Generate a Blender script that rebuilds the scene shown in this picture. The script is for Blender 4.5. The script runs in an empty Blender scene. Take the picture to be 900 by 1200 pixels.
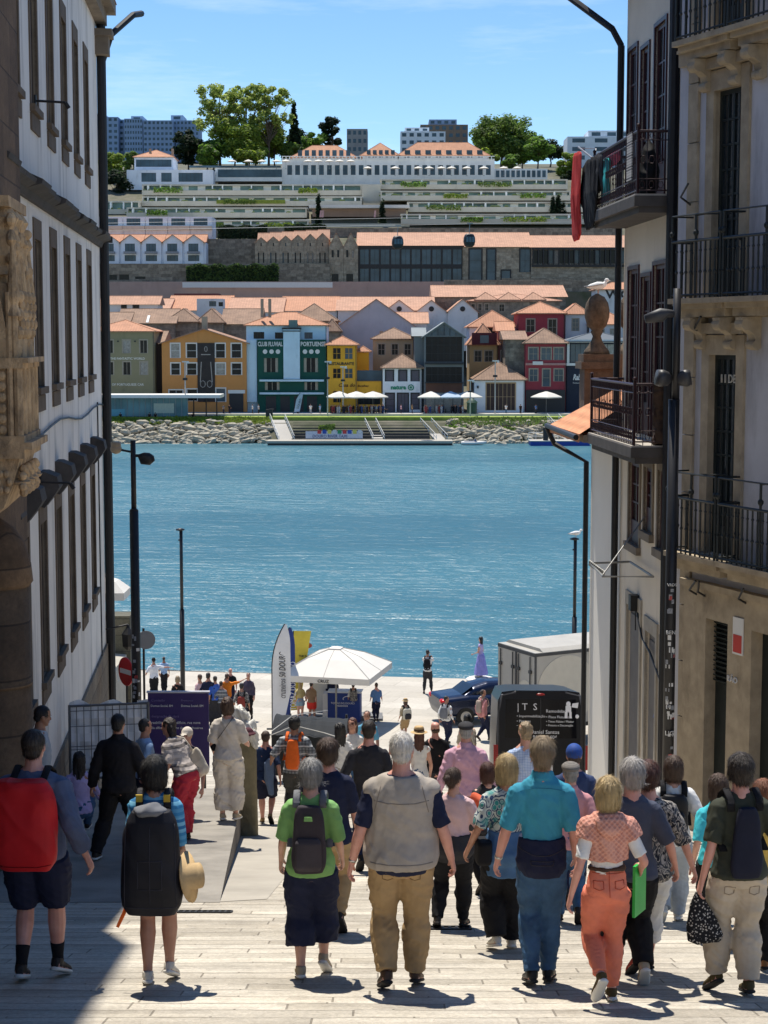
import bpy, math, random
import numpy as np
from mathutils import Vector, Matrix, Euler, noise as mnoise
R = math.radians
random.seed(7)
S = bpy.context.scene
COL = S.collection
# ------------------------------------------------------------------ camera: eye 17.8 m above the river, looking slightly down
CZ = 17.8
PITCH = R(5.8)
FPX = 2000.0
cP, sP = math.cos(PITCH), math.sin(PITCH)
cam = bpy.data.cameras.new('camera'); camo = bpy.data.objects.new('camera', cam); COL.objects.link(camo)
camo.location = (0, 0, CZ); camo.rotation_euler = (math.pi/2 - PITCH, 0, 0)
cam.sensor_fit = 'VERTICAL'; cam.sensor_height = 36; cam.sensor_width = 27; cam.lens = 36*FPX/1200
cam.clip_start = 0.1; cam.clip_end = 6000
S.camera = camo

def ray(px, py):
    u = (px-450)/FPX; v = (py-600)/FPX
    k = cP - v*sP
    return u/k, (-sP - v*cP)/k           # x and z per metre of depth
def at(px, py, Y):
    a, b = ray(px, py); return Vector((a*Y, Y, CZ + b*Y))
def zat(py, Y): return at(450, py, Y).z
def xat(px, Y, py=480): return at(px, py, Y).x

_gp = [(-30, 4.76), (0, -1.9), (46, -12.1), (52, -13.1), (58, -13.5), (72, -14.0), (90, -14.0)]
def gz(Y):
    for (a, za), (b, zb) in zip(_gp, _gp[1:]):
        if Y <= b: return CZ + za + (zb-za)*(Y-a)/(b-a)
    return CZ - 14.0
TER = (16.3, 27.4)
def tz(Y): return gz(16.3) + 0.004 - 0.165*(Y-16.3)
def ground_hit(px, py, fn=gz):
    a, b = ray(px, py); lo, hi = 2.0, 90.0
    for _ in range(60):
        m = (lo+hi)/2
        if CZ + b*m > fn(m): lo = m
        else: hi = m
    return Vector((a*lo, lo, fn(lo)))
def head_hit(px, py, H, fn=gz):
    a, b = ray(px, py); lo, hi = 2.0, 90.0
    for _ in range(60):
        m = (lo+hi)/2
        if CZ + b*m > fn(m) + H: lo = m
        else: hi = m
    return Vector((a*lo, lo, fn(lo)))

# ------------------------------------------------------------------ light
w = bpy.data.worlds.new('World'); S.world = w; w.use_nodes = True
nt = w.node_tree; nt.nodes.clear()
sky = nt.nodes.new('ShaderNodeTexSky'); sky.sky_type = 'NISHITA'; sky.sun_disc = False
SUN_EL, SUN_AZ = R(68), R(-21)
sky.sun_elevation = SUN_EL; sky.sun_rotation = SUN_AZ
sky.altitude = 50; sky.air_density = 0.85; sky.dust_density = 0.0; sky.ozone_density = 3.0
bgn = nt.nodes.new('ShaderNodeBackground'); bgn.inputs[1].default_value = 0.095
wo = nt.nodes.new('ShaderNodeOutputWorld')
tcw = nt.nodes.new('ShaderNodeTexCoord'); mpw = nt.nodes.new('ShaderNodeMapping'); mpw.inputs['Scale'].default_value = (2.2, 2.2, 16)
nzw = nt.nodes.new('ShaderNodeTexNoise'); nzw.inputs['Scale'].default_value = 2.6; nzw.inputs['Detail'].default_value = 6; nzw.inputs['Roughness'].default_value = .62
rpw = nt.nodes.new('ShaderNodeValToRGB'); rpw.color_ramp.elements[0].position = .52; rpw.color_ramp.elements[1].position = .86; rpw.color_ramp.elements[1].color = (.34, .34, .34, 1)
mxw = nt.nodes.new('ShaderNodeMix'); mxw.data_type = 'RGBA'; mxw.inputs[7].default_value = (9, 9.4, 10, 1)          # faint high cloud
nt.links.new(tcw.outputs['Generated'], mpw.inputs[0]); nt.links.new(mpw.outputs[0], nzw.inputs['Vector']); nt.links.new(nzw.outputs['Fac'], rpw.inputs[0])
hsw = nt.nodes.new('ShaderNodeHueSaturation'); hsw.inputs['Saturation'].default_value = 1.16; hsw.inputs['Value'].default_value = 1.10; nt.links.new(sky.outputs[0], hsw.inputs['Color'])
nt.links.new(rpw.outputs[0], mxw.inputs[0]); nt.links.new(hsw.outputs[0], mxw.inputs[6]); nt.links.new(mxw.outputs[2], bgn.inputs[0]); nt.links.new(bgn.outputs[0], wo.inputs[0])
sl = bpy.data.lights.new('sun', 'SUN'); so = bpy.data.objects.new('sun', sl); COL.objects.link(so)
sl.energy = 4.2; sl.angle = R(0.53); sl.color = (1, .94, .84)
sdir = Vector((math.sin(SUN_AZ)*math.cos(SUN_EL), math.cos(SUN_AZ)*math.cos(SUN_EL), math.sin(SUN_EL)))
so.rotation_euler = sdir.to_track_quat('Z', 'Y').to_euler(); so.location = (0, 0, 200)
S.view_settings.view_transform = 'Standard'; S.view_settings.look = 'None'
S.view_settings.exposure = 0.6; S.view_settings.gamma = 1
S.cycles.use_denoising = True
S.cycles.max_bounces = 6; S.cycles.diffuse_bounces = 3; S.cycles.glossy_bounces = 3; S.cycles.transmission_bounces = 4
S.cycles.sample_clamp_indirect = 6

# ------------------------------------------------------------------ materials
MATS = {}
def srgb(c):
    return tuple(((x/255.0)/12.92 if x/255.0 <= .04045 else ((x/255.0+.055)/1.055)**2.4) for x in c)
class NB:
    def __init__(s, name):
        s.m = bpy.data.materials.new(name); s.m.use_nodes = True; s.t = s.m.node_tree; s.n = s.t.nodes
        s.p = s.n['Principled BSDF']; s.tc = s.n.new('ShaderNodeTexCoord'); s.co = s.tc.outputs['Object']
    def link(s, a, b): s.t.links.new(a, b)
    def mapping(s, scale=(1,1,1), rot=(0,0,0), src=None):
        m = s.n.new('ShaderNodeMapping'); m.inputs['Scale'].default_value = scale; m.inputs['Rotation'].default_value = rot
        s.link(src or s.co, m.inputs[0]); return m.outputs[0]
    def noise(s, scale, detail=3, rough=.55, vec=None, dist=0):
        t = s.n.new('ShaderNodeTexNoise'); t.inputs['Scale'].default_value = scale; t.inputs['Detail'].default_value = detail
        t.inputs['Roughness'].default_value = rough; t.inputs['Distortion'].default_value = dist
        s.link(vec or s.co, t.inputs['Vector']); return t.outputs['Fac']
    def wave(s, scale, vec=None, dist=0, axis='X', prof='SIN', dscale=1, detail=2):
        t = s.n.new('ShaderNodeTexWave'); t.bands_direction = axis; t.wave_profile = prof
        t.inputs['Scale'].default_value = scale; t.inputs['Distortion'].default_value = dist
        t.inputs['Detail Scale'].default_value = dscale; t.inputs['Detail'].default_value = detail
        s.link(vec or s.co, t.inputs['Vector']); return t.outputs['Fac']
    def vor(s, scale, vec=None, feature='F1', out='Distance', rand=1):
        t = s.n.new('ShaderNodeTexVoronoi'); t.feature = feature; t.inputs['Scale'].default_value = scale
        if 'Randomness' in t.inputs: t.inputs['Randomness'].default_value = rand
        s.link(vec or s.co, t.inputs['Vector']); return t.outputs[out]
    def brick(s, bw, rh, mortar, vec, c1, c2, cm, offset=.5, freq=2):
        t = s.n.new('ShaderNodeTexBrick'); t.inputs['Scale'].default_value = 1
        t.inputs['Brick Width'].default_value = bw; t.inputs['Row Height'].default_value = rh
        t.inputs['Mortar Size'].default_value = mortar; t.inputs['Mortar Smooth'].default_value = .3
        t.offset = offset; t.offset_frequency = freq; t.squash_frequency = 3; t.squash = .8
        for k, c in (('Color1', c1), ('Color2', c2), ('Mortar', cm)): t.inputs[k].default_value = (*c, 1)
        s.link(vec, t.inputs['Vector']); return t
    def ramp(s, fac, stops, interp='LINEAR'):
        r = s.n.new('ShaderNodeValToRGB'); r.color_ramp.interpolation = interp
        e = r.color_ramp.elements
        while len(e) < len(stops): e.new(.5)
        for el, (p, c) in zip(e, stops):
            el.position = p; el.color = (*c, 1) if len(c) == 3 else c
        s.link(fac, r.inputs[0]); return r.outputs[0]
    def mix(s, fac, a, b, mode='MIX'):
        m = s.n.new('ShaderNodeMix'); m.data_type = 'RGBA'; m.blend_type = mode
        for inp, val in ((m.inputs[0], fac), (m.inputs[6], a), (m.inputs[7], b)):
            if isinstance(val, (int, float)): inp.default_value = val
            elif isinstance(val, tuple): inp.default_value = (*val, 1)
            else: s.link(val, inp)
        return m.outputs[2]
    def math(s, op, a, b=0.0):
        m = s.n.new('ShaderNodeMath'); m.operation = op
        for inp, val in ((m.inputs[0], a), (m.inputs[1], b)):
            if isinstance(val, (int, float)): inp.default_value = val
            else: s.link(val, inp)
        return m.outputs[0]
    def sep(s, vec=None):
        m = s.n.new('ShaderNodeSeparateXYZ'); s.link(vec or s.co, m.inputs[0]); return m.outputs
    def comb(s, x, y, z):
        m = s.n.new('ShaderNodeCombineXYZ')
        for inp, val in zip(m.inputs, (x, y, z)):
            if isinstance(val, (int, float)): inp.default_value = val
            else: s.link(val, inp)
        return m.outputs[0]
    def base(s, c):
        if isinstance(c, tuple): s.p.inputs['Base Color'].default_value = (*c, 1)
        else: s.link(c, s.p.inputs['Base Color'])
    def rough(s, r):
        if isinstance(r, (int, float)): s.p.inputs['Roughness'].default_value = r
        else: s.link(r, s.p.inputs['Roughness'])
    def bump(s, h, strength=.3, dist=.02):
        b = s.n.new('ShaderNodeBump'); b.inputs['Strength'].default_value = strength; b.inputs['Distance'].default_value = dist
        s.link(h, b.inputs['Height']); s.link(b.outputs[0], s.p.inputs['Normal'])
def sc(c, k): return tuple(min(1, max(0, x*k)) for x in c)
def M(name, c, rough=.75, var=.18, vs=3, bump=.25, bs=40, bd=.01, metal=0, spec=.4, stretch=(1,1,1), dirt=None):
    """plain surface: base colour broken up by noise, with fine relief"""
    if name in MATS: return MATS[name]
    b = NB(name); v = b.mapping(stretch)
    n = b.noise(vs, 5, .6, v)
    col = b.ramp(n, [(.28, sc(c, 1-var)), (.72, sc(c, 1+var))])
    if dirt:
        dn = b.noise(dirt[0], 6, .7, b.mapping(dirt[3] if len(dirt) > 3 else (1,1,.25)))
        f = b.ramp(dn, [(dirt[1], (0,0,0)), (dirt[1]+.2, (1,1,1))])
        col = b.mix(b.math('MULTIPLY', f, dirt[4] if len(dirt) > 4 else .6), col, dirt[2])
    b.base(col); b.rough(rough); b.p.inputs['Metallic'].default_value = metal
    b.p.inputs['Specular IOR Level'].default_value = spec
    if bump: b.bump(b.noise(bs, 4, .6, v), bump, bd)
    MATS[name] = b.m; return b.m
def glass(name, c=(.02, .026, .03), rough=.06, spec=.5):
    if name in MATS: return MATS[name]
    b = NB(name)
    n = b.noise(.25, 2)
    b.base(b.ramp(n, [(.35, sc(c, .75)), (.65, sc(c, 1.3))])); b.rough(rough); b.p.inputs['Specular IOR Level'].default_value = spec
    b.bump(b.noise(1.2, 1), .05, .05)
    MATS[name] = b.m; return b.m
def tiles(name, c, spacing=.22, var=.25, along='X'):
    """clay roof tiles: ribs running down the slope with courses across"""
    if name in MATS: return MATS[name]
    b = NB(name)
    wv = b.wave(.314/spacing, None, .3, along)
    n = b.noise(.55, 6, .7); n2 = b.noise(5, 4, .7)
    col = b.ramp(n, [(.3, sc(c, 1-var)), (.7, sc(c, 1+var))])
    col = b.mix(b.ramp(n2, [(.42, (0,0,0)), (.72, (.65,.65,.65))]), col, (c[0]*.5, c[1]*.5, c[2]*.52))
    col = b.mix(b.math('MULTIPLY', wv, .25), col, sc(c, .55))
    b.base(col); b.rough(.85); b.bump(wv, .5, .05)
    MATS[name] = b.m; return b.m

# ------------------------------------------------------------------ mesh builder
def frame_of(d):
    d = d.normalized(); a = Vector((0,0,1)) if abs(d.z) < .9 else Vector((0,1,0))
    x = d.cross(a).normalized(); y = x.cross(d).normalized(); return x, y
class MB:
    def __init__(s, M=None): s.v = []; s.f = []; s.m = []; s.M = M
    def add(s, vs, fs, mi=0):
        o = len(s.v)
        if s.M is not None: vs = [s.M @ Vector(p) for p in vs]
        s.v.extend([tuple(p) for p in vs]); s.f.extend([tuple(i+o for i in f) for f in fs]); s.m.extend([mi]*len(fs))
    def box(s, x0, x1, y0, y1, z0, z1, mi=0):
        if x0 > x1: x0, x1 = x1, x0
        if y0 > y1: y0, y1 = y1, y0
        if z0 > z1: z0, z1 = z1, z0
        s.add([(x0,y0,z0),(x1,y0,z0),(x1,y1,z0),(x0,y1,z0),(x0,y0,z1),(x1,y0,z1),(x1,y1,z1),(x0,y1,z1)],
              [(0,3,2,1),(4,5,6,7),(0,1,5,4),(1,2,6,5),(2,3,7,6),(3,0,4,7)], mi); return s
    def poly(s, pts, mi=0): s.add(pts, [tuple(range(len(pts)))], mi); return s
    def prism(s, pts, y0, y1, mi=0, axis='y'):
        """polygon in (a,b) extruded: axis y -> (a,y,b); axis x -> (x,a,b); axis z -> (a,b,z)"""
        f = {'y': lambda a,b,t: (a,t,b), 'x': lambda a,b,t: (t,a,b), 'z': lambda a,b,t: (a,b,t)}[axis]
        n = len(pts)
        ar = sum(pts[i][0]*pts[(i+1)%n][1]-pts[(i+1)%n][0]*pts[i][1] for i in range(n))
        if ar < 0: pts = pts[::-1]
        vs = [f(a,b,y0) for a,b in pts] + [f(a,b,y1) for a,b in pts]
        fs = [tuple(range(n)), tuple(range(2*n-1, n-1, -1))] + [(i, n+i, n+(i+1)%n, (i+1)%n) for i in range(n)]
        if axis in 'xz': fs = [g[::-1] for g in fs]
        s.add(vs, fs, mi); return s
    def loft(s, C, rx, ry=None, n=12, mi=0, frames=None, cap=True, sq=1.0):
        """closed skin through elliptical rings; sq<1 squares the section"""
        C = [Vector(c) for c in C]; k = len(C)
        rx = rx if hasattr(rx, '__len__') else [rx]*k
        ry = rx if ry is None else (ry if hasattr(ry, '__len__') else [ry]*k)
        vs = []; X = Y = None
        for i, c in enumerate(C):
            if frames is not None: X, Y = frames if not isinstance(frames, list) else frames[i]
            else:
                d = (C[min(i+1,k-1)]-C[max(i-1,0)])
                if d.length < 1e-9: d = Vector((0,0,1))
                d.normalize()
                if X is None: X, Y = frame_of(d)
                else:
                    X = (X - d*X.dot(d)).normalized(); Y = X.cross(d).normalized()
            for j in range(n):
                a = 2*math.pi*j/n; ca, sa = math.cos(a), math.sin(a)
                if sq != 1: ca = math.copysign(abs(ca)**sq, ca); sa = math.copysign(abs(sa)**sq, sa)
                vs.append(c + X*(rx[i]*ca) + Y*(ry[i]*sa))
        fs = []
        for i in range(k-1):
            for j in range(n):
                a, b = i*n+j, i*n+(j+1)%n; fs.append((a, b, b+n, a+n))
        if cap: fs.append(tuple(range(n-1,-1,-1))); fs.append(tuple(range((k-1)*n, k*n)))
        s.add(vs, fs, mi); return s
    def cyl(s, p0, p1, r0, r1=None, n=8, mi=0): return s.loft([p0, p1], [r0, r0 if r1 is None else r1], n=n, mi=mi)
    def tube(s, pts, r, n=6, mi=0): return s.loft(pts, r, n=n, mi=mi)
    def lathe(s, prof, c=(0,0,0), n=16, mi=0):
        vs = []; fs = []
        for r, z in prof:
            for j in range(n):
                a = 2*math.pi*j/n; vs.append((c[0]+r*math.cos(a), c[1]+r*math.sin(a), c[2]+z))
        for i in range(len(prof)-1):
            for j in range(n):
                a, b = i*n+j, i*n+(j+1)%n; fs.append((a, b, b+n, a+n))
        fs.append(tuple(range(n-1,-1,-1))); fs.append(tuple(range((len(prof)-1)*n, len(prof)*n)))
        s.add(vs, fs, mi); return s
    def ell(s, c, r, n=14, k=9, mi=0):
        prof = [(math.sin(math.pi*i/k), -math.cos(math.pi*i/k)) for i in range(k+1)]
        prof[0] = (.02, -1); prof[-1] = (.02, 1)
        vs = []; fs = []
        for q, z in prof:
            for j in range(n):
                a = 2*math.pi*j/n; vs.append((c[0]+r[0]*q*math.cos(a), c[1]+r[1]*q*math.sin(a), c[2]+r[2]*z))
        for i in range(k):
            for j in range(n):
                a, b = i*n+j, i*n+(j+1)%n; fs.append((a, b, b+n, a+n))
        fs.append(tuple(range(n-1,-1,-1))); fs.append(tuple(range(k*n, (k+1)*n)))
        s.add(vs, fs, mi); return s
    def mesh(s, name, mats):
        me = bpy.data.meshes.new(name); me.from_pydata(s.v, [], s.f)
        for m in mats: me.materials.append(m)
        if len(mats) > 1: me.polygons.foreach_set('material_index', s.m)
        me.update(); return me
    def build(s, name, mats, parent=None, loc=None, rot=None, smooth=False):
        if not isinstance(mats, (list, tuple)): mats = [mats]
        me = s.mesh(name, mats)
        if smooth: me.polygons.foreach_set('use_smooth', [True]*len(me.polygons)); me.update()
        o = bpy.data.objects.new(name, me); COL.objects.link(o)
        if parent is not None: o.parent = parent
        if loc is not None: o.location = loc
        if rot is not None: o.rotation_euler = rot
        return o
def tag(o, label, cat, group=None):
    o['label'] = label; o['category'] = cat
    if group: o['group'] = group
    return o
def struct(o, kind='structure'): o['kind'] = kind; return o
def thing(name, label, cat, loc=(0,0,0), rz=0, group=None):
    o = bpy.data.objects.new(name, None); COL.objects.link(o); o.empty_display_size = .1
    o.location = loc; o.rotation_euler = (0, 0, rz); return tag(o, label, cat, group)
def dup(root, loc, rz=None, label=None, scale=None):
    r = root.copy(); COL.objects.link(r); r.location = loc
    if rz is not None: r.rotation_euler = (0, 0, rz)
    if label: r['label'] = label
    if scale: r.scale = scale
    for ch in list(root.children):
        c = ch.copy(); COL.objects.link(c); c.parent = r
        for g in list(ch.children):
            d = g.copy(); COL.objects.link(d); d.parent = c
    return r
def text(s, width, mat, parent, loc, rot=(math.pi/2,0,0), name='lettering', height=None, depth=.01, align='LEFT', shear=0, bold=0):
    """lettering turned into a mesh, scaled to the given width"""
    cu = bpy.data.curves.new(name, 'FONT'); cu.body = s; cu.size = 1; cu.extrude = .02; cu.shear = shear; cu.offset = bold
    cu.resolution_u = 2
    o = bpy.data.objects.new(name, cu); COL.objects.link(o)
    dg = bpy.context.evaluated_depsgraph_get(); me = bpy.data.meshes.new_from_object(o.evaluated_get(dg))
    bpy.data.objects.remove(o); bpy.data.curves.remove(cu)
    xs = [v.co.x for v in me.vertices]; ys = [v.co.y for v in me.vertices]
    W = max(xs)-min(xs); Hh = max(ys)-min(ys); k = width/W; ky = k if height is None else height/Hh
    for v in me.vertices:
        v.co = ((v.co.x-min(xs))*k, (v.co.y-min(ys))*ky, v.co.z/.02*depth)
    me.materials.append(mat); me.name = name
    o = bpy.data.objects.new(name, me); COL.objects.link(o); o.parent = parent; o.location = loc; o.rotation_euler = rot
    return o
# ------------------------------------------------------------------ people
def fold(me, amp, seed, freq=16.0, vert=0.0, mask=None):
    """cloth folds: ridged sine sums pushed along the normals"""
    n = len(me.vertices); co = np.empty(n*3, np.float32); no = np.empty(n*3, np.float32)
    me.vertices.foreach_get('co', co); me.vertex_normals.foreach_get('vector', no)
    co = co.reshape(-1,3); no = no.reshape(-1,3); rg = np.random.RandomState(seed)
    x, y, z = co[:,0], co[:,1], co[:,2]; d = np.zeros(n, np.float32)
    for k in range(4):
        f = freq*(1.55**k); a = rg.uniform(0, 6.28, 4); u = rg.uniform(-.8, .8, 2)
        ph = f*((1-vert)*z*.9 + u[0]*x + u[1]*y + vert*1.2*(x+.6*y)) + 1.7*np.sin(f*.37*(x*1.3-y+z*.5)+a[0]) + a[1]
        d += (1-2*np.abs(np.sin(ph*.5)))*(.5+.5*np.sin(f*.21*(x+z)+a[2]))/(1.45**k)
    d *= amp
    if mask is not None: d *= mask(x, y, z)
    co += no*d[:,None]; me.vertices.foreach_set('co', co.ravel()); me.update()
def fuse(mb, name, vox, mats, parent, smooth=2, fo=None, append=None):
    """join overlapping volumes into one continuous skin"""
    if not isinstance(mats, (list, tuple)): mats = [mats]
    o = mb.build(name, mats, parent)
    md = o.modifiers.new('r', 'REMESH'); md.mode = 'VOXEL'; md.voxel_size = vox; md.use_smooth_shade = True
    if smooth:
        m2 = o.modifiers.new('s', 'SMOOTH'); m2.iterations = smooth; m2.factor = .5
    dg = bpy.context.evaluated_depsgraph_get()
    me = bpy.data.meshes.new_from_object(o.evaluated_get(dg)); me.name = name
    o.modifiers.clear(); old = o.data; o.data = me; bpy.data.meshes.remove(old)
    if not me.materials:
        for m in mats: me.materials.append(m)
    if fo: fold(me, *fo)
    if append is not None and append.v:
        n0 = len(me.vertices); v = [tuple(q.co) for q in me.vertices]; f = [tuple(p.vertices) for p in me.polygons]
        nf = len(f)
        v += append.v; f += [tuple(i+n0 for i in g) for g in append.f]
        m3 = bpy.data.meshes.new(name); m3.from_pydata(v, [], f)
        for m in mats: m3.materials.append(m)
        if len(mats) > 1: m3.polygons.foreach_set('material_index', [0]*nf + append.m)
        m3.polygons.foreach_set('use_smooth', [True]*len(f)); m3.update(); o.data = m3; bpy.data.meshes.remove(me)
    return o
SKIN = {'fair': (.60,.34,.25), 'tan': (.46,.24,.16), 'olive': (.36,.19,.12), 'pink': (.62,.32,.25)}
def skin(k):
    nm = 'skin_'+k
    if nm in MATS: return MATS[nm]
    b = NB(nm); c = SKIN[k]; n = b.noise(9, 4)
    b.base(b.ramp(n, [(.3, (c[0]*.86, c[1]*.76, c[2]*.72)), (.7, sc(c, 1.08))])); b.rough(.5)
    b.p.inputs['Subsurface Weight'].default_value = .12; b.p.inputs['Subsurface Radius'].default_value = (.012,.005,.003)
    b.bump(b.noise(120, 3), .12, .004); MATS[nm] = b.m; return b.m
HAIRC = {'white': (.62,.58,.52), 'grey': (.30,.29,.275), 'black': (.012,.011,.012), 'dark': (.028,.018,.013), 'brown': (.075,.04,.024),
         'auburn': (.085,.026,.016), 'blond': (.50,.36,.17), 'sandy': (.30,.22,.13), 'red': (.22,.075,.03), 'salt': (.42,.39,.36)}
def hairmat(k):
    nm = 'hair_'+k
    if nm in MATS: return MATS[nm]
    b = NB(nm); c = HAIRC[k]
    st = b.noise(1, 4, .7, b.mapping((60,60,5), (0,0,0)), .4); n2 = b.noise(14, 3)
    col = b.ramp(st, [(.25, sc(c, .45)), (.5, c), (.78, sc(c, 1.55))])
    b.base(b.mix(b.ramp(n2, [(.35,(0,0,0)),(.7,(.45,.45,.45))]), col, sc(c, .55)))
    b.rough(.5); b.bump(st, .7, .02); MATS[nm] = b.m; return b.m
def cloth(nm, c, var=.14, rough=.85, bs=220):
    if nm in MATS: return MATS[nm]
    b = NB(nm); n = b.noise(7, 4, .6); wv = b.noise(bs, 2)
    col = b.ramp(n, [(.3, sc(c, 1-var)), (.7, sc(c, 1+var))]); b.base(col); b.rough(rough); b.p.inputs['Specular IOR Level'].default_value = .25
    b.bump(wv, .25, .004); MATS[nm] = b.m; return b.m
def pattern(nm, kind, c1, c2, c3=None, scale=1.0):
    if nm in MATS: return MATS[nm]
    b = NB(nm); X, Y, Z = b.sep()
    if kind == 'stripes':
        f = b.ramp(b.wave(.314/(.045*scale), None, .25, 'Z'), [(.40,(0,0,0)),(.5,(1,1,1))])
        f2 = b.ramp(b.wave(.314/(.19*scale), None, .2, 'Z'), [(.3,(0,0,0)),(.7,(.7,.7,.7))])
        col = b.mix(f2, b.mix(f, c1, c2), c3 or c1)
    elif kind == 'plaid':
        fx = b.ramp(b.wave(.314/(.055*scale), None, .2, 'X'), [(.45,(0,0,0)),(.6,(1,1,1))])
        fz = b.ramp(b.wave(.314/(.055*scale), None, .2, 'Z'), [(.45,(0,0,0)),(.6,(1,1,1))])
        col = b.mix(b.math('MULTIPLY', fz, .55), b.mix(b.math('MULTIPLY', fx, .55), c1, c2), c2)
        if c3: col = b.mix(b.ramp(b.wave(.314/(.13*scale), None, .2, 'Z'), [(.9,(0,0,0)),(.96,(1,1,1))]), col, c3)
    elif kind == 'paisley':
        v = b.mapping((1,1,.8)); d = b.vor(13/scale, v); rings = b.math('SINE', b.math('MULTIPLY', d, 26.0)); n = b.noise(9, 2)
        col = b.mix(b.ramp(rings, [(.35,(0,0,0)),(.6,(1,1,1))]), c1, c2)
        col = b.mix(b.ramp(d, [(.18,(1,1,1)),(.26,(0,0,0))]), col, c3); col = b.mix(b.ramp(n, [(.5,(0,0,0)),(.62,(.8,.8,.8))]), col, c3)
    elif kind == 'leaves':
        d = b.noise(15/scale, 2, .5, b.mapping((1,1,.7)), 2.2)
        col = b.ramp(d, [(.40, c1), (.46, c2), (.52, c2), (.55, c1), (.64, c3 or c2), (.7, c1)])
    elif kind == 'knit':
        f = b.vor(42/scale, b.mapping((1,1,1), (0, .78, 0)), 'F1', 'Distance', .1)
        col = b.mix(b.ramp(f, [(.3,(0,0,0)),(.6,(1,1,1))]), c1, c2); b.bump(f, .8, .01)
    elif kind == 'dots':
        f = b.vor(60/scale, None, 'F1', 'Distance', .9); col = b.ramp(f, [(.28, c2), (.36, c1)])
    b.base(col); b.rough(.85); b.p.inputs['Specular IOR Level'].default_value = .2; MATS[nm] = b.m; return b.m
# height fraction, half width, half depth, fore-aft shift (all in units of body height)
TORSO = {'m': [(.455,.070,.050,-.004),(.485,.092,.064,-.010),(.52,.098,.068,-.012),(.56,.095,.062,-.004),(.60,.091,.058,.002),(.65,.094,.060,.004),
               (.70,.102,.064,.002),(.745,.108,.064,-.002),(.785,.106,.056,-.005),(.808,.092,.047,-.006),(.830,.060,.038,-.006),(.85,.037,.036,-.002)],
         'f': [(.455,.072,.052,-.004),(.485,.098,.068,-.012),(.52,.104,.072,-.015),(.56,.095,.062,-.006),(.61,.081,.053,.002),(.65,.081,.055,.005),
               (.70,.089,.064,.008),(.745,.094,.062,.004),(.785,.092,.050,-.003),(.808,.080,.043,-.006),(.830,.052,.035,-.006),(.85,.031,.032,-.002)]}
def interp_t(rows, z):
    if z <= rows[0][0]: return rows[0][1:]
    for a, b in zip(rows, rows[1:]):
        if z <= b[0]:
            t = (z-a[0])/(b[0]-a[0]); return tuple(a[i]+(b[i]-a[i])*t for i in (1,2,3))
    return rows[-1][1:]
def ik(a, b, l1, l2, pole):
    d = b-a; L = d.length; L2 = min(L, (l1+l2)*.999); b = a + d.normalized()*L2
    x = (l1*l1-l2*l2+L2*L2)/(2*L2); hgt = math.sqrt(max(0, l1*l1-x*x)); u = d.normalized()
    p = pole - u*pole.dot(u); p.normalize()
    return a + u*x + p*hgt, b
def lerp_path(J, f):
    """point at fraction f along a joint chain"""
    L = [(J[i+1]-J[i]).length for i in range(len(J)-1)]; T = sum(L)*f
    for i, l in enumerate(L):
        if T <= l or i == len(L)-1: return J[i].lerp(J[i+1], min(1, T/l))
        T -= l
def limb(mb, J, radf, f0, f1, n=10, steps=9, add=0.0):
    pts = [lerp_path(J, f0+(f1-f0)*i/steps) for i in range(steps+1)]
    mb.loft(pts, [radf(f0+(f1-f0)*i/steps)+add for i in range(steps+1)], n=n)
def rad_interp(tab, h):
    def f(t):
        for (a, ra), (b, rb) in zip(tab, tab[1:]):
            if t <= b: return h*(ra+(rb-ra)*(t-a)/(b-a))
        return h*tab[-1][1]
    return f
LEG = [(0,.056),(.15,.054),(.3,.046),(.47,.034),(.53,.033),(.65,.036),(.78,.029),(.95,.020),(1.0,.021)]
ARM = [(0,.030),(.15,.030),(.4,.025),(.52,.021),(.62,.023),(.8,.018),(1.0,.0135)]
def hand_mesh(mb, fg, W, d, n, h, curl=.5, near=True):
    """palm into the body mesh, five fingers as chains rooted in it"""
    d = d.normalized(); n = (n - d*n.dot(d)).normalized(); s = d.cross(n)
    if s.y < 0 and abs(s.y) > .2: s = -s
    L = h*.052
    mb.loft([W - d*h*.012, W + d*L*.35, W + d*L*.8, W + d*L*1.05], [h*.013, h*.021, h*.023, h*.019], [h*.012, h*.010, h*.009, h*.007], n=10,
            frames=(s, n))
    if not near:
        mb.loft([W + d*L*.9, W + d*(L*1.5) + n*h*.010, W + d*(L*1.75)+n*h*.024], [h*.019, h*.016, h*.010], [h*.008, h*.008, h*.007], n=8, frames=(s, n)); 
    else:
        for i, (o, ln) in enumerate(((.017,.040),(.006,.045),(-.006,.042),(-.016,.033))):
            p = W + d*L*.85 + s*h*o; pts = [p]; a = curl*.35 + .08*i
            for k, q in enumerate((.42,.34,.26)):
                p = p + (d*math.cos(a) + n*math.sin(a))*h*ln*q*1.0 + s*h*o*.05; pts.append(p); a += curl*.85
            fg.loft(pts, [h*.0056, h*.0053, h*.0047, h*.0034], n=8)
    p = W + d*L*.22 + s*h*.016 + n*h*.002
    q = [p, p + (d*.75+s*.62+n*.25).normalized()*h*.018, p + (d*.95+s*.45+n*.35).normalized()*h*.034, p + (d*1.0+s*.28+n*.45).normalized()*h*.046]
    (fg if near else mb).loft(q, [h*.0085, h*.0075, h*.0062, h*.0045], n=8)
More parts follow.
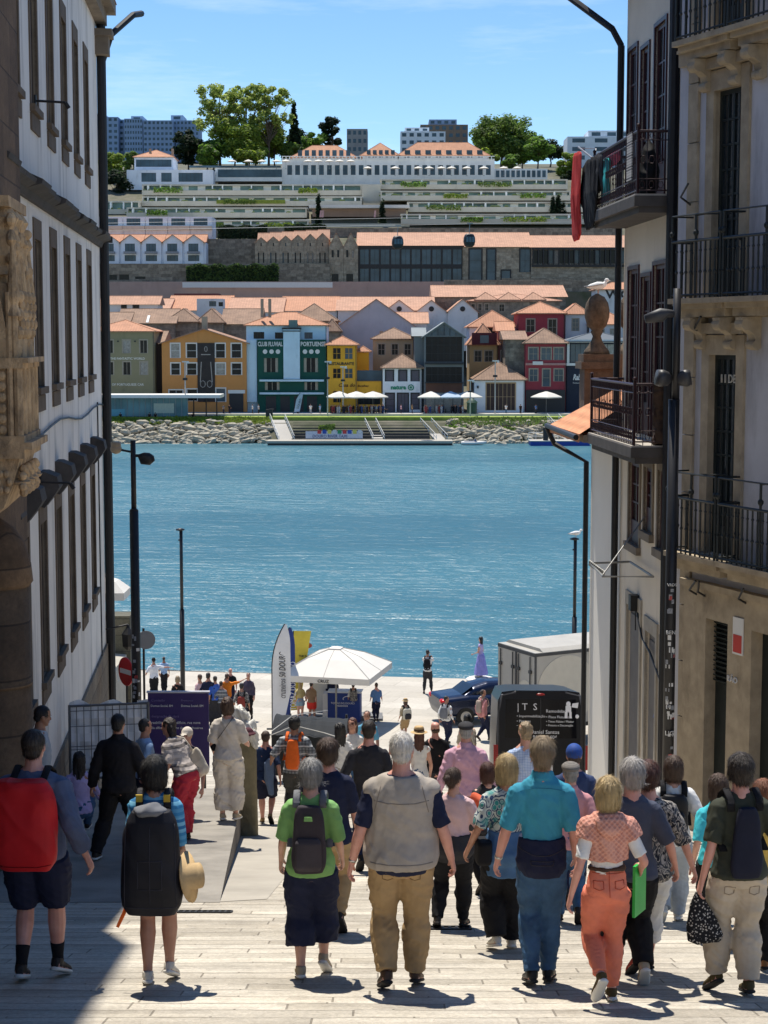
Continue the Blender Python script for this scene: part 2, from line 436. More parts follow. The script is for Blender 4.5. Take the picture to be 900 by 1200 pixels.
def head_mesh(mb, hh):
    P = [(-.02,.10,.26,.02),(.04,.19,.33,-.04),(.11,.24,.36,-.10),(.2,.275,.365,-.22),(.33,.305,.37,-.36),(.5,.33,.365,-.45),(.65,.345,.385,-.475),(.8,.33,.335,-.455),
         (.9,.265,.235,-.36),(.97,.15,.10,-.22),(1.0,.05,.0,-.12)]
    mb.loft([(0,(f+b)/2*hh,z*hh) for z,w,f,b in P], [w*hh for z,w,f,b in P], [(f-b)/2*hh for z,w,f,b in P], n=18, frames=(Vector((1,0,0)), Vector((0,1,0))))
    mb.loft([(0,.355*hh,.54*hh),(0,.395*hh,.45*hh),(0,.43*hh,.36*hh),(0,.37*hh,.31*hh)], [.035*hh,.05*hh,.075*hh,.04*hh], [.04*hh,.05*hh,.06*hh,.03*hh], n=8)
    for s in (-1, 1):
        mb.ell((s*.345*hh,-.04*hh,.45*hh), (.035*hh,.085*hh,.135*hh), 8, 6)
        mb.ell((s*.15*hh,.335*hh,.60*hh), (.11*hh,.045*hh,.035*hh), 8, 5)
        mb.ell((s*.17*hh,.30*hh,.36*hh), (.09*hh,.07*hh,.07*hh), 8, 5)
    mb.ell((0,.35*hh,.215*hh), (.085*hh,.04*hh,.035*hh), 8, 5); mb.ell((0,.31*hh,.06*hh), (.1*hh,.07*hh,.07*hh), 8, 5)
def face_bits(mb, hh):
    for s in (-1, 1):
        mb.ell((s*.145*hh,.362*hh,.515*hh), (.045*hh,.02*hh,.022*hh), 8, 5, 1); mb.ell((s*.15*hh,.378*hh,.60*hh), (.085*hh,.015*hh,.014*hh), 8, 4, 1)
    mb.ell((0,.385*hh,.215*hh), (.085*hh,.018*hh,.022*hh), 8, 4, 2)
def hair_mesh(mb, hh, style, fgx=None):
    e = lambda c, r: mb.ell(tuple(k*hh for k in c), tuple(k*hh for k in r), 20, 12)
    if style == 'thin':
        e((0,-.080,.625), (.370,.435,.425)); e((0,-.22,.34), (.30,.26,.23))
    elif style == 'short':
        e((0,-.09,.62), (.375,.445,.435)); e((0,-.24,.32), (.30,.25,.26))
        for s in (-1,1): e((s*.30,.05,.48), (.06,.11,.18))
    elif style == 'crop':
        e((0,-.080,.625), (.370,.435,.425)); e((0,-.22,.36), (.30,.26,.24))
    elif style == 'full':
        e((0,-.09,.63), (.42,.49,.46)); e((0,-.22,.34), (.36,.30,.30))
        for s in (-1,1): e((s*.31,-.02,.42), (.10,.20,.24))
    elif style == 'bob':
        e((0,-.09,.63), (.42,.485,.46)); mb.loft([(0,-.13*hh,z*hh) for z in (.72,.5,.25,.02,-.10)], [hh*k for k in (.42,.455,.455,.42,.34)], [hh*k for k in (.42,.42,.40,.35,.26)], n=18, frames=(Vector((1,0,0)), Vector((0,1,0))))
    elif style == 'long':
        e((0,-.09,.63), (.40,.47,.45)); mb.loft([(0,y*hh,z*hh) for z,y in ((.7,-.12),(.4,-.16),(.1,-.22),(-.3,-.28),(-.7,-.33),(-1.0,-.34))], [hh*k for k in (.40,.43,.42,.42,.36,.2)], [hh*k for k in (.40,.36,.28,.2,.15,.07)], n=18, frames=(Vector((1,0,0)), Vector((0,1,0))))
    elif style == 'bun':
        e((0,-.09,.62), (.375,.445,.43)); e((0,-.24,.36), (.29,.24,.24)); e((0,-.56,.62), (.17,.16,.17))
    elif style == 'pony':
        e((0,-.09,.62), (.375,.445,.43)); e((0,-.24,.36), (.29,.24,.24)); mb.loft([(0,-.5*hh,.68*hh),(0,-.66*hh,.55*hh),(0,-.66*hh,.2*hh),(0,-.58*hh,-.2*hh)], [.09*hh,.13*hh,.12*hh,.04*hh], n=10)
    elif style == 'fringe':
        e((0,-.2,.38), (.35,.30,.26))
def strands(o, HT, hh, seed, style):
    """loose locks lying over the hair mass so its outline breaks up"""
    rg = random.Random(seed+77); me = o.data; inv = HT.inverted(); V = [tuple(v.co) for v in me.vertices]; F = [tuple(p.vertices) for p in me.polygons]; n0 = len(V)
    N = 900 if style in ('crop','thin') else 2400; cr = Vector((rg.uniform(-.06,.06)*hh, -.16*hh, 1.0*hh)); ln0 = .16 if style in ('crop','thin') else .34
    pts = [(inv @ v.co, (inv.to_3x3() @ v.normal).normalized()) for v in (me.vertices[rg.randrange(n0)] for _ in range(N))]
    for p, nn in pts:
        d = (p-cr); d.z -= .55*hh; d = d - nn*d.dot(nn)
        if d.length < 1e-4: continue
        d.normalize(); d = (d + Vector((rg.uniform(-.3,.3), rg.uniform(-.3,.3), rg.uniform(-.25,.15)))).normalized(); L = hh*ln0*rg.uniform(.5,1.2); wv = d.cross(nn).normalized()*hh*rg.uniform(.004,.010); q = p + nn*.001; k0 = len(V); lift = rg.uniform(.0,.16)
        for i in range(4):
            t = i/3; c = q + d*L*t + nn*(hh*.02*math.sin(t*2.2) + lift*L*t*t) - nn*(L*L*t*t/(hh*1.0)); w_ = wv*(1-t*.85); V.append(tuple(HT @ (c-w_))); V.append(tuple(HT @ (c+w_)))
        for i in range(3): F.append((k0+2*i, k0+2*i+1, k0+2*i+3, k0+2*i+2))
    m3 = bpy.data.meshes.new('hair'); m3.from_pydata(V, [], F); m3.materials.append(me.materials[0]); m3.polygons.foreach_set('use_smooth', [True]*len(F)); m3.update(); o.data = m3
def person(label, px, py=None, feet=None, H=1.7, face=0, sex='m', wd=1.0, belly=0, sk='fair', hair=('short','brown'), top=None, layers=(), bottom=None,
           shoes=None, legs=None, arms=None, lean=0, side=0, turn=0, nod=0, ground=gz, pos=None, hipz=None, facebits=False, hat=None, group=None, seed=None, socks=None, cat='person', Y=None):
    seed = seed if seed is not None else int(px*7+(py or feet or 0)); wd *= .88
    rg = random.Random(seed)
    if pos is None:
        p = ground_hit(px, feet, ground) if feet else Vector((ray(px, py)[0]*Y, Y, ground(Y)))
        if py:                                          # both seen: the height follows
            a, b = ray(px, py); H = max(1.45, min(1.92, (CZ + b*p.y - p.z)/(1.015 if hat else 1.0)))
    else: p = Vector(pos)
    h = H; Yd = p.y
    vox = max(.0095, Yd*.00062); near = Yd < 20
    root_rot = R(face)
    fx = lambda dx, dy: (math.cos(root_rot)*dx - math.sin(root_rot)*dy, math.sin(root_rot)*dx + math.cos(root_rot)*dy)
    def g(dx, dy):
        wx, wy = fx(dx, dy); return ground(p.y + wy) - p.z if pos is None else 0.0
    slope = g(0, .1)/.1
    th, sh = .24*h, .225*h
    # ---- legs
    lg = legs or {'L': (.02, 0, 0), 'R': (-.02, 0, 0)}
    hj = .052*h*(1.0 if sex == 'm' else 1.05)*min(wd, 1.15)
    ank = {}; ff = {}
    for k, s in (('L', -1), ('R', 1)):
        t = lg[k]; dy, pit, lift = t[0], R(t[1]), t[2]; dx = s*(hj*1.05 + (t[3] if len(t) > 3 else 0))
        ball = Vector((dx*1.1, dy + .09*h, g(dx, dy+.09*h) + .012*h + lift))
        pt = -pit + (math.atan(slope) if lift < .02 else 0)
        f = Vector((s*.12, math.cos(pt), math.sin(pt))).normalized(); up = Vector((0, -math.sin(pt), math.cos(pt)))
        ank[k] = ball - f*.088*h + up*.040*h; ff[k] = (f, up)
    hz = min((ank[k].z + math.sqrt(max(.01, ((th+sh)*.992)**2 - (ank[k].x - s*hj)**2 - ank[k].y**2))) for k, s in (('L',-1),('R',1)))
    if hipz is not None: hz = hipz
    hip = {k: Vector((s*hj, 0, hz)) for k, s in (('L',-1),('R',1))}
    LJ = {}
    for k, s in (('L',-1),('R',1)):
        kn, an = ik(hip[k], ank[k], th, sh, Vector((s*.08, 1, .05))); LJ[k] = [hip[k], kn, an]; 
    # ---- upper body frame
    T = Matrix.Translation((0,0,hz)) @ Euler((-R(lean), R(side), 0)).to_matrix().to_4x4() @ Matrix.Translation((0,0,-.505*h))
    tor = TORSO[sex]; rows = []
    for z, a, b, y in tor:
        q = wd if z < .80 else 1+(wd-1)*.35
        bel = belly*math.exp(-((z-.59)/.07)**2)
        rows.append((z, a*q*(1+bel*.25), b*q*(1+bel*.5), y + bel*.018))
    def torso(mb, z0, z1, off0, off1=None, sq=1.0, steps=16, n=22, flare=0):
        off1 = off0 if off1 is None else off1
        C = []; rx = []; ry = []
        for i in range(steps+1):
            t = i/steps; z = z0+(z1-z0)*t; a, b, y = interp_t(rows, z); o = off0+(off1-off0)*t
            C.append((0, y*h, z*h)); rx.append(a*h+o); ry.append(b*h+o)
        mb.loft(C, rx, ry, n=n, frames=(Vector((1,0,0)), Vector((0,1,0))), sq=sq)
    shx = (.095 if sex == 'm' else .084)*h*(1+(wd-1)*.4); shz = .783*h
    ua, fa = .168*h, .148*h
    AJ = {}; wr = {}
    ar = arms or {}
    for k, s in (('L',-1),('R',1)):
        t = ar.get(k, (.040+rg.uniform(0,.03), rg.uniform(-.07,.10), -.300+rg.uniform(0,.03)))   # outward, forward, down from the shoulder, in heights
        sj = Vector((s*shx, -.006*h, shz)); pole = Vector((s*.25, -1, -.15)) if len(t) < 6 else Vector((s*t[3], t[4], t[5]))
        el, wv = ik(sj, sj + Vector((s*t[0]*h, t[1]*h, t[2]*h)), ua, fa, pole); AJ[k] = [sj, el, wv]
    legr = rad_interp(LEG, h*(.9+.1*wd)); armr = rad_interp(ARM, h*(.88+.12*wd)*(1.0 if sex == 'm' else .9))
    # ---- body: one continuous skin
    root = thing('person', label, cat, p, root_rot, group)
    bm_ = MB(); fg = MB()
    for k in 'LR':
        limb(bm_, LJ[k], legr, 0, 1, 12, 14)
        f, up = ff[k]; an = LJ[k][2]
        bm_.loft([an - f*.028*h - up*.018*h, an + f*.02*h - up*.016*h, an + f*.07*h - up*.028*h, an + f*.112*h - up*.032*h], [.019*h,.021*h,.024*h,.015*h], [.020*h,.020*h,.012*h,.008*h], n=10, frames=(f.cross(up), up))
    bm_.M = T; fg.M = T
    torso(bm_, .458, .848, 0)
    for k, s in (('L',-1),('R',1)):
        limb(bm_, AJ[k], armr, 0, 1, 10, 12); bm_.ell(AJ[k][0], (.028*h,.031*h,.028*h), 10, 8)
        d = (AJ[k][2]-AJ[k][1]).normalized()
        hand_mesh(bm_, fg, AJ[k][2], d, Vector((-s, 0, -.05)) if abs(d.x) < .8 else Vector((0,.3,-1)), h, .55, near)
    hh = .123*h if h > 1.3 else .15*h
    HT = T @ Matrix.Translation((0, .004*h, .868*h)) @ Euler((R(lean*.6) - R(nod), 0, R(turn))).to_matrix().to_4x4()
    bm_.loft([(0,-.008*h,.82*h),(0,-.006*h,.85*h),(0,.000*h,.885*h),(0,.002*h,.91*h)], [.042*h,.034*h,.032*h,.032*h], n=12)
    bm_.M = HT; head_mesh(bm_, hh); bm_.M = None; fg.M = HT
    mats = [skin(sk)]
    if facebits:
        face_bits(fg, hh); mats = [skin(sk), cloth('face_dark', (.03,.02,.018)), cloth('lips', (.35,.10,.09))]
    fuse(bm_, 'body', vox*.85, mats, root, 1, append=fg)
    # ---- hair
    if hair:
        hb = MB(HT); hair_mesh(hb, hh, hair[0]); ho = fuse(hb, 'hair', vox*.8, hairmat(hair[1]), root, 1)
        fold(ho.data, (.0028 if near else .008) if hair[0] not in ('crop','thin') else .0015, seed+1, 190 if near else 90, .93)
        if near: strands(ho, HT, hh, seed, hair[0])
    # ---- clothes
    fa_ = .0040 if near else .0065
    def garment_top(nm, m, sl=.42, hem=.49, off=.010, flare=.008, neck=.842, collar=False):
        mb = MB(T); torso(mb, hem, neck-.022, off+flare, off); torso(mb, neck-.03, neck, off*.9, .006)
        for k in 'LR':
            if sl > 0:
                mb.ell(AJ[k][0], (.027*h+off,.030*h+off,.027*h+off*.6), 12, 9)
                limb(mb, AJ[k], armr, 0, sl, 12, 8, off*(1.15 if sl > .8 else 1.5))
        if collar: mb.loft([(0,-.004*h,.832*h),(0,.0,.862*h)], [.047*h,.041*h], n=14)
        fuse(mb, nm, vox, m, root, 2, (fa_*1.25, seed+3, 40, .25))
    def garment_bottom(nm, m, ln=1.0, fit=(1.10,1.22,1.5), waist=.60, off=.010):
        mb = MB(T); torso(mb, .458, waist, off); mb.M = None
        def rf(t):
            kf = fit[0]+(fit[1]-fit[0])*min(1, t/.5) if t < .5 else fit[1]+(fit[2]-fit[1])*(t-.5)/.5
            return legr(t)*kf + .004
        for k in 'LR': limb(mb, LJ[k], rf, 0, ln, 14, 16)
        fuse(mb, nm, vox, m, root, 2, (fa_*1.35, seed+5, 46, .05))
    def garment_skirt(nm, m, z1, ln, flare):
        mb = MB(); zb = hz*(1-ln); C = []; rx = []; ry = []
        for i in range(12):
            t = i/11; z = hz + (z1-.505)*h - t*(hz+(z1-.505)*h - zb)
            a, b, y = interp_t(rows, .505 + (z-hz)/h) if z > hz-.02*h else interp_t(rows, .49)
            C.append((0, y*h, z)); rx.append(a*h+.012+flare*t); ry.append(b*h+.014+flare*t)
        mb.loft(C[::-1], rx[::-1], ry[::-1], n=24, frames=(Vector((1,0,0)), Vector((0,1,0)))); fuse(mb, nm, vox, m, root, 2, (fa_*1.6, seed+6, 30, .95))
    def garment_wrap(nm, m, z0, z1, o0, o1, shoulders=False, arm=0):
        mb = MB(T); torso(mb, z0, z1, o0, o1)
        if shoulders:
            for k in 'LR':
                mb.ell(AJ[k][0], (.027*h+o1,.031*h+o1,.026*h+o1*.8), 12, 9)
                if arm: limb(mb, AJ[k], armr, 0, arm, 12, 6, o1)
        fuse(mb, nm, vox, m, root, 2, (fa_*1.3, seed+8, 38, .35))
    if top: garment_top(**top)
    if bottom:
        bt = dict(bottom); kd = bt.pop('kind', 'b')
        (garment_skirt if kd == 'skirt' else garment_bottom)(**bt)
    for l in layers:
        l = dict(l); l.pop('kind', 0); garment_wrap(**l)
    # ---- socks and shoes
    if socks:
        for k in 'LR':
            mb = MB(); limb(mb, LJ[k], legr, socks[1], 1, 12, 6, .004); mb.build('sock', socks[0], root, smooth=True)
    if shoes:
        sm, solm = shoes[0], shoes[1]
        for k in 'LR':
            f, up = ff[k]; an = LJ[k][2]; X = f.cross(up).normalized()
            mb = MB(); b0 = an - up*.040*h
            cs = [(-.034,.020),(-.020,.024),(.015,.022),(.05,.018),(.085,.0145),(.112,.011),(.128,.007)]
            mb.loft([b0 + f*a*h + up*(q+.004)*h for a,q in cs], [k2*h for k2 in (.012,.021,.021,.0245,.026,.021,.010)], [(q)*h for a,q in cs], n=12, frames=(X, up))
            mb.loft([b0 + up*.02*h - f*.008*h, an + up*.008*h - f*.006*h], [.024*h,.024*h], [.028*h,.026*h], n=10, frames=(X, f))
            so_ = fuse(mb, 'shoe', max(.006, vox*.7), sm, root, 1)
            m2 = MB(); m2.loft([b0 + f*a*h + up*.006*h for a in (-.037,-.025,.02,.06,.09,.116,.131)], [q*h for q in (.010,.022,.022,.0255,.027,.022,.009)], [.0075*h]*7, n=10, frames=(X, up), sq=.6)
            m2.build('sole', solm, so_, smooth=True)
    # ---- headgear
    if hat:
        kd, hm = hat[0], hat[1]; mb = MB(HT)
        if kd == 'cap':
            mb.ell((0,-.07*hh,.66*hh), (.40*hh,.47*hh,.43*hh), 18, 12); mb.loft([(0,.3*hh,.70*hh),(0,.55*hh,.66*hh),(0,.72*hh,.60*hh)], [.33*hh,.30*hh,.16*hh], [.025*hh]*3, n=12, frames=(Vector((1,0,0)), Vector((0,0,1))))
        elif kd == 'flatcap':
            mb.ell((0,-.02*hh,.80*hh), (.44*hh,.56*hh,.25*hh), 18, 10); mb.ell((0,.42*hh,.68*hh), (.30*hh,.24*hh,.06*hh), 12, 6)
        elif kd == 'straw':
            mb.lathe([(.02,.5*hh),(.76*hh,.58*hh),(.78*hh,.61*hh),(.42*hh,.66*hh),(.40*hh,.95*hh),(.34*hh,1.10*hh),(.02,1.13*hh)], (0,-.06*hh,.08*hh), 22)
        fuse(mb, 'hat', vox*.8, hm, root, 1)
        if kd == 'straw' and len(hat) > 2:
            m2 = MB(HT); m2.lathe([(.42*hh,.76*hh),(.425*hh,.90*hh)], (0,-.06*hh,.08*hh), 20); m2.build('hat_band', hat[2], root, smooth=True)
    return dict(root=root, p=p, h=h, hz=hz, T=T, HT=HT, hh=hh, AJ=AJ, LJ=LJ, rows=rows, rot=root_rot, vox=vox, seed=seed, near=near, wd=wd)
def worn(c, name, label, cat):
    return thing(name, label, cat, c['p'], c['rot'])
def back_y(c, z):
    a, b, y = interp_t(c['rows'], z); return (y - b)*c['h'] - .016
def backpack(c, label, W, Z0, Z1, D, m, strap=None, pocket=None, taper=.86, pz=None, extras=True, gap=0.0, name='backpack', fo=.004):
    """W width, Z0..Z1 in body heights, D depth"""
    h = c['h']; t = worn(c, name, label, 'backpack'); T = c['T']
    y0 = min(back_y(c, .62), back_y(c, .74)) - gap; mb = MB(T); N = 10; C = []; rx = []; ry = []
    for i in range(N+1):
        q = i/N; z = (Z0+(Z1-Z0)*q)*h; e = (1-abs(2*q-1)**5)**.5 if 0 < q < 1 else .42
        tp = 1-(1-taper)*q; C.append((0, y0 - D/2*(.9+.1*e), z)); rx.append(W/2*tp*(.55+.45*e)); ry.append(D/2*(1-.25*q)*(.45+.55*e))
    mb.loft(C, rx, ry, n=24, frames=(Vector((1,0,0)), Vector((0,1,0))), sq=.62)
    fuse(mb, 'main_compartment', c['vox'], m, t, 3, (fo, c['seed']+11, 11, .3))
    if pocket:
        mb = MB(T); zc = Z0+(Z1-Z0)*.30
        mb.loft([(0, y0-D*.98, (zc-.07)*h), (0, y0-D*1.04, (zc-.05)*h), (0, y0-D*1.04, (zc+.055)*h), (0, y0-D*.94, (zc+.075)*h)], [W*.30,W*.36,W*.35,W*.28], [.02,.035,.03,.015], n=16, frames=(Vector((1,0,0)), Vector((0,1,0))), sq=.6)
        fuse(mb, 'pocket', c['vox'], pocket, t, 2)
    sm = strap or m
    for s in (-1, 1):
        mb = MB(T); x = s*.058*h; pts = []
        for (yy, zz) in ((y0-.01, Z1-.02), (back_y(c,.80)-.012, .825), (-.006*h, .852), (.055*h, .822), (.072*h+.01, .77), (.066*h+.012, .70), (.0, .655), (y0-.01, .62)):
            pts.append(Vector((x*(1.0 if zz > .7 else 1.45), yy, zz*h + (.004 if zz > .84 else 0))))
        mb.loft(pts, [.026]*len(pts), [.007]*len(pts), n=8, frames=[(Vector((1,0,0)), Vector((0,-.35,1)) if i in (1,2,3) else Vector((0,1,0))) for i in range(len(pts))])
        mb.build('shoulder_strap', sm, t, smooth=True)
    return t
from mathutils.bvhtree import BVHTree
def stitch(c, parent, part, lines, m, r=.0022, off=.001, name='seam', front=False):
    """seams and piping laid on the surface of a garment; lines in (x, z) body heights, seen from behind"""
    o = next((q for q in parent.children if q.name.split('.')[0] == part), None)
    if o is None: return
    h = c['h']; bv = BVHTree.FromPolygons([v.co for v in o.data.vertices], [p.vertices for p in o.data.polygons]); mb = MB()
    for ln in lines:
        pts = []; ln = [Vector((a*h, b*h)) for a, b in ln]
        for p, q in zip(ln, ln[1:]):
            n = max(2, int((q-p).length/.018))
            for i in range(n+1):
                s = p.lerp(q, i/n); hit = bv.ray_cast(Vector((s.x, -1.2, s.y)), Vector((0, 1, 0)))
                if hit[0] is not None: pts.append(hit[0] + Vector((0, -off, 0)))
        if len(pts) > 2: mb.tube(pts, r, 5)
    if mb.v: mb.build(name, m, parent, smooth=True)
def pocket_lines(x, z, w=.030, h=.036): return [[(x-w/2,z),(x+w/2,z)],[(x-w/2,z),(x-w/2,z-h*.8),(x,z-h),(x+w/2,z-h*.8),(x+w/2,z)]]
def sling(c, mb, side, z_end, m=None, off=.02, wid=.016):
    """strap from one shoulder across the back to the other hip"""
    h = c['h']; pts = []
    for q in range(11):
        t = q/10; z = .845 - (.845-z_end)*t; x = side*(.052 - (.052+.098)*t)*h
        a, b, y = interp_t(c['rows'], z); k = max(0, 1-(x/(a*h+.02))**2)**.5; pts.append(Vector((x, y*h - (b*h+off)*k, z*h)))
    mb.loft(pts, [wid]*11, [.004]*11, n=6, frames=(Vector((.7*1,0,.7)), Vector((0,1,0))))
def handpoint(c, k, d=.06):
    J = c['AJ'][k]; v = (J[2]-J[1]).normalized(); return c['T'] @ (J[2] + v*d*c['h']/1.7)
# ------------------------------------------------------------------ the crowd on the sloping street
SM = {k: cloth('seam_'+k, v) for k, v in dict(khaki=(.19,.12,.055), coral=(.45,.08,.04), beige=(.27,.22,.16), vest=(.22,.19,.16), red=(.20,.004,.006), dark=(.035,.035,.045), jeans=(.14,.10,.05), navy=(.004,.005,.014)).items()}
navy = cloth('navy', (.014,.018,.045)); black = cloth('black_cloth', (.010,.010,.012)); charcoal = cloth('charcoal', (.035,.034,.038))
white = cloth('white_cloth', (.72,.71,.68)); offwhite = cloth('offwhite_cloth', (.62,.56,.48)); beige = cloth('beige', (.46,.39,.30)); khaki = cloth('khaki', (.37,.25,.125))
jeans = cloth('jeans', (.045,.105,.20), .3); denim = cloth('denim_tunic', (.065,.14,.27), .2); grey = cloth('grey_cloth', (.16,.165,.18)); lightgrey = cloth('lightgrey', (.36,.40,.44))
turq = cloth('turquoise', (.05,.30,.42)); coral = cloth('coral_trousers', (.66,.19,.115)); peach = pattern('coral_knit', 'knit', (.50,.215,.16), (.66,.33,.25)); pink = cloth('pink_shirt', (.62,.36,.44))
green = cloth('green_tee', (.21,.42,.14)); vest = cloth('vest_beige', (.37,.325,.275)); olive = cloth('olive_tee', (.042,.046,.032)); redm = cloth('red_cover', (.50,.012,.016), .1, .6); brownl = cloth('brown_leather', (.07,.035,.02), .2, .5)
shoe_w = cloth('shoe_white', (.60,.56,.48), .1, .6); shoe_d = cloth('shoe_dark', (.028,.022,.018), .2, .5); sole_w = cloth('sole_white', (.70,.68,.62), .05, .7); sole_d = cloth('sole_dark', (.03,.028,.026), .1, .8); shoe_o = cloth('shoe_olive', (.085,.062,.025)); shoe_b = cloth('shoe_beige', (.40,.33,.23))
strawm = cloth('straw', (.52,.36,.18), .25, .8, 90); orange = cloth('orange_bag', (.72,.13,.02)); blue = cloth('blue_tee', (.10,.20,.40)); lilac = cloth('lilac', (.42,.36,.60)); bluegrey = cloth('bluegrey_jacket', (.095,.115,.18)); skyblue = cloth('sky_shirt', (.28,.42,.62)); khakil = cloth('khaki_light', (.40,.33,.22)); redtr = cloth('red_trousers', (.42,.03,.05)); teal = cloth('teal_cloth', (.03,.42,.42))
stripeb = pattern('blue_stripes', 'stripes', (.035,.17,.36), (.22,.50,.66), (.06,.27,.47)); plaid = pattern('plaid_shirt', 'plaid', (.22,.24,.26), (.045,.05,.06), (.5,.5,.5)); ging = pattern('gingham', 'plaid', (.56,.64,.78), (.16,.26,.50), None, .35)
paisley = pattern('paisley', 'paisley', (.50,.54,.50), (.035,.06,.13), (.045,.26,.25)); leafp = pattern('leaf_print', 'leaves', (.02,.022,.03), (.42,.38,.33), (.10,.11,.12)); dotted = pattern('dotted_bag', 'dots', (.012,.012,.014), (.45,.42,.38))
striped_top = pattern('cream_stripes', 'stripes', (.50,.44,.40), (.16,.14,.13), None, 1.6)
metal = M('watch_metal', (.5,.48,.45), .3, .05, metal=1, bump=0)
TR = lambda m, ln=1.0, fit=(1.10,1.22,1.5), waist=.60, off=.010: dict(m=m, nm='trousers', ln=ln, fit=fit, waist=waist, off=off)
TOP = lambda m, sl=.42, hem=.50, off=.010, nm='shirt', **k: dict(m=m, nm=nm, sl=sl, hem=hem, off=off, **k)
def watch(c, k):
    J = c['AJ'][k]; d = (J[2]-J[1]).normalized(); a = J[2]-d*.02*c['h']; mb = MB(c['T']); mb.cyl(a-d*.009, a+d*.009, .0285*c['h']/1.7*.95, n=14); mb.build('watch', metal, c['root'], smooth=True)
WALK = {'L': (-.15, 30, 0), 'R': (.17, 0, 0)}; WALK2 = {'L': (.17, 0, 0), 'R': (-.17, 32, 0)}
STEP = {'L': (.20, 0, 0), 'R': (-.24, 38, 0)}; STEP2 = {'L': (-.24, 38, 0), 'R': (.20, 0, 0)}

# --- front row
c = person('bulky man in navy shorts under a huge red rucksack, leftmost', 45, 852, 1150, face=-4, wd=1.2, sk='pink', hair=('crop','dark'), top=TOP(bluegrey, .9, .50, .028, nm='jacket'),
    bottom=dict(m=navy, nm='shorts', ln=.47, fit=(1.28,1.6,1.6)), shoes=(shoe_d, sole_w), socks=(black, .83), legs={'L': (-.12, 8, 0), 'R': (.12, 12, 0)}, arms={'R': (.11,-.03,-.27), 'L': (.10,.12,-.22)})
t = backpack(c, 'tall red rucksack rain cover on the back of the man in navy shorts', .46, .495, .835, .26, redm, black, None, .95, fo=.013)
stitch(c, t, 'main_compartment', [[(-.12,.525),(-.06,.515),(.06,.515),(.12,.525)]], SM['red'], .004)
c = person('woman in blue striped tee carrying the huge black pack, bare legs and white sneakers', 185, 884, 1153, face=0, sex='f', wd=.90, sk='tan', hair=('bob','black'), top=TOP(stripeb, .55, .50, .016, nm='tee'),
    bottom=dict(m=charcoal, nm='shorts', ln=.27, fit=(1.15,1.3,1.3)), shoes=(shoe_w, sole_w), legs={'L': (-.05, 0, 0), 'R': (.10, 14, 0)}, arms={'L': (.025,.10,-.25,.05,-1,0), 'R': (.035,.09,-.25,.05,-1,0)})
t = backpack(c, 'oversized black travel backpack with grey hood on the woman in blue stripes', .44, .355, .80, .26, cloth('pack_black', (.011,.011,.016), .15, .6), charcoal, None, .84, fo=.008)
stitch(c, t, 'main_compartment', [[(-.10,.77),(-.108,.40),(.108,.40),(.10,.77)],[(0,.74),(0,.42)],[(-.05,.60),(-.05,.48),(.05,.48),(.05,.60),(-.05,.60)]], SM['dark'], .003)
hb = MB(c['T']); hb.ell((0, back_y(c,.7)-.13, .795*c['h']), (.12,.10,.05), 16, 8); fuse(hb, 'hood', .011, grey, t, 2, (.012, 3, 30, .3))
for s in (-1, 1):
    hb = MB(c['T']); hb.box(s*.058*c['h']-.022, s*.058*c['h']+.022, back_y(c,.8)-.034, back_y(c,.8)-.02, .815*c['h'], .845*c['h']); hb.build('badge', M('badge_yellow', (.55,.36,.04), bump=0), t)
T_, h_ = c['T'], c['h']
hb = MB(T_ @ Matrix.Translation((.225, -.16, .50*h_)) @ Euler((R(10), R(78), 0)).to_matrix().to_4x4()); hb.lathe([(.02,0),(.17,.01),(.175,.02),(.09,.03),(.085,.10),(.02,.12)], n=20)
o = hb.build('straw_hat', strawm, thing('straw_hat', 'straw sun hat hanging from the side of the oversized black backpack', 'hat', c['p'], c['rot']), smooth=True)
hb = MB(T_); hb.loft([(-.17,-.20,.40*h_),(-.19,-.22,.36*h_),(-.235,-.23,.30*h_)], [.012,.013,.011], [.005]*3, n=6); hb.build('orange_strap', orange, t)
c = person('grey haired woman in a green tee and cropped navy trousers', 365, 888, 1147, face=-2, sex='f', wd=1.02, sk='fair', hair=('full','grey'), top=TOP(green, .50, .485, .018, nm='tee', flare=.014), bottom=TR(navy, .80, (1.22,1.75,2.6)), shoes=(shoe_b, sole_w), legs={'L': (-.04, 0, 0), 'R': (.12, 24, 0)}, arms={'L': (.06,.10,-.28), 'R': (.05,.11,-.27)})
t = backpack(c, 'slim dark grey daypack on the woman in the green tee', .26, .515, .815, .13, cloth('pack_grey', (.045,.038,.045)), grey, cloth('pack_grey2', (.055,.048,.055)), .8)
hb = MB(c['T']); hb.loft([(0,back_y(c,.62)-.140,.755*c['h']),(0,back_y(c,.62)-.1405,.775*c['h'])], [.03,.026], [.003]*2, n=10); hb.build('emblem', green, t)
big = c = person('tall white haired man in a sleeveless beige vest and khaki trousers', 470, 853, 1161, face=0, wd=1.24, belly=.6, sk='pink', hair=('thin','white'), top=TOP(navy, .46, .472, .014, nm='tee'),
    layers=[dict(nm='vest', m=vest, z0=.495, z1=.838, o0=.052, o1=.036, shoulders=True)], bottom=TR(khaki, .985, (1.12,1.36,1.95)), shoes=(cloth('shoe_brown', (.075,.042,.024), .2, .5), sole_d), legs={'L': (-.12, 14, 0), 'R': (.12, 6, 0)}, arms={'L': (.085,.02,-.29), 'R': (.09,.05,-.285)})
stitch(c, c['root'], 'vest', [[(-.10,.745),(-.05,.738),(.05,.738),(.10,.745)],[(-.115,.515),(.115,.515)],[(-.075,.80),(-.10,.70)],[(.075,.80),(.10,.70)]], SM['vest'], .003)
stitch(c, c['root'], 'trousers', pocket_lines(-.05,.475,.04)+pocket_lines(.05,.475,.04)+[[(0,.49),(0,.46)]], SM['khaki'], .0028)
watch(c, 'L')
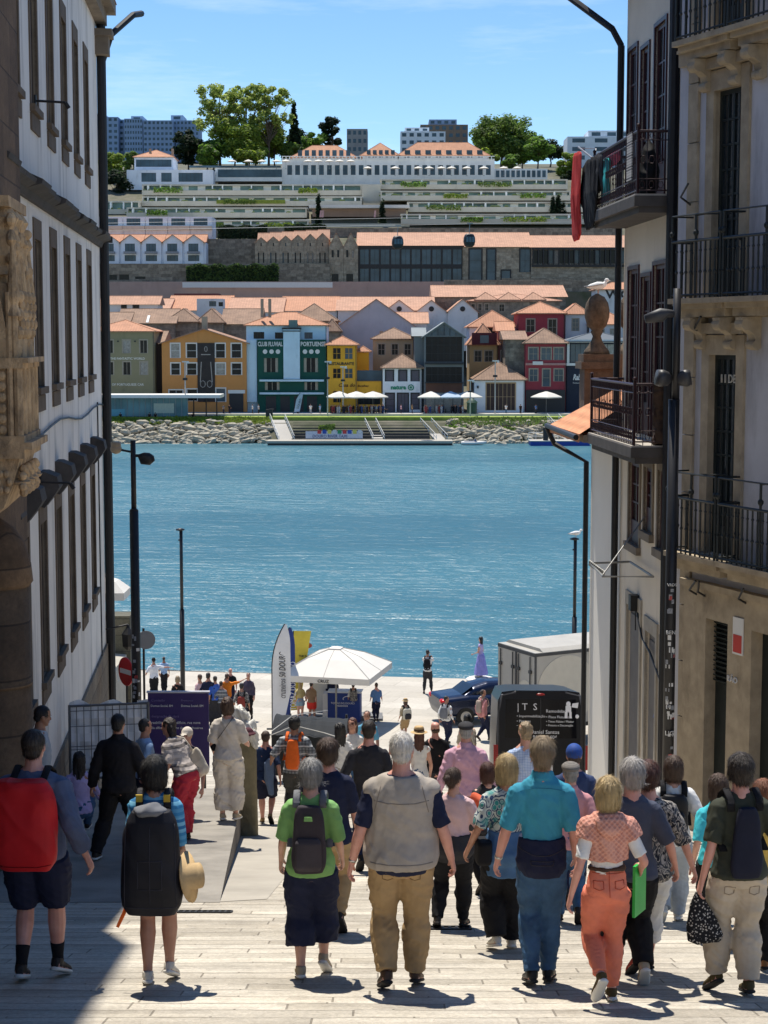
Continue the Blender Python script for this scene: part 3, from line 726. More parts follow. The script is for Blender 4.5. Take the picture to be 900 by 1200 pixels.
c = person('grey haired man in a turquoise polo with a navy jacket tied round his waist', 633, 856, 1155, face=-3, wd=.84, sk='pink', hair=('short','sandy'), top=TOP(turq, .48, .50, .015, nm='polo_shirt', collar=True), bottom=TR(jeans, 1.0, (1.04,1.18,1.5)), layers=[dict(nm='tied_jacket', m=navy, z0=.455, z1=.605, o0=.05, o1=.040)],
    shoes=(cloth('shoe_black', (.014,.013,.013), .2, .4), sole_d), legs={'L': (-.08, 4, 0), 'R': (.12, 0, 0)}, arms={'L': (.08,.06,-.29), 'R': (.05,.05,-.29)})
watch(c, 'L')
stitch(c, c['root'], 'polo_shirt', [[(-.085,.775),(-.03,.79),(.03,.79),(.085,.775)]], cloth('seam_turq', (.03,.2,.3)), .0025)
stitch(c, c['root'], 'tied_jacket', [[(-.09,.555),(-.03,.535),(.03,.535),(.09,.555)],[(-.045,.515),(-.04,.50),(.04,.50),(.045,.515),(-.045,.515)]], SM['dark'], .004)
c = person('blonde woman in coral trousers with a coral knit sweater over her shoulders', 709, 907, 1176, face=3, sex='f', wd=.87, sk='pink', hair=('bob','blond'), top=TOP(white, .44, .585, .009, nm='tee', flare=.002), bottom=TR(coral, .965, (1.10,1.18,1.5), .612, .016),
    layers=[dict(nm='knit_sweater', m=peach, z0=.640, z1=.840, o0=.050, o1=.040, shoulders=True, arm=.2), dict(nm='belt', m=brownl, z0=.598, z1=.616, o0=.030, o1=.030)], shoes=(shoe_o, sole_w), legs={'L': (-.26, 52, .05), 'R': (.06, 0, 0)}, arms={'L': (.08,-.02,-.295), 'R': (.09,.10,-.22)})
stitch(c, c['root'], 'trousers', pocket_lines(-.045,.555,.04)+pocket_lines(.045,.555,.04)+[[(0,.595),(0,.49)],[(-.09,.585),(.09,.585)]], SM['coral'], .0028)
hb = MB(c['T']); hh_ = c['h']; y_ = back_y(c,.78)-.018
hb.loft([(0,y_+.045,.850*hh_),(0,y_+.008,.825*hh_),(0,y_-.012,.785*hh_),(0,y_-.006,.735*hh_)], [.075,.105,.085,.02], [.03,.028,.024,.012], n=16, frames=(Vector((1,0,0)),Vector((0,1,0)))); fuse(hb, 'hood', .0095, peach, c['root'], 2, (.006, 4, 22, .2))
w_ = handpoint(c, 'R', .09); hb = MB(); hb.box(w_.x-.012, w_.x+.006, w_.y-.10, w_.y+.10, w_.z-.28, w_.z+.06); o = hb.build('shopping_bag', cloth('green_plastic', (.04,.48,.09), .1, .35), c['root'])
o.parent = None; o.location = c['p']; o.rotation_euler = (0,0,c['rot']); tag(o, 'bright green plastic bag held by the blonde woman in coral trousers', 'bag')
o.data.transform(Matrix.Translation(w_) @ Matrix.Rotation(R(-32), 4, 'Z') @ Matrix.Translation(-w_))
c = person('dark haired woman in an olive tee and beige trousers with dark slim pack', 862, 883, 1168, face=6, sex='f', wd=1.12, sk='pink', hair=('full','dark'), top=TOP(olive, .46, .50, .018, nm='tee'), bottom=TR(beige, .975, (1.15,1.45,2.2)), shoes=(shoe_o, sole_d), legs={'L': (.10, 20, 0), 'R': (-.03, 4, 0)}, arms={'L': (.07,-.01,-.30), 'R': (.12,.10,-.24)})
stitch(c, c['root'], 'trousers', pocket_lines(-.05,.475,.04)+pocket_lines(.05,.475,.04), SM['beige'], .0028)
t = backpack(c, 'slim navy sling backpack on the woman in the olive tee', .24, .515, .80, .10, cloth('sling_navy', (.012,.014,.028)), black, None, .62)
w_ = handpoint(c, 'L', .10); hb = MB(); hb.loft([w_+Vector((.0,0,.02)), w_+Vector((0,0,-.06)), w_+Vector((.03,0,-.20)), w_+Vector((.05,0,-.30)), w_+Vector((.05,0,-.33))], [.02,.06,.11,.13,.10], [.02,.03,.05,.05,.02], n=14); o = fuse(hb, 'tote_bag', .011, dotted, None, 2, (.008, 7, 20, .5)); o.location = c['p']; o.rotation_euler = (0,0,c['rot']); tag(o, 'black tote bag with pale speckles hanging from the hand of the woman in olive', 'bag')
c = person('red haired woman in a yellow top, mostly hidden behind the woman in olive', 889, 903, 1142, face=-4, sex='f', sk='fair', hair=('long','red'), top=TOP(cloth('yellow_top', (.60,.42,.10)), .5), bottom=TR(black), shoes=(cloth('tan_shoe', (.28,.12,.04)), sole_d), legs=WALK)
c = person('woman in a bright turquoise top half hidden left of the woman in olive', 842, 898, None, Y=13.2, face=0, sex='f', sk='fair', hair=('bob','brown'), top=TOP(cloth('bright_turq', (.06,.50,.58)), .5), bottom=TR(black), shoes=(shoe_d, sole_d), legs=WALK2)
c = person('woman in black and cream leaf print shirt, white cropped trousers and red sandals', 756, 881, 1142, face=8, sex='f', wd=1.1, sk='pink', hair=('full','auburn'), turn=-28, top=TOP(leafp, .55, .47, .02), bottom=TR(white, .80, (1.12,1.4,1.7)), shoes=(cloth('sandal_red', (.30,.04,.03)), sole_d), legs=WALK, arms={'R': (.13,.02,-.28), 'L': (.06,.0,-.3)})
c = person('woman in slate navy tee with curly grey hair behind the blonde woman', 737, 878, 1155, face=5, sex='f', wd=1.08, sk='pink', hair=('full','salt'), top=TOP(cloth('slate_tee', (.065,.075,.11)), .5, .5, .017, nm='tee'), bottom=TR(black, 1, (1.2,1.5,2.0)), shoes=(shoe_b, sole_w), legs=WALK2, arms={'R': (.12,.06,-.27), 'L': (.07,0,-.3)})
c = person('brown haired woman in a white blouse and pale grey trousers', 786, 878, 1082, face=-6, sex='f', sk='fair', hair=('bob','brown'), top=TOP(white, .95, .5, .02), bottom=TR(lightgrey, 1, (1.15,1.5,2.1)), shoes=(shoe_w, sole_w), legs=WALK, arms={'R': (.14,.02,-.26)})
backpack(c, 'small black leather backpack on the woman in the white blouse', .27, .57, .80, .13, cloth('bag_black', (.012,.012,.014), .1, .45), black, cloth('bag_black2', (.016,.016,.018), .1, .45))
w_ = handpoint(c, 'R'); hb = MB(); hb.loft([w_+Vector(q) for q in ((0,0,.07),(.05,.0,.0),(.06,0,-.14),(.02,0,-.28),(-.02,0,-.34))], [.04,.10,.12,.09,.05], [.03,.06,.07,.05,.03], n=14); o = fuse(hb, 'white_jacket', .011, white, None, 2, (.02, 9, 14, .8)); o.location = c['p']; o.rotation_euler = (0,0,c['rot']); tag(o, 'crumpled white jacket carried over an arm beside the woman in the white blouse', 'jacket')
c = person('blonde woman in a teal paisley tee over a denim tunic and wide black trousers', 592, 879, 1114, face=6, sex='f', wd=1.0, sk='tan', hair=('bob','blond'), top=TOP(paisley, .48, .60, .018, nm='tee'), bottom=TR(black, .99, (1.15,1.6,2.5)), layers=[dict(nm='tunic', m=denim, z0=.40, z1=.625, o0=.06, o1=.036)], shoes=(shoe_w, sole_w), legs={'L': (-.04,8,0), 'R': (.10,0,0)}, arms={'L': (.10,.05,-.27), 'R': (.05,.05,-.28)})
t = worn(c, 'crossbody_bag', 'black crossbody handbag at the hip of the woman in the paisley tee', 'handbag'); hb = MB(c['T']); sling(c, hb, 1, .60); hb.build('strap', black, t, smooth=True)
hb = MB(c['T']); hb.loft([(-.19,-.05,.47*c['h']),(-.19,-.05,.49*c['h']),(-.185,-.05,.575*c['h']),(-.18,-.05,.585*c['h'])], [.055,.06,.06,.05], [.10,.12,.12,.10], n=16, frames=(Vector((1,0,0)),Vector((0,1,0))), sq=.5); fuse(hb, 'pouch', .011, black, t, 2)
c = person('woman with auburn hair just left of the blonde woman in paisley', 571, 893, None, Y=17, face=10, sex='f', sk='fair', hair=('bob','auburn'), top=TOP(charcoal, .9), bottom=TR(black), shoes=(shoe_d, sole_d), legs=WALK)
c = person('woman with tied up hair in pale pink tee, holding a coral cardigan', 531, 903, 1088, face=-8, sex='f', wd=1.12, sk='fair', hair=('bun','brown'), turn=-30, top=TOP(cloth('pale_pink', (.62,.42,.42)), .5, .55, .016, nm='tee'), bottom=TR(black, 1, (1.15,1.4,1.7)), layers=[dict(nm='tied_jacket', m=charcoal, z0=.43, z1=.60, o0=.045, o1=.036)], shoes=(shoe_d, sole_d), legs={'L': (-.10,12,0,.05), 'R': (.10,0,0)}, arms={'R': (.03,.17,-.12), 'L': (.07,.1,-.25)})
w_ = handpoint(c, 'R'); hb = MB(); hb.loft([w_+Vector(q) for q in ((-.02,.05,.12),(.06,.02,.10),(.09,.0,.0),(.05,0,-.12),(.02,.04,-.18))], [.05,.06,.06,.055,.03], n=12); o = fuse(hb, 'coral_cardigan', .011, cloth('coral_scarf', (.66,.13,.06)), None, 2, (.015, 5, 20, .5)); o.location = c['p']; o.rotation_euler = (0,0,c['rot']); tag(o, 'coral cardigan bundled in the arms of the woman in pale pink', 'cardigan')
c = person('man in a grey flat cap and pink polo between turquoise polo and coral sweater', 669, 882, None, Y=14.6, face=0, wd=1.05, sk='pink', hair=('crop','grey'), hat=('flatcap', pattern('tweed', 'plaid', (.22,.20,.18), (.12,.11,.10), None, .2)), top=TOP(cloth('salmon_polo', (.55,.26,.28)), .5, collar=True, nm='polo_shirt'), bottom=TR(jeans), shoes=(shoe_d, sole_d), legs=WALK2)
c = person('man in a royal blue baseball cap and dark polo before the black van', 673, 862, None, Y=16, face=0, wd=1.05, sk='pink', hair=('crop','brown'), hat=('cap', cloth('blue_cap', (.025,.075,.30), .1, .7)), top=TOP(cloth('dark_blue_polo', (.035,.055,.13)), .5), bottom=TR(navy), shoes=(shoe_d, sole_d), legs=WALK)
c = person('fair haired person in a blue checked shirt standing before the black van', 616, 840, None, Y=20, face=4, sk='fair', hair=('short','sandy'), top=TOP(ging, .9), bottom=TR(navy), shoes=(shoe_d, sole_d), legs=WALK2)
c = person('man in long sleeved pink shirt and dark flat cap walking down the middle', 546, 838, None, Y=20.5, face=0, wd=1.14, sk='pink', hair=('crop','grey'), hat=('flatcap', charcoal), top=TOP(pink, .97, .51, .020, collar=True), bottom=TR(cloth('slate_trousers', (.06,.065,.085)), 1, (1.2,1.4,1.8)), shoes=(shoe_d, sole_d), legs=WALK, arms={'L': (.10,.0,-.29), 'R': (.10,.02,-.29)})
c = person('man in a plain black tee with cropped dark hair, left of the big vest man', 432, 838, None, Y=19.5, face=2, wd=1.08, sk='pink', hair=('crop','dark'), top=TOP(cloth('faded_black', (.024,.024,.030)), .48, nm='tee'), bottom=TR(navy), shoes=(shoe_d, sole_d), legs=WALK, arms={'L': (.12,.02,-.28)})
c = person('woman in a navy polo with short brown hair behind the green tee woman', 384, 857, None, Y=14, face=0, sex='f', wd=1.2, sk='pink', hair=('full','brown'), top=TOP(navy, .5, .49, .018, nm='polo_shirt'), bottom=TR(khaki), shoes=(shoe_d, sole_d), legs=WALK2)
c = person('dark haired man in a grey plaid shirt wearing an orange backpack', 346, 835, 968, face=-8, wd=1.02, sk='olive', hair=('full','black'), top=TOP(plaid, .55, .50, .02), bottom=TR(cloth('dark_grey_tr', (.06,.058,.055)), 1, (1.15,1.5,2.0)), shoes=(shoe_d, sole_d), legs=WALK, arms={'L': (.13,.06,-.22), 'R': (.09,.12,-.22)})
backpack(c, 'bright orange backpack on the man in the plaid shirt', .26, .55, .81, .13, orange, orange, None, .72)
w_ = handpoint(c, 'L'); hb = MB(); hb.loft([w_+Vector(q) for q in ((0,0,.10),(-.02,0,0),(-.03,0,-.25),(-.0,0,-.52))], [.05,.085,.095,.05], [.04,.05,.05,.03], n=12); o = fuse(hb, 'blue_jacket', .014, cloth('worn_denim', (.12,.17,.27)), None, 2, (.015, 5, 14, .9)); o.location = c['p']; o.rotation_euler = (0,0,c['rot']); tag(o, 'faded blue jacket draped from the arm of the orange backpack man', 'jacket')
c = person('man in navy tee and navy shorts just behind the stone pillar', 312, 852, 966, face=0, wd=1.05, sk='pink', hair=('crop','brown'), top=TOP(cloth('navy_tee', (.018,.035,.09)), .48, nm='tee'), bottom=dict(m=navy, nm='shorts', ln=.5, fit=(1.2,1.5,1.5)), shoes=(cloth('tan_shoe2', (.34,.22,.10)), sole_d), legs=WALK2)
# --- on the left pavement
c = person('woman in an off white jumpsuit with a black bag strap across her back', 268, 817, 962, face=-6, sex='f', wd=1.1, sk='fair', hair=('bob','brown'), top=TOP(offwhite, .5, .5, .024, nm='blouse'), bottom=TR(offwhite, .93, (1.25,1.75,2.8), .62, .014), shoes=(shoe_b, sole_w), ground=tz, legs={'L': (0,0,0), 'R': (.03,0,0)}, arms={'L': (.05,.10,-.26), 'R': (.05,.16,-.2)})
t = worn(c, 'shoulder_bag', 'black strapped shoulder bag across the woman in the off white jumpsuit', 'handbag'); hb = MB(c['T']); sling(c, hb, 1, .63, off=.036, wid=.02); hb.build('strap', black, t, smooth=True); hb = MB(c['T']); hb.ell((-.2,.03,.60*c['h']), (.05,.09,.08), 14, 8); hb.build('pouch', black, t, smooth=True)
c = person('long haired woman in red trousers and a striped cream top leaning to the left', 220, 836, 984, face=55, sex='f', wd=1.08, sk='tan', hair=('long','dark'), lean=30, turn=30, top=TOP(striped_top, .5, .52, .02, nm='blouse'), bottom=TR(redtr, 1, (1.2,1.6,2.4)), shoes=(shoe_d, sole_d), ground=tz, legs={'L': (-.05,0,0), 'R': (.08,0,0)}, arms={'R': (.06,.12,-.26), 'L': (.05,.15,-.2)})
t = worn(c, 'canvas_tote', 'large cream canvas tote on the shoulder of the woman in red trousers', 'bag'); hb = MB(c['T']); hb.loft([(.21,-.02,.47*c['h']),(.21,-.02,.50*c['h']),(.20,-.02,.66*c['h']),(.19,-.02,.69*c['h'])], [.05,.075,.06,.02], [.14,.17,.18,.16], n=14, frames=(Vector((1,0,0)),Vector((0,1,0)))); fuse(hb, 'sack', .013, cloth('cream_canvas', (.58,.52,.42)), t, 2, (.012, 4, 14, .3))
hb = MB(c['T']); hb.tube([(.19,-.10,.67*c['h']),(.16,-.06,.80*c['h']),(.12,0,.835*c['h']),(.15,.06,.80*c['h']),(.19,.07,.67*c['h'])], .01); hb.build('handle', cloth('cream_canvas', (0,0,0)), t, smooth=True)
c = person('man in a black jacket and black trousers standing with legs apart on the pavement', 141, 833, 1008, face=-10, wd=1.12, sk='tan', hair=('crop','black'), top=TOP(cloth('black_jacket', (.016,.015,.018)), .97, .485, .028, nm='jacket', collar=True), bottom=TR(black, 1, (1.15,1.4,1.9)), shoes=(shoe_d, sole_w), ground=tz, legs={'L': (-.12,0,0,.16), 'R': (.14,0,0,.06)}, arms={'L': (.10,.03,-.29), 'R': (.10,.08,-.28)})
c = person('dark haired man seen in profile behind the red rucksack man', 47, 826, None, Y=19.5, face=-70, sk='olive', hair=('crop','black'), nod=12, top=TOP(lightgrey, .9), bottom=TR(jeans), shoes=(shoe_d, sole_d), ground=tz, facebits=True)
c = person('black haired girl in a lilac top sitting low by the fence', 94, pos=(at(94,960,21.0).x, 21.0, tz(21.0)), H=1.58, face=8, sex='f', sk='olive', hair=('long','black'), top=TOP(lilac, .9), bottom=TR(jeans), shoes=(shoe_d, sole_w), hipz=.36, legs={'L': (.36,0,0), 'R': (.40,0,0)}, arms={'R': (.08,.14,-.22), 'L': (.05,.16,-.22)})
c = person('man in a pale blue shirt beside the long haired woman in red trousers', 170, 841, None, Y=21.2, face=-60, sk='tan', hair=('crop','black'), top=TOP(skyblue, .9), bottom=TR(navy), shoes=(shoe_d, sole_d), ground=tz, facebits=True)
c = person('person in a white cap and dark sunglasses facing up the street by the purple board', 219, pos=(at(219,849,23.2).x, 23.2, tz(23.2)), H=1.62, hipz=.50, face=160, sk='fair', hair=('crop','brown'), hat=('cap', offwhite), top=TOP(charcoal, .6), bottom=dict(m=khakil, nm='shorts', ln=.5, fit=(1.2,1.5,1.5)), shoes=(shoe_d, sole_w), facebits=True, ground=tz)
# --- middle distance
c = person('woman in a straw hat with dark band and white top, right of the vest man', 491, 847, None, Y=28, face=8, sex='f', sk='fair', hair=('long','auburn'), hat=('straw', strawm, cloth('band_brown', (.08,.05,.03))), top=TOP(white, .1, nm='top'), bottom=TR(jeans), shoes=(shoe_d, sole_d), legs=WALK)
c = person('balding man in a black tee with red face next to the straw hat woman', 510, 842, None, Y=29, face=12, sk='pink', hair=('fringe','brown'), top=TOP(black, .5, nm='tee'), bottom=TR(charcoal), shoes=(shoe_d, sole_d), legs=WALK2)
c = person('woman with very long black hair and a white top walking ahead of the navy polo', 398, 842, None, Y=27, face=15, sex='f', sk='olive', hair=('long','black'), top=TOP(white, .5), bottom=TR(beige), shoes=(shoe_w, sole_w), legs=WALK)
c = person('long haired auburn girl in a white tee walking up toward the camera', 413, 843, None, Y=30, face=172, sex='f', sk='fair', hair=('long','auburn'), top=TOP(white, .45, nm='tee'), bottom=TR(jeans), shoes=(shoe_w, sole_w), facebits=True, legs=WALK)
c = person('man in sunglasses and a bright blue top walking uphill before the kiosk', 430, 819, None, Y=40, face=170, sk='tan', hair=('short','dark'), top=TOP(cloth('cyan_top', (.12,.36,.52)), .5), bottom=TR(charcoal), shoes=(shoe_d, sole_d), facebits=True, legs=WALK)
c = person('man in a plain mid blue tee with a strap, right of the kiosk counter', 441, 806, 846, face=10, wd=1.1, sk='pink', hair=('short','brown'), top=TOP(blue, .5, nm='tee'), bottom=TR(navy), shoes=(shoe_d, sole_d), legs=WALK)
c = person('man in a white tee standing at the kiosk counter', 414, 803, 846, face=6, wd=1.06, sk='tan', hair=('short','dark'), top=TOP(white, .5, nm='tee'), bottom=TR(navy), shoes=(shoe_w, sole_w), legs=WALK2)
backpack(c, 'dark patterned backpack on the white tee man at the kiosk', .3, .55, .80, .15, leafp, black)
c = person('blonde woman in a yellow top and denim shorts beside the flags', 352, 799, 846, face=0, sex='f', sk='fair', hair=('long','blond'), top=TOP(cloth('pale_yellow', (.58,.48,.22)), .45, .58), bottom=dict(m=cloth('light_denim', (.25,.38,.48)), nm='shorts', ln=.25, fit=(1.2,1.4,1.4)), shoes=(shoe_w, sole_w))
c = person('man in a tan tee and red shorts beside the blonde at the flags', 365, 798, 848, face=-14, sk='tan', hair=('short','dark'), top=TOP(cloth('tan_tee', (.27,.17,.10)), .45, nm='tee'), bottom=dict(m=cloth('red_shorts', (.62,.04,.03)), nm='shorts', ln=.35, fit=(1.25,1.5,1.5)), shoes=(shoe_w, sole_w), legs=WALK)
c = person('dark haired kiosk seller standing behind the navy counter', 389, pos=(at(389,845,60.9).x, 60.9, gz(60.9)), H=1.68, face=180, sex='f', sk='tan', hair=('long','dark'), top=TOP(navy, .9), bottom=TR(navy), shoes=(shoe_d, sole_d), facebits=True)
c = person('person in a straw hat and khaki shorts walking on the bright quay', 475, 818, 868, face=20, sk='tan', hair=('bob','brown'), hat=('straw', strawm, black), top=TOP(khakil, .6), bottom=dict(m=khaki, nm='shorts', ln=.5, fit=(1.2,1.4,1.4)), shoes=(shoe_d, sole_d), legs=WALK)
backpack(c, 'cream and black backpack on the person in the straw hat on the quay', .34, .54, .80, .16, cloth('cream_pack', (.50,.47,.38)), black, charcoal)
c = person('man in a white shirt and navy trousers striding left across the quay', 523, 814, 873, face=-32, sk='tan', hair=('crop','black'), top=TOP(white, .9), bottom=TR(navy), shoes=(shoe_d, sole_d), legs=STEP, turn=-60)
backpack(c, 'grey backpack on the man in the white shirt striding left', .30, .56, .80, .15, grey, black)
c = person('person in a pink jacket and dark trousers striding right behind the blue car', 566, 807, 868, face=-58, sex='f', sk='tan', hair=('bun','dark'), top=TOP(cloth('pink_jacket', (.58,.25,.24)), .95, .47, .025, nm='jacket'), bottom=TR(navy), shoes=(shoe_d, sole_d), legs=STEP2, turn=-20)
backpack(c, 'beige backpack on the person in the pink jacket', .30, .55, .80, .15, cloth('beige_pack', (.38,.30,.24)), beige)
c = person('dark haired woman in a beige top walking past the blue car', 548, 829, None, Y=41, face=-20, sex='f', sk='fair', hair=('long','black'), top=TOP(beige, .6), bottom=TR(khakil), shoes=(shoe_w, sole_w), legs=WALK)
c = person('man in black trousers taking a photo at the quay edge', 501, 761, 813, face=-8, sk='tan', hair=('crop','black'), top=TOP(white, .45, nm='tee'), bottom=TR(charcoal, 1, (1.1,1.2,1.5)), shoes=(shoe_d, sole_d), legs={'L': (0,0,0,.06), 'R': (.05,0,0,.07)}, arms={'L': (-.05,.17,.06,.5,.1,-1), 'R': (-.04,.17,.07,.5,.1,-1)})
t = backpack(c, 'black backpack with a white mark on the man taking a photo', .30, .55, .81, .16, black, black)
hb = MB(c['T']); hb.box(-.015, .015, -.262, -.258, .60*c['h'], .68*c['h']); hb.box(-.07, .07, -.262, -.258, .585*c['h'], .60*c['h']); hb.build('mark', white, t)
BOL = ground_hit(563, 803)
BOL = Vector((at(563, 800, 66.0).x, 66.0, gz(66.0)))
c = person('woman in a long lavender dress standing on the white mooring bollard', 563, pos=(BOL.x, BOL.y, BOL.z+.56), H=1.62, face=62, sex='f', sk='fair', hair=('long','black'), top=TOP(lilac, .12, .52, .012, nm='dress_top'), bottom=dict(kind='skirt', nm='skirt', m=cloth('lavender', (.26,.26,.60)), z1=.60, ln=.86, flare=.17), shoes=(shoe_w, sole_w), facebits=True, arms={'L': (.03,.16,-.22), 'R': (.04,.05,-.3)})
# --- group sitting and standing beyond the purple board
def gp(label, px, ptop, Y, face, **k): return person(label, px, ptop, None, Y=Y, face=face, **k)
c = gp('man in white polo with dark cap pointing with stretched arm over the river', 180, 770, 64, 12, wd=1.12, sk='tan', hair=('crop','dark'), hat=('cap', black), top=TOP(cloth('polo_white', (.70,.72,.76)), .5, nm='polo_shirt'), bottom=TR(black), shoes=(shoe_d, sole_d), arms={'R': (.32,-.02,-.03), 'L': (.10,.08,-.22)})
c = gp('person in a light blue shirt beside the pointing man', 192, 773, 65.6, 10, sk='olive', hair=('short','black'), top=TOP(skyblue, .5), bottom=TR(black), shoes=(shoe_d, sole_d))
SEAT = [(208,792,'blonde woman in black sitting behind the purple board, first from the left','sandy','bob','f',black,1.62,10), (234,790,'woman with a pink blouse sitting in the group by the railing','brown','crop','f',cloth('pale_rose',(.60,.42,.44)),1.6,40), (244,788,'person in navy with black hair sitting behind the purple board','black','short','m',navy,1.66,-10),
        (252,792,'person in a bright blue tee in the sitting group','dark','crop','m',cloth('royal_tee',(.05,.13,.48)),1.66,15), (259,798,'person in a grey patterned shirt in the sitting group','dark','short','m',plaid,1.6,0)]
for px, pt, lb, hc, hs, sx, tm, H_, fc in SEAT:
    gp(lb, px, pt, 59, fc, sex=sx, sk='tan', hair=(hs, hc), top=TOP(tm, .6), bottom=TR(charcoal), shoes=(shoe_d, sole_d))
c = gp('man in an orange tee with one arm raised to point right', 266, 789, 59.5, -12, sk='tan', hair=('crop','brown'), top=TOP(cloth('orange_tee', (.70,.20,.02)), .6, nm='tee'), bottom=TR(navy), shoes=(shoe_d, sole_d), arms={'R': (.27,.06,.10)})
c = gp('bald man in a black tee beside the pointing orange tee man', 270, 783, 61.5, 176, sk='pink', hair=None, top=TOP(black, .45, nm='tee'), bottom=TR(navy), shoes=(shoe_d, sole_d), facebits=True)
c = gp('woman in dark clothes with a crossbody strap walking up from the quay', 291, 788, 60, 170, sex='f', wd=1.1, sk='fair', hair=('short','brown'), top=TOP(cloth('plum_top', (.075,.065,.10)), .95), bottom=TR(black), shoes=(shoe_d, sole_d), facebits=True, legs=WALK)
c = gp('person in floral shirt with a red pack right of the sitting group', 283, 800, 57, 0, sk='tan', hair=('short','black'), top=TOP(leafp, .6), bottom=TR(navy), shoes=(shoe_d, sole_d))
backpack(c, 'dark red backpack on the person in the floral shirt', .3, .52, .76, .16, cloth('dark_red', (.22,.04,.03)), black)
# ------------------------------------------------------------------ street, quay, pavement
def pave_mat():
    b = NB('paving'); X, Y, Z = b.sep()
    wob = b.noise(.55, 4, .6); yy = b.math('ADD', Y, b.math('MULTIPLY', wob, .26)); row = b.math('FLOOR', b.math('DIVIDE', yy, .25))
    wn = b.n.new('ShaderNodeTexWhiteNoise'); wn.noise_dimensions = '1D'; b.link(row, wn.inputs['W'])
    xx = b.math('ADD', X, b.math('MULTIPLY', wn.outputs[0], 7.3)); vv = b.comb(xx, yy, 0.0)
    w2 = b.math('ADD', b.math('MULTIPLY', b.noise(2.6, 3, .6, b.mapping((.8,1.4,1))), .085), yy); vv = b.comb(xx, w2, 0.0)
    br = b.brick(1.25, .25, .007, vv, (.42,.385,.325), (.60,.56,.485), (.27,.245,.205), .5, 2)
    xb = b.math('ADD', xx, b.math('MULTIPLY', b.noise(.9, 2), 1.1)); br2 = b.brick(.85, .125, .0035, b.comb(xb, w2, 0.0), (.80,.785,.77), (1.10,1.09,1.07), (.72,.70,.67), .33, 3)
    n = b.noise(1.3, 6, .65); n2 = b.noise(34, 6, .8); n3 = b.noise(.25, 4, .6); n4 = b.noise(5.0, 6, .75)
    col = b.mix(.65, br.outputs['Color'], br2.outputs['Color'], 'MULTIPLY')
    col = b.mix(.45, col, b.ramp(wn.outputs[0], [(.0,(.66,.65,.63)),(.5,(1,1,1)),(1.0,(1.22,1.2,1.17))]), 'MULTIPLY')
    col = b.mix(.5, col, b.ramp(n4, [(.28,(.62,.60,.57)),(.5,(1,1,1)),(.75,(1.18,1.17,1.15))]), 'MULTIPLY')
    col = b.mix(.6, col, b.ramp(n, [(.25,(.70,.69,.67)),(.75,(1.14,1.13,1.12))]), 'MULTIPLY')
    col = b.mix(.8, col, b.ramp(n2, [(.3,(.60,.59,.58)),(.7,(1.28,1.28,1.27))]), 'MULTIPLY')
    b.base(col); b.rough(b.ramp(n, [(.3,(.62,)*3),(.7,(.85,)*3)])); b.p.inputs['Specular IOR Level'].default_value = .3
    saw = b.math('FRACT', b.math('DIVIDE', w2, .25)); saw = b.math('POWER', saw, 3.0)
    h = b.math('ADD', b.math('ADD', b.math('MULTIPLY', br.outputs['Fac'], -.8), b.math('MULTIPLY', saw, .9)), b.math('MULTIPLY', b.noise(9, 5, .7), .7)); b.bump(h, .8, .03); return b.m
def quay_mat():
    b = NB('quay_flags'); v = b.mapping((1,1,1), (0,0,.28))
    br = b.brick(2.4, 1.2, .012, v, (.41,.375,.315), (.49,.45,.385), (.29,.26,.215)); n = b.noise(.5, 6, .6); n2 = b.noise(9, 4)
    col = b.mix(.6, br.outputs['Color'], b.ramp(n, [(.3,(.78,.77,.75)),(.7,(1.12,1.12,1.1))]), 'MULTIPLY'); col = b.mix(.4, col, b.ramp(n2, [(.3,(.8,)*3),(.7,(1.15,)*3)]), 'MULTIPLY')
    b.base(col); b.rough(.85); b.bump(b.math('ADD', br.outputs['Fac'], n2), .2, .01); return b.m
PAVE, QUAY = pave_mat(), quay_mat()
mb = MB(); ys = [-30, -15, 0, 8, 16, 24, 32, 40, 46, 49]
for a, b in zip(ys, ys[1:]): mb.poly([(-14,a,gz(a)),(14,a,gz(a)),(14,b,gz(b)),(-14,b,gz(b))])
struct(mb.build('street', PAVE))
qe = lambda x: 69.6 - .16*x
mb = MB(); xs = [-60,-40,-20,-14,-10,-5,0,5,10,14,20,40,60]
for a, b in zip(xs, xs[1:]):
    yy = [49, 52, 55, 58, 64, None]
    for i in range(5):
        ya0, yb0 = yy[i], yy[i]; ya1 = qe(a) if yy[i+1] is None else yy[i+1]; yb1 = qe(b) if yy[i+1] is None else yy[i+1]
        mb.poly([(a,ya0,gz(ya0)),(b,yb0,gz(yb0)),(b,yb1,gz(yb1)),(a,ya1,gz(ya1))])
    mb.poly([(a,qe(a),gz(70)),(b,qe(b),gz(70)),(b,qe(b),-3),(a,qe(a),-3)])
struct(mb.build('quay', QUAY))
for (x0, x1) in ((-60,-14),(14,60)):
    mb = MB()
    for a, b in zip(ys, ys[1:]): mb.poly([(x0,a,gz(a)-.02),(x1,a,gz(a)-.02),(x1,b,gz(b)-.02),(x0,b,gz(b)-.02)])
    struct(mb.build('side_ground', QUAY))
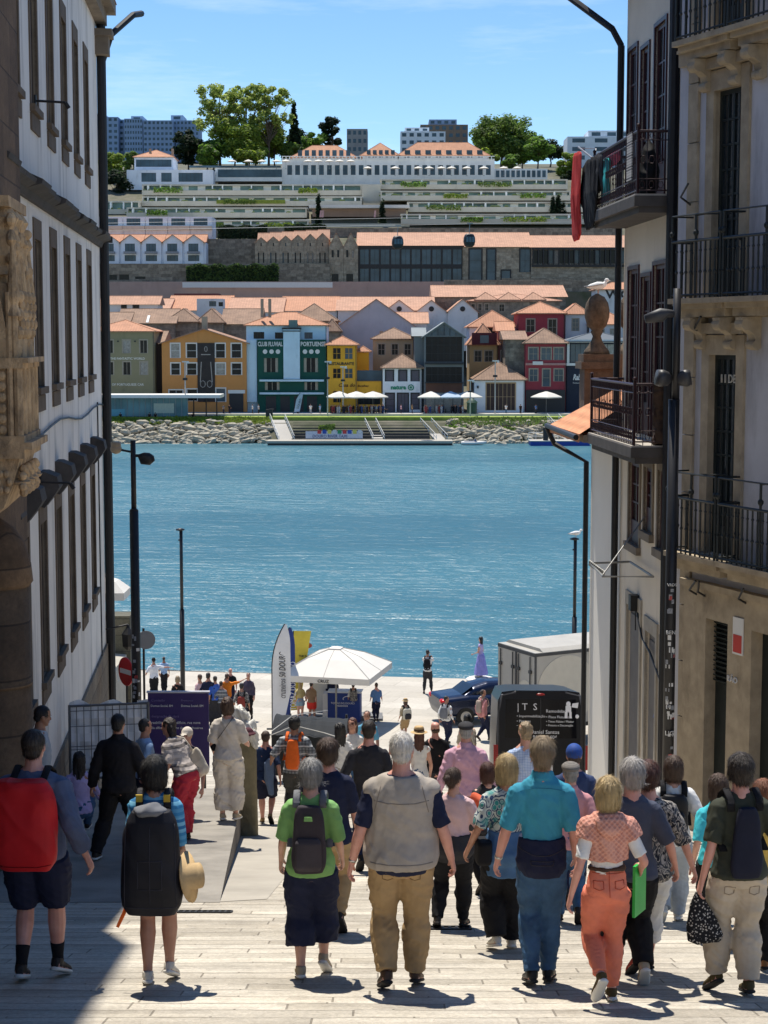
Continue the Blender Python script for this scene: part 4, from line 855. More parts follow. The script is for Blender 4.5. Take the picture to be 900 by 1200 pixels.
# raised pavement on the left: flush with the street at its near end, a kerb that grows down the hill
PVM = M('pavement_concrete', (.25,.23,.20), .85, .30, 1.6, .45, 60, .012, dirt=(.8,.55,(.17,.155,.135),(1,1,1),.5))
redge = lambda Y: -1.62 - (Y-16.4)*.062
mb = MB(); N = 12
for i in range(N):
    a = 16.3+(27.4-16.3)*i/N; b = 16.3+(27.4-16.3)*(i+1)/N
    mb.poly([(-7,a,tz(a)),(redge(a),a,tz(a)),(redge(b),b,tz(b)),(-7,b,tz(b))])
    mb.poly([(redge(a),a,tz(a)),(redge(a),a,gz(a)-.05),(redge(b),b,gz(b)-.05),(redge(b),b,tz(b))], 1)
mb.poly([(-7,27.4,tz(27.4)),(redge(27.4),27.4,tz(27.4)),(redge(27.4),27.4,gz(27.4)-.1),(-7,27.4,gz(27.4)-.1)], 1)
struct(mb.build('pavement', [PVM, M('kerb_stone', (.16,.14,.12), .9, .3, 4)]))
mb = MB(); mb.poly([(redge(16.4),16.35,gz(16.35)+.004),(redge(16.4)+.45,16.6,gz(16.6)+.004),(redge(20)+.75,20,gz(20)+.004),(redge(27)+.95,27,gz(27)+.004),(redge(27),27,gz(27)+.004)]); struct(mb.build('pavement_apron', M('apron_concrete', (.36,.33,.28), .88, .14, 1.4, .3, 60, .01)))
# street drains
IRON = M('cast_iron', (.035,.034,.033), .6, .3, 8, .3, metal=.5)
def grate(label, p, L, W):
    t = thing('drain_grate', label, 'drain', p); mb = MB(Matrix.Rotation(math.atan(-.222), 4, 'X')); mb.box(-L/2,L/2,-W/2,-W/2+.025,.002,.012); mb.box(-L/2,L/2,W/2-.025,W/2,.002,.012)
    n = int(L/.055)
    for i in range(n+1): x = -L/2 + L*i/n; mb.box(x-.011,x+.011,-W/2+.025,W/2-.025,.002,.011)
    mb.build('bars', IRON, t); mb = MB(Matrix.Rotation(math.atan(-.222), 4, 'X')); mb.box(-L/2,L/2,-W/2,W/2,.0005,.0018); mb.build('pit', M('pit', (.01,.01,.01)), t)
grate('long iron drain grate across the foot of the raised pavement', ground_hit(240,1069), .5, .17); grate('short iron drain grate behind the tall vest man', ground_hit(527,1088), .36, .24)
# river
def water_mat():
    b = NB('river_water'); X, Y, Z = b.sep()
    v = b.comb(b.math('MULTIPLY', X, .40), Y, 0.0)
    n1 = b.noise(.22, 3, .55, v, .6); n2 = b.noise(.85, 4, .6, v, .8); n3 = b.noise(2.6, 3, .6, v, .5); nb = b.noise(.035, 4, .55, b.comb(b.math('MULTIPLY', X, .35), Y, 0.0), .8)
    b.base(b.ramp(nb, [(.35,(.027,.118,.160)),(.65,(.046,.165,.212))])); b.rough(.31); b.p.inputs['IOR'].default_value = 1.33; b.p.inputs['Specular IOR Level'].default_value = .5
    amp = b.ramp(nb, [(.35,(.6,)*3),(.6,(1,)*3)])
    h = b.math('ADD', b.math('ADD', b.math('MULTIPLY', n1, 1.7), b.math('MULTIPLY', n2, .95)), b.math('MULTIPLY', n3, .30)); h = b.math('MULTIPLY', h, amp)
    b.bump(h, .9, .55); return b.m
mb = MB(); mb.poly([(-900,60,0),(900,60,0),(900,300,0),(-900,300,0)]); struct(mb.build('river', water_mat()))
mb = MB(); mb.poly([(-900,60,-3),(900,60,-3),(900,310,-3),(-900,310,-3)]); struct(mb.build('river_bed', M('mud', (.05,.05,.04))))
# ------------------------------------------------------------------ buildings along the street
class Plane:
    """a facade: local x along the wall, z up from z0, outward is -y"""
    def __init__(s, ox, oy, rz, z0): s.o = Vector((ox, oy)); s.rz = rz; s.d = Vector((math.cos(rz), math.sin(rz))); s.z0 = z0
    def hit(s, px, py, off=0.0):
        a, b = ray(px, py); o = s.o - Vector((-s.d.y, s.d.x))*off
        t = (o.x - a*o.y)/(a*s.d.y - s.d.x); return t, CZ + b*(o.y + s.d.y*t) - s.z0
    def thing(s, *a, **k): return thing(*a, loc=(s.o.x, s.o.y, s.z0), rz=s.rz, **k)
def wall_open(mb, x0, x1, z0, z1, ops, rev=.2, mi=0, mir=None, thick=None, y=0.0):
    """a wall sheet with real openings and reveals; thick closes it into a block"""
    mir = mi if mir is None else mir
    xs = sorted({x0, x1, *[min(max(o[0],x0),x1) for o in ops], *[min(max(o[1],x0),x1) for o in ops]}); zs = sorted({z0, z1, *[min(max(o[2],z0),z1) for o in ops], *[min(max(o[3],z0),z1) for o in ops]})
    for a, b in zip(xs, xs[1:]):
        for c, d in zip(zs, zs[1:]):
            mx, mz = (a+b)/2, (c+d)/2
            if not any(o[0] < mx < o[1] and o[2] < mz < o[3] for o in ops): mb.poly([(a,y,c),(b,y,c),(b,y,d),(a,y,d)], mi)
    for a, b, c, d in ops:
        e = y+rev
        for q in ([(a,y,c),(a,e,c),(a,e,d),(a,y,d)], [(b,y,c),(b,y,d),(b,e,d),(b,e,c)], [(a,y,d),(a,e,d),(b,e,d),(b,y,d)], [(a,y,c),(b,y,c),(b,e,c),(a,e,c)]): mb.poly(q, mir)
    if thick:
        t = y+thick
        for q in ([(x0,y,z0),(x0,y,z1),(x0,t,z1),(x0,t,z0)], [(x1,y,z0),(x1,t,z0),(x1,t,z1),(x1,y,z1)], [(x0,y,z1),(x1,y,z1),(x1,t,z1),(x0,t,z1)], [(x0,t,z0),(x0,t,z1),(x1,t,z1),(x1,t,z0)]): mb.poly(q, mi)
def surround(mb, o, w, proud=.04, mi=0, lintel=None, sill=None, y=0.0):
    a, b, c, d = o; l = lintel or w
    mb.box(a-w, a, y-proud, y+.02, c, d+l, mi); mb.box(b, b+w, y-proud, y+.02, c, d+l, mi); mb.box(a, b, y-proud, y+.02, d, d+l, mi)
    if sill: mb.box(a-w-.03, b+w+.03, y-proud-.06, y+.02, c-sill, c, mi)
def sash(o, nx, nz, frame, pane, parent, y=.14, fw=.06, bar=.028, name='window', panel=0.0):
    """a glazed window or french door: frame mesh with bars, its pane a sub-part, lower panel part of the frame"""
    a, b, c, d = o; mb = MB(); y1 = y+.05
    mb.box(a, a+fw, y, y1, c, d); mb.box(b-fw, b, y, y1, c, d); mb.box(a+fw, b-fw, y, y1, d-fw, d); mb.box(a+fw, b-fw, y, y1, c, c+fw+panel)
    for i in range(1, nx):
        x = a+fw + (b-a-2*fw)*i/nx; q = bar*(1.6 if i*2 == nx else 1); mb.box(x-q/2, x+q/2, y+.004, y1-.004, c+fw+panel, d-fw)
    for i in range(1, nz):
        z = c+fw+panel + (d-c-2*fw-panel)*i/nz; mb.box(a+fw, b-fw, y+.008, y1-.008, z-bar/2, z+bar/2)
    f = mb.build(name, frame, parent)
    mb = MB(); mb.poly([(a+fw*.5,y+.03,c+fw*.5),(b-fw*.5,y+.03,c+fw*.5),(b-fw*.5,y+.03,d-fw*.5),(a+fw*.5,y+.03,d-fw*.5)]); mb.build('pane', pane, f)
    return f
PLAST = M('white_plaster', (.78,.75,.70), .9, .07, .8, .2, 30, .01, dirt=(1.3,.50,(.25,.24,.225),(1,1,.14),.75))
STONE = M('granite_frame', (.20,.165,.125), .9, .28, 2.5, .5, 45, .012)
STONEB = M('brown_frame_stone', (.135,.10,.07), .9, .28, 2.5, .5, 45, .012)
SLATE = M('dark_ledge', (.055,.05,.048), .85, .35, 3, .5, 25, .015)
DARK = M('dark_pipe', (.012,.012,.014), .5, .2, 4, .1)
GLS = glass('street_glass'); BROWNW = M('brown_wood', (.055,.038,.028), .6, .3, 4)
def ashlar(nm, c1, c2, cm, bw=.9, rh=.45, dirt=.5):
    b = NB(nm); X, Y, Z = b.sep(); v = b.comb(b.math('ADD', X, Y), Z, 0.0)
    br = b.brick(bw, rh, .012, v, c1, c2, cm, .5, 2); n = b.noise(1.2, 7, .7); n2 = b.noise(16, 5, .7)
    col = b.mix(.85, br.outputs['Color'], b.ramp(n, [(.3,(.45,.43,.42)),(.7,(1.25,1.22,1.18))]), 'MULTIPLY'); col = b.mix(dirt, col, b.ramp(n2, [(.3,(.5,.5,.5)),(.7,(1.3,1.3,1.3))]), 'MULTIPLY')
    b.base(col); b.rough(.92); b.bump(b.math('ADD', b.math('MULTIPLY', br.outputs['Fac'], -1.2), b.math('MULTIPLY', n2, .8)), .6, .025); return b.m
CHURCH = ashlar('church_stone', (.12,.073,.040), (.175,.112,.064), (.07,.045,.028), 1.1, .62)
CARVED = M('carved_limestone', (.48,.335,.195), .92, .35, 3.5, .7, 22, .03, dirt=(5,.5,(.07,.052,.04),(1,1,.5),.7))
PLINTH = ashlar('plinth_stone', (.17,.14,.105), (.24,.20,.15), (.09,.075,.06), 1.2, .6)
# ---- left: long white building
LZ = 6.0
ang = math.atan2(1, -.0855); LF = Plane(-2.94-.0855*19, 19.0, ang, LZ)
def ly(Y): return (Y-19.0)/math.sin(ang)
xe = ly(37.0); zt = CZ+6.9-LZ
rows = []
for k in range(8):
    Y = 34.2 - 2.2*k; x = ly(Y)
    if x < .6: continue
    rows.append((x, zat(197,34.2)-LZ, zat(72,34.2)-LZ, 0)); rows.append((x, zat(439,34.2)-LZ, zat(311,34.2)-LZ, 1)); rows.append((x, zat(692,34.2)-LZ, zat(557,34.2)-LZ, 2))
ops = [(x-.38, x+.38, c, d) for x, c, d, k in rows]
lb = LF.thing('white_building', 'long white plastered building with three rows of stone framed windows, left side', 'building')
mb = MB(); zpl = CZ-6.65-LZ; wall_open(mb, 0, xe, zpl, zt, ops, .13, 0, 1, 9.0); mb.build('wall', [PLAST, STONE], lb)
mb = MB(); mb.box(0, xe+.04, -.05, 9.0, -1.5, zpl); mb.build('plinth', PLINTH, lb)
for o, (x, c, d, k) in zip(ops, rows):
    w = sash(o, 2, 4, BROWNW, GLS, lb, .05); mb = MB(); surround(mb, o, .13, .02, 0, .30, .10); mb.box(o[0]-.15, o[1]+.15, -.03, .02, o[2]-.36, o[2]-.12); mb.build('surround', STONEB, w)
    if k == 2:
        m2 = MB(); z = zat(527,35)-LZ; X0 = x-.42; m2.prism([(0,z-.20),(-.07,z-.22),(-.22,z-.03),(-.29,z+.08),(-.26,z+.24),(-.09,z+.31),(0,z+.31)], X0+.10, X0+.66, axis='x'); m2.build('corbel', SLATE, lb)
mb = MB(); z = zat(281,36.5)-LZ
for i in range(16):
    a = xe*i/16; b = xe*(i+1)/16; q = .05*math.sin(i*1.9)
    mb.prism([(0,z-.14),(-.06,z-.14),(-.10,z-.04),(-.25-q,z+.02),(-.27-q,z+.08),(-.14,z+.16),(0,z+.24)], a+.003, b-.003, axis='x')
mb.box(xe, xe+.2, -.27, .3, z-.03, z+.10); mb.build('ledge', SLATE, lb)
mb = MB(); mb.cyl((xe+.02,-.10,-1), (xe+.02,-.10,zt), .10, n=10); mb.cyl((xe+.02,-.10,zt-.5),(xe+.02,-.10,zt-.4),.13,n=10); mb.build('downpipe', DARK, lb)
mb = MB(); mb.box(-.2, xe+.4, -.40, .3, zt-.02, zt+.22); mb.box(-.2, xe+.2, -.22, .3, zt-.28, zt-.02); mb.build('eaves', STONE, lb)
mb = MB(); zc = zat(42,36)-LZ; mb.box(xe-.35, xe+.12, -.28, .1, zc-.25, zc+.12); mb.box(xe-.42, xe+.2, -.36, .1, zc+.12, zc+.26); mb.build('capital', STONE, lb)
mb = MB(); zg = zat(4,36.5)-LZ; mb.tube([(xe+1.2,-.9,zg+.12),(xe+.7,-.75,zg),(xe+.25,-.3,zg-.5),(xe+.05,-.12,zg-1.1)], .07, 8); mb.build('gutter_pipe', DARK, lb)
mb = MB(); mb.prism([(-.42,zt+.22),(4.5,zt+2.3),(9.4,zt+.22)], -.2, xe+.5, axis='x'); mb.build('roof', tiles('old_tiles', (.30,.15,.09)), lb)
for (px, py, q) in ((40,118,.0),(46,565,.0)):
    x, z = LF.hit(px, py); mb = MB(); mb.cyl((x,0,z),(x,-.45,z-.02),.018); mb.cyl((x,-.45,z-.02),(x+.02,-.5,z-.1),.03); mb.box(x-.05,x+.05,-.03,0,z-.08,z+.08); mb.build('flag_bracket', DARK, lb)
mb = MB(); x = xe-.3; z = zat(735,37)-LZ; mb.cyl((x,-.02,z),(x,-.5,z+.1),.02); mb.lathe([(.05,0),(.13,.08),(.15,.35),(.05,.48),(.02,.55)], (x,-.5,z-.45), 6); mb.build('wall_lantern', DARK, lb)
mb = MB(); zc_ = zat(470,36)-LZ
mb.tube([(q*xe/14,-.03,zc_+.18*math.sin(q*1.1)*.4-.01*q) for q in range(15)], .018, 5); mb.tube([(xe-1.6,-.03,zc_),(xe-1.58,-.03,zc_-3.2),(xe-1.5,-.03,zc_-5.5)], .016, 5); mb.build('cable', DARK, lb)
# ---- left: dark stone church with its carved portal edge
ch = LF.thing('stone_church', 'dark brown stone church wall with carved portal pinnacles at the left edge', 'church')
xc = ly(21.3)
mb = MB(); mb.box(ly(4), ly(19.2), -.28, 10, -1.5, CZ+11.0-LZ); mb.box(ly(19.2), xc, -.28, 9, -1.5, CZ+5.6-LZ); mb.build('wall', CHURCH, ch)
x0, _ = LF.hit(2, 450, .7); xr = ly(22.2)
def zl(py, Y=19.2): return zat(py, Y) - LZ
mb = MB(); xA, xB = ly(18.15), ly(19.55); xm = (xA+xB)/2
# corbel with rosettes, cornice, two traceried panels, gablets and the upper capital
mb.prism([(-.28,zl(598)),(-.42,zl(585)),(-.52,zl(560)),(-.60,zl(530)),(-.28,zl(530))], xA, xB, axis='x')
for z0, z1, e in ((530,520,.66),(520,512,.74),(512,505,.66),(430,424,.66),(424,418,.72),(250,238,.55)): mb.box(xA-.06, xB+.06, -e, -.28, zl(z0), zl(z1))
mb.box(xA, xB, -.58, -.28, zl(505), zl(430)); mb.box(xA+.1, xB-.1, -.54, -.28, zl(418), zl(335)); mb.box(xA+.2, xB-.15, -.48, -.28, zl(335), zl(250))
for i in range(5):
    x = xA + (xB-xA)*i/4; mb.cyl((x,-.60,zl(505)),(x,-.60,zl(430)),.05,n=8); mb.cyl((x,-.57,zl(418)),(x,-.57,zl(372)),.045,n=8)
    mb.lathe([(.08,0),(.05,.12),(.07,.2),(.02,.75),(.05,.8),(.01,.9)], (x,-.57,zl(372)), 8)
for i in range(4):
    x = xA + (xB-xA)*(i+.5)/4; w_ = (xB-xA)/9
    mb.prism([(x-w_,zl(418)),(x+w_,zl(418)),(x+w_*.9,zl(385)),(x,zl(345)),(x-w_*.9,zl(385))], -.60, -.56)
    for q in range(5): mb.ell((x+w_*.7*(1-q/4.5)*(1 if q%2 else -1),-.62,zl(390-q*10)), (.05,.05,.07), 8, 5)
    for q in range(4): mb.ell((x,-.60,zl(495-q*17)), (.09,.035,.10), 8, 6)
    mb.lathe([(.13,0),(.15,.03),(.06,.06),(.05,.02)], (x,-.55,zl(560)), 10)
    for q in range(7): a = q*.9; mb.ell((x+.11*math.cos(a),-.62,zl(556)+.13*math.sin(a)), (.05,.05,.05), 7, 5)
rg = random.Random(3)
for i in range(60): mb.ell((rg.uniform(xA,xB),-.5-rg.uniform(0,.08),zl(rg.uniform(258,415))), (rg.uniform(.03,.08),.06,rg.uniform(.04,.12)), 7, 5)
for j in range(2):
    y = -.50+.16*j
    for z0, z1 in ((505,430),(418,345)): mb.cyl((xA-.02,y-.02,zl(z0)),(xA-.02,y-.02,zl(z1)),.035,n=8)
    mb.prism([(y,zl(418)),(y+.15,zl(418)),(y+.14,zl(385)),(y+.075,zl(345)),(y+.01,zl(385))], xA-.04, xA-.001, axis='x')
    for q in range(6): a = q*1.05; mb.ell((xA-.03,y+.07+.06*math.cos(a),zl(556)+.10*math.sin(a)),(.035,.035,.04),7,5); mb.ell((xA-.02,y+.07,zl(498-q*12)),(.03,.05,.05),7,5)
for i in range(3): mb.lathe([(.16,0),(.12,.1),(.17,.2),(.15,.5),(.2,.6),(.1,.75)], (xA+.25+.42*i,-.42,zl(325)), 10)
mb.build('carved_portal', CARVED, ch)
mb = MB(); xk = ly(18.7); mb.cyl((xk,-.25,-1.5),(xk,-.25,zl(680)),.36,n=18); mb.lathe([(.36,0),(.40,.05),(.38,.25),(.31,.5),(.2,.66),(.03,.78)], (xk,-.25,zl(680)), 18); mb.cyl((xk,-.25,zl(792)),(xk,-.25,zl(789)),.375,n=18); mb.build('engaged_column', CHURCH, ch, smooth=True)
# ---- right: narrow cream house with wine red balconies
RZ0 = 5.0
RF = Plane(4.46, 32.0, math.atan2(-1, .0575), RZ0)
CREAM = M('cream_plaster', (.70,.63,.52), .9, .08, .9, .2, 35, .008, dirt=(1.3,.56,(.26,.23,.19),(1,1,.2),.5)); WINE = M('wine_paint', (.055,.012,.016), .45, .25, 5, .1); WINEI = M('wine_iron', (.032,.010,.012), .45, .25, 5, .1)
def rect(P, x0, x1, y0, y1, off=0):
    xm = (x0+x1)/2; a, _ = P.hit(x0, (y0+y1)/2, off); b, _ = P.hit(x1, (y0+y1)/2, off); return (min(a,b), max(a,b), P.hit(xm, y1, off)[1], P.hit(xm, y0, off)[1])
xh = RF.hit(790, 500)[0]
zf2 = RF.hit(734, 232, .62)[1]; zf1 = RF.hit(731, 519, .62)[1]
fl2 = [list(rect(RF, 737,747,58,150)), list(rect(RF, 752,761,56,150)), list(rect(RF, 768,781,28,150))]
fl1 = [list(rect(RF, 737,748,316,420)), list(rect(RF, 752,762,324,420)), list(rect(RF, 766,780,310,420))]
for o in fl2: o[2] = zf2+.06
for o in fl1: o[2] = zf1+.06
flm = [rect(RF, 738,750,542,638), rect(RF, 756,765,548,624), rect(RF, 772,782,552,645)]
gd = [list(rect(RF, 735,750,712,850)), list(rect(RF, 757,769,742,860)), list(rect(RF, 775,784,765,870))]
for o in gd: o[2] = 1.2
rh = RF.thing('narrow_house', 'narrow cream house with wine red windows and two iron balconies right of the street', 'house')
mb = MB(); hz_ = RF.hit(728, -14)[1]; wall_open(mb, 0, xh, 0, hz_, fl2+fl1+flm+gd, .09, 0, 0, 8.0); mb.build('wall', CREAM, rh)
for o in fl2+fl1: w = sash(o, 2, 4, WINE, GLS, rh, .025, .07, .03, panel=.5); mb = MB(); surround(mb, o, .07, .03); mb.build('surround', WINE, w)
for o in flm: w = sash(o, 2, 3, WINE, GLS, rh, .025, .07, .03, panel=.35); mb = MB(); surround(mb, o, .10, .03, 0, .12, .14); mb.build('surround', STONE, w)
GREYD = M('grey_door', (.15,.14,.135), .7, .15, 2, .15, dirt=(3,.55,(.08,.07,.065),(1,1,.3),.5))
for o in gd:
    mb = MB(); mb.box(o[0], o[1], .05, .085, o[2], o[3]); mb.box(o[0]+.08,o[1]-.08,.03,.049,o[2]+.3,o[2]+1.2); mb.box(o[0]+.08,o[1]-.08,.03,.049,o[2]+1.4,o[3]-.15); dd = mb.build('door', GREYD, rh)
    mb = MB(); surround(mb, o, .12, .035, 0, .25); mb.build('surround', M('pale_stone', (.36,.33,.28), .9, .2, 3, .4, 40), dd)
def scroll_rail(x0, x1, y0, z0, hgt, parent, mat, name='railing', step=.14, ornate=True):
    """balcony railing: front run and both returns, bars with rings and a lower lattice band"""
    mb = MB(); runs = [((x0,y0),(x1,y0)), ((x0,0),(x0,y0)), ((x1,0),(x1,y0))]
    for (ax, ay), (bx, by) in runs:
        L = math.hypot(bx-ax, by-ay); n = max(2, int(L/step))
        for zz, r in ((z0+hgt,.024),(z0+.06,.014),(z0+.24,.010),(z0+hgt-.14,.010)): mb.tube([(ax,ay,zz),(bx,by,zz)], r, 5)
        for i in range(n+1):
            q = i/n; x = ax+(bx-ax)*q; y = ay+(by-ay)*q; mb.cyl((x,y,z0),(x,y,z0+hgt),.008,n=5)
            if ornate and i < n:
                x2 = ax+(bx-ax)*(q+.5/n); y2 = ay+(by-ay)*(q+.5/n); u = Vector(((bx-ax)/L,(by-ay)/L,0))
                for zc_, r in ((z0+.15,.042),(z0+hgt*.55,.045),(z0+hgt-.07,.036)):
                    c0 = Vector((x2,y2,zc_)); mb.tube([c0+u*(r*math.cos(t*1.047))+Vector((0,0,r*math.sin(t*1.047)*1.5)) for t in range(7)], .007, 4)
    for x, y in ((x0,y0),(x1,y0)): mb.cyl((x,y,z0),(x,y,z0+hgt+.06),.026,n=6); mb.ell((x,y,z0+hgt+.09),(.035,.035,.035),8,5)
    return mb.build(name, mat, parent)
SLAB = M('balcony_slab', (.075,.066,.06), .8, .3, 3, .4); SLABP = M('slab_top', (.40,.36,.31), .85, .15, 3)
for zf, nm, un in ((zf2,'upper',.16),(zf1,'lower',.0)):
    b0, b1 = .12, xh-.28
    mb = MB(); mb.box(b0-.06, b1+.06, -.66, 0, zf-.20, zf-.03); mb.box(b0-.02, b1+.02, -.58, 0, zf-.30, zf-.20); sb = mb.build('balcony', SLAB, rh)
    mb = MB(); mb.box(b0-.05, b1+.05, -.65, 0, zf-.03, zf); mb.build('slab', SLABP, sb)
    scroll_rail(b0, b1, -.60, zf, 1.0, sb, WINEI)
mb = MB(); mb.cyl((-.05,-.10,0),(-.05,-.10,RF.hit(727,60)[1]),.065,n=10); mb.tube([(-.05,-.10,RF.hit(727,60)[1]),(-.15,-.25,RF.hit(727,40)[1]),(-1.0,-1.0,hz_-.05),(-1.0,-1.0,hz_+.15)], .062, 8); mb.build('downpipe', DARK, rh)
mb = MB(); mb.box(-1.2, xh, -.62, .4, hz_-.06, hz_+.12); mb.build('eaves', DARK, rh); mb = MB(); mb.prism([(-.7,hz_+.12),(4,hz_+2.2),(8.3,hz_+.12)], -1.0, xh, axis='x'); mb.build('roof', tiles('old_tiles', (0,0,0)), rh)
mb = MB(); mb.cyl((xh-.02,-.09,0),(xh-.02,-.09,hz_+2),.09,n=8); mb.build('drainpipe', DARK, rh)
x, z = RF.hit(748, 706); mb = MB(); mb.box(x-.10,x+.10,-.16,0,z-.14,z+.14); mb.tube([(x,-.05,z-.14),(x+.02,-.05,z-.5)], .012); mb.tube([(x+.05,-.03,z-.14),(x+.5,-.03,z-.55),(x+1.2,-.03,z-.7),(x+2.0,-.03,z-1.0)], .02); mb.build('junction_box', DARK, rh)
# a hanging bracket frame and wine balcony clutter
x, z = RF.hit(752, 663); mb = MB(); P_ = [(x-.55,-.1,z),(x-.4,-.85,z),(x+1.1,-.9,z-.03),(x+1.4,-.1,z)]; mb.tube(P_+[P_[0]], .022); [mb.cyl((x-.4+.15*i,-.86,z-.04),(x-.36+.15*i,-.86,z+.05),.02,n=5) for i in range(10)]; mb.tube([(x+1.1,-.9,z),(x+.2,0,z+.9)], .012); mb.build('bracket', M('bracket_grey', (.25,.25,.24), .5, .2, metal=.4), rh)
t = RF.thing('black_bag', 'black sack hanging on the near end of the upper wine red balcony', 'bag'); x, z = RF.hit(766, 195, .62); mb = MB(); x = xh-.62; mb.loft([(x,-.36,zf2+.02),(x,-.36,zf2+.2),(x-.03,-.34,zf2+.5),(x,-.35,zf2+.72),(x,-.36,zf2+.92)], [.16,.26,.28,.16,.03], [.12,.17,.17,.1,.03], n=14); fuse(mb, 'sack', .02, cloth('bin_black', (.004,.004,.005), .1, .7), t, 2, (.02,3,14,.4))
x1_ = xh-.28; mb = MB(); mb.box(x1_-.75, x1_-.35, -.635, -.615, zf2+.25, zf2+1.03); o = mb.build('striped_towel', pattern('towel_stripes', 'stripes', (.5,.48,.45), (.08,.08,.09), None, 1.0), None, (RF.o.x, RF.o.y, RZ0), (0,0,RF.rz)); tag(o, 'grey striped towel hung over the upper balcony railing', 'towel')
t = RF.thing('brown_roll', 'dark rolled mat leaning at the near end of the lower wine red balcony', 'mat'); mb = MB(); mb.loft([(x1_-.05,-.12,zf1),(x1_-.10,-.15,zf1+.5),(x1_-.03,-.16,zf1+1.05)], [.16,.13,.15], n=12); fuse(mb, 'roll', .02, M('bark_brown', (.05,.03,.02), .9, .5, 6), t, 2, (.02,3,18,.2))
# ---- washing on a pole at the far end of the upper balcony
lp = RF.thing('washing_pole', 'pole sticking out from the far end of the upper balcony with clothes on it', 'clothes line'); zp = RF.hit(680, 176, .62)[1]; xl = -.95
mb = MB(); mb.cyl((.12,-.62,zf2+.96),(xl,-.72,zp+.02),.016,n=6); mb.tube([(.12,-.60,zf2+.9),(-.3,-.50,zp-.08),(xl,-.72,zp)], .008); mb.build('pole', M('pole_metal', (.3,.3,.3), .4, metal=.5), lp)
def hang(name, label, cat, px0, px1, py0, py1, col, yoff, rag=.1, taper=1.0, seed=1):
    t = RF.thing(name, label, cat); a = RF.hit(px0, 220, .7)[0]; b = RF.hit(px1, 220, .7)[0]; z0 = RF.hit((px0+px1)/2, py1, .7)[1]; z1 = RF.hit((px0+px1)/2, py0, .7)[1]; mb = MB(); xm = (a+b)/2; hw = abs(b-a)/2
    mb.loft([(xm,yoff,z1),(xm+.01,yoff,z1-.08),(xm-.02,yoff-.02,(z0+z1)/2),(xm+.02,yoff,z0+.1),(xm,yoff,z0)], [hw*.6,hw,hw*1.05,hw*taper,hw*taper*.7], [.02,.045,.06,.05,.025], n=16, frames=(Vector((1,0,0)),Vector((0,1,0)))); fuse(mb, 'cloth', .015, col, t, 2, (.016, seed, 13, .8))
hang('red_cloth', 'long red cloth hanging lowest from the washing pole', 'laundry', 675, 685, 178, 282, cloth('red_laundry', (.50,.035,.03)), -.76, taper=.8, seed=2)
hang('black_clothes', 'black garments bunched on the washing pole', 'laundry', 680, 699, 186, 268, black, -.66, taper=.55, seed=4)
hang('dark_shirt', 'small faded black shirt pegged between black clothes and teal cloth', 'laundry', 690, 700, 180, 226, charcoal, -.60, seed=6)
hang('teal_cloth', 'narrow bright teal cloth on the washing pole', 'laundry', 696, 704, 186, 238, teal, -.55, seed=5)
hang('pink_cloth', 'crumpled pink cloth at the top of the washing pole', 'laundry', 697, 710, 172, 194, cloth('pink_laundry', (.62,.10,.18)), -.46, seed=9)
# ---- right: low annex with tiled hip roof and stone finials
an = RF.thing('low_annex', 'low white annex with orange tiled hip roof at the foot of the street', 'annex')
xa0 = RF.hit(691, 700)[0]; za = RF.hit(688, 500)[1]
WHITEW = M('annex_plaster', (.72,.69,.63), .9, .06, .5, .15, 30, .006, dirt=(.5,.52,(.20,.24,.30),(1,1,.12),.5))
mb = MB(); wall_open(mb, xa0, -.004, 0, za, [], .2, 0, 0, 7.0); mb.build('wall', WHITEW, an)
ORT = tiles('orange_tiles', (.62,.27,.13), .24, .15, 'Y'); e0 = -.80; zr = za+.05
mb = MB(); A = [(xa0-.45,e0,zr),(-.01,e0,zr),(-.01,4.2,zr),(xa0-.45,4.2,zr)]; B = [(xa0+1.4,1.6,zr+1.55),(-.01,1.6,zr+1.55)]
mb.poly([A[0],A[1],B[1],B[0]]); mb.poly([A[3],A[0],B[0]]); mb.poly([A[2],A[3],B[0],B[1]]); mb.poly([A[0],A[3],A[2],A[1]])
mb.poly([(xa0-.45,e0,zr-.16),(xa0-.45,e0,zr-.004),(-.01,e0,zr-.004),(-.01,e0,zr-.16)]); mb.build('roof', ORT, an)
mb = MB(); mb.box(xa0-.38, -.01, e0+.08, 0, zr-.16, zr-.02); mb.build('eaves', M('eave_stone', (.30,.25,.19), .9, .25, 4, .4), an)
mb = MB(); mb.tube([(xa0-.5,e0-.06,zr-.02),(-.02,e0-.06,zr-.06)], .055, 8); mb.tube([(xa0-.5,e0-.06,zr-.05),(xa0-.45,e0+.1,zr-.40),(xa0-.02,-.10,zr-.75),(xa0-.02,-.10,0)], .055, 8); mb.build('gutter', DARK, an)
FIN = M('finial_stone', (.12,.088,.06), .95, .45, 5, .6, 22, .02, dirt=(6,.5,(.035,.027,.02),(1,1,.6),.7))
mb = MB(); xp, _ = RF.hit(699, 420, -.18); zp0 = za+.1
zq = lambda py: zat(py, RF.o.y + RF.d.y*xp) - RZ0
mb.box(xp-.30, xp+.30, -.12, .48, zp0, zq(432)); mb.box(xp-.38, xp+.38, -.20, .56, zq(432), zq(424)); mb.box(xp-.33, xp+.33, -.15, .51, zq(424), zq(415)); pd = mb.build('pedestal', M('pedestal_stone', (.115,.085,.062), .9, .4, 4, .5, 30, .02, dirt=(4,.5,(.09,.06,.04),(1,1,.5),.6)), an)
fin = [(.02,zq(415)),(.28,zq(415)),(.26,zq(411)),(.20,zq(407)),(.12,zq(400)),(.085,zq(394)),(.13,zq(389)),(.11,zq(387)),(.20,zq(382)),(.255,zq(372)),(.262,zq(364)),(.23,zq(355)),(.15,zq(348)),(.05,zq(345)),(.02,zq(344))]
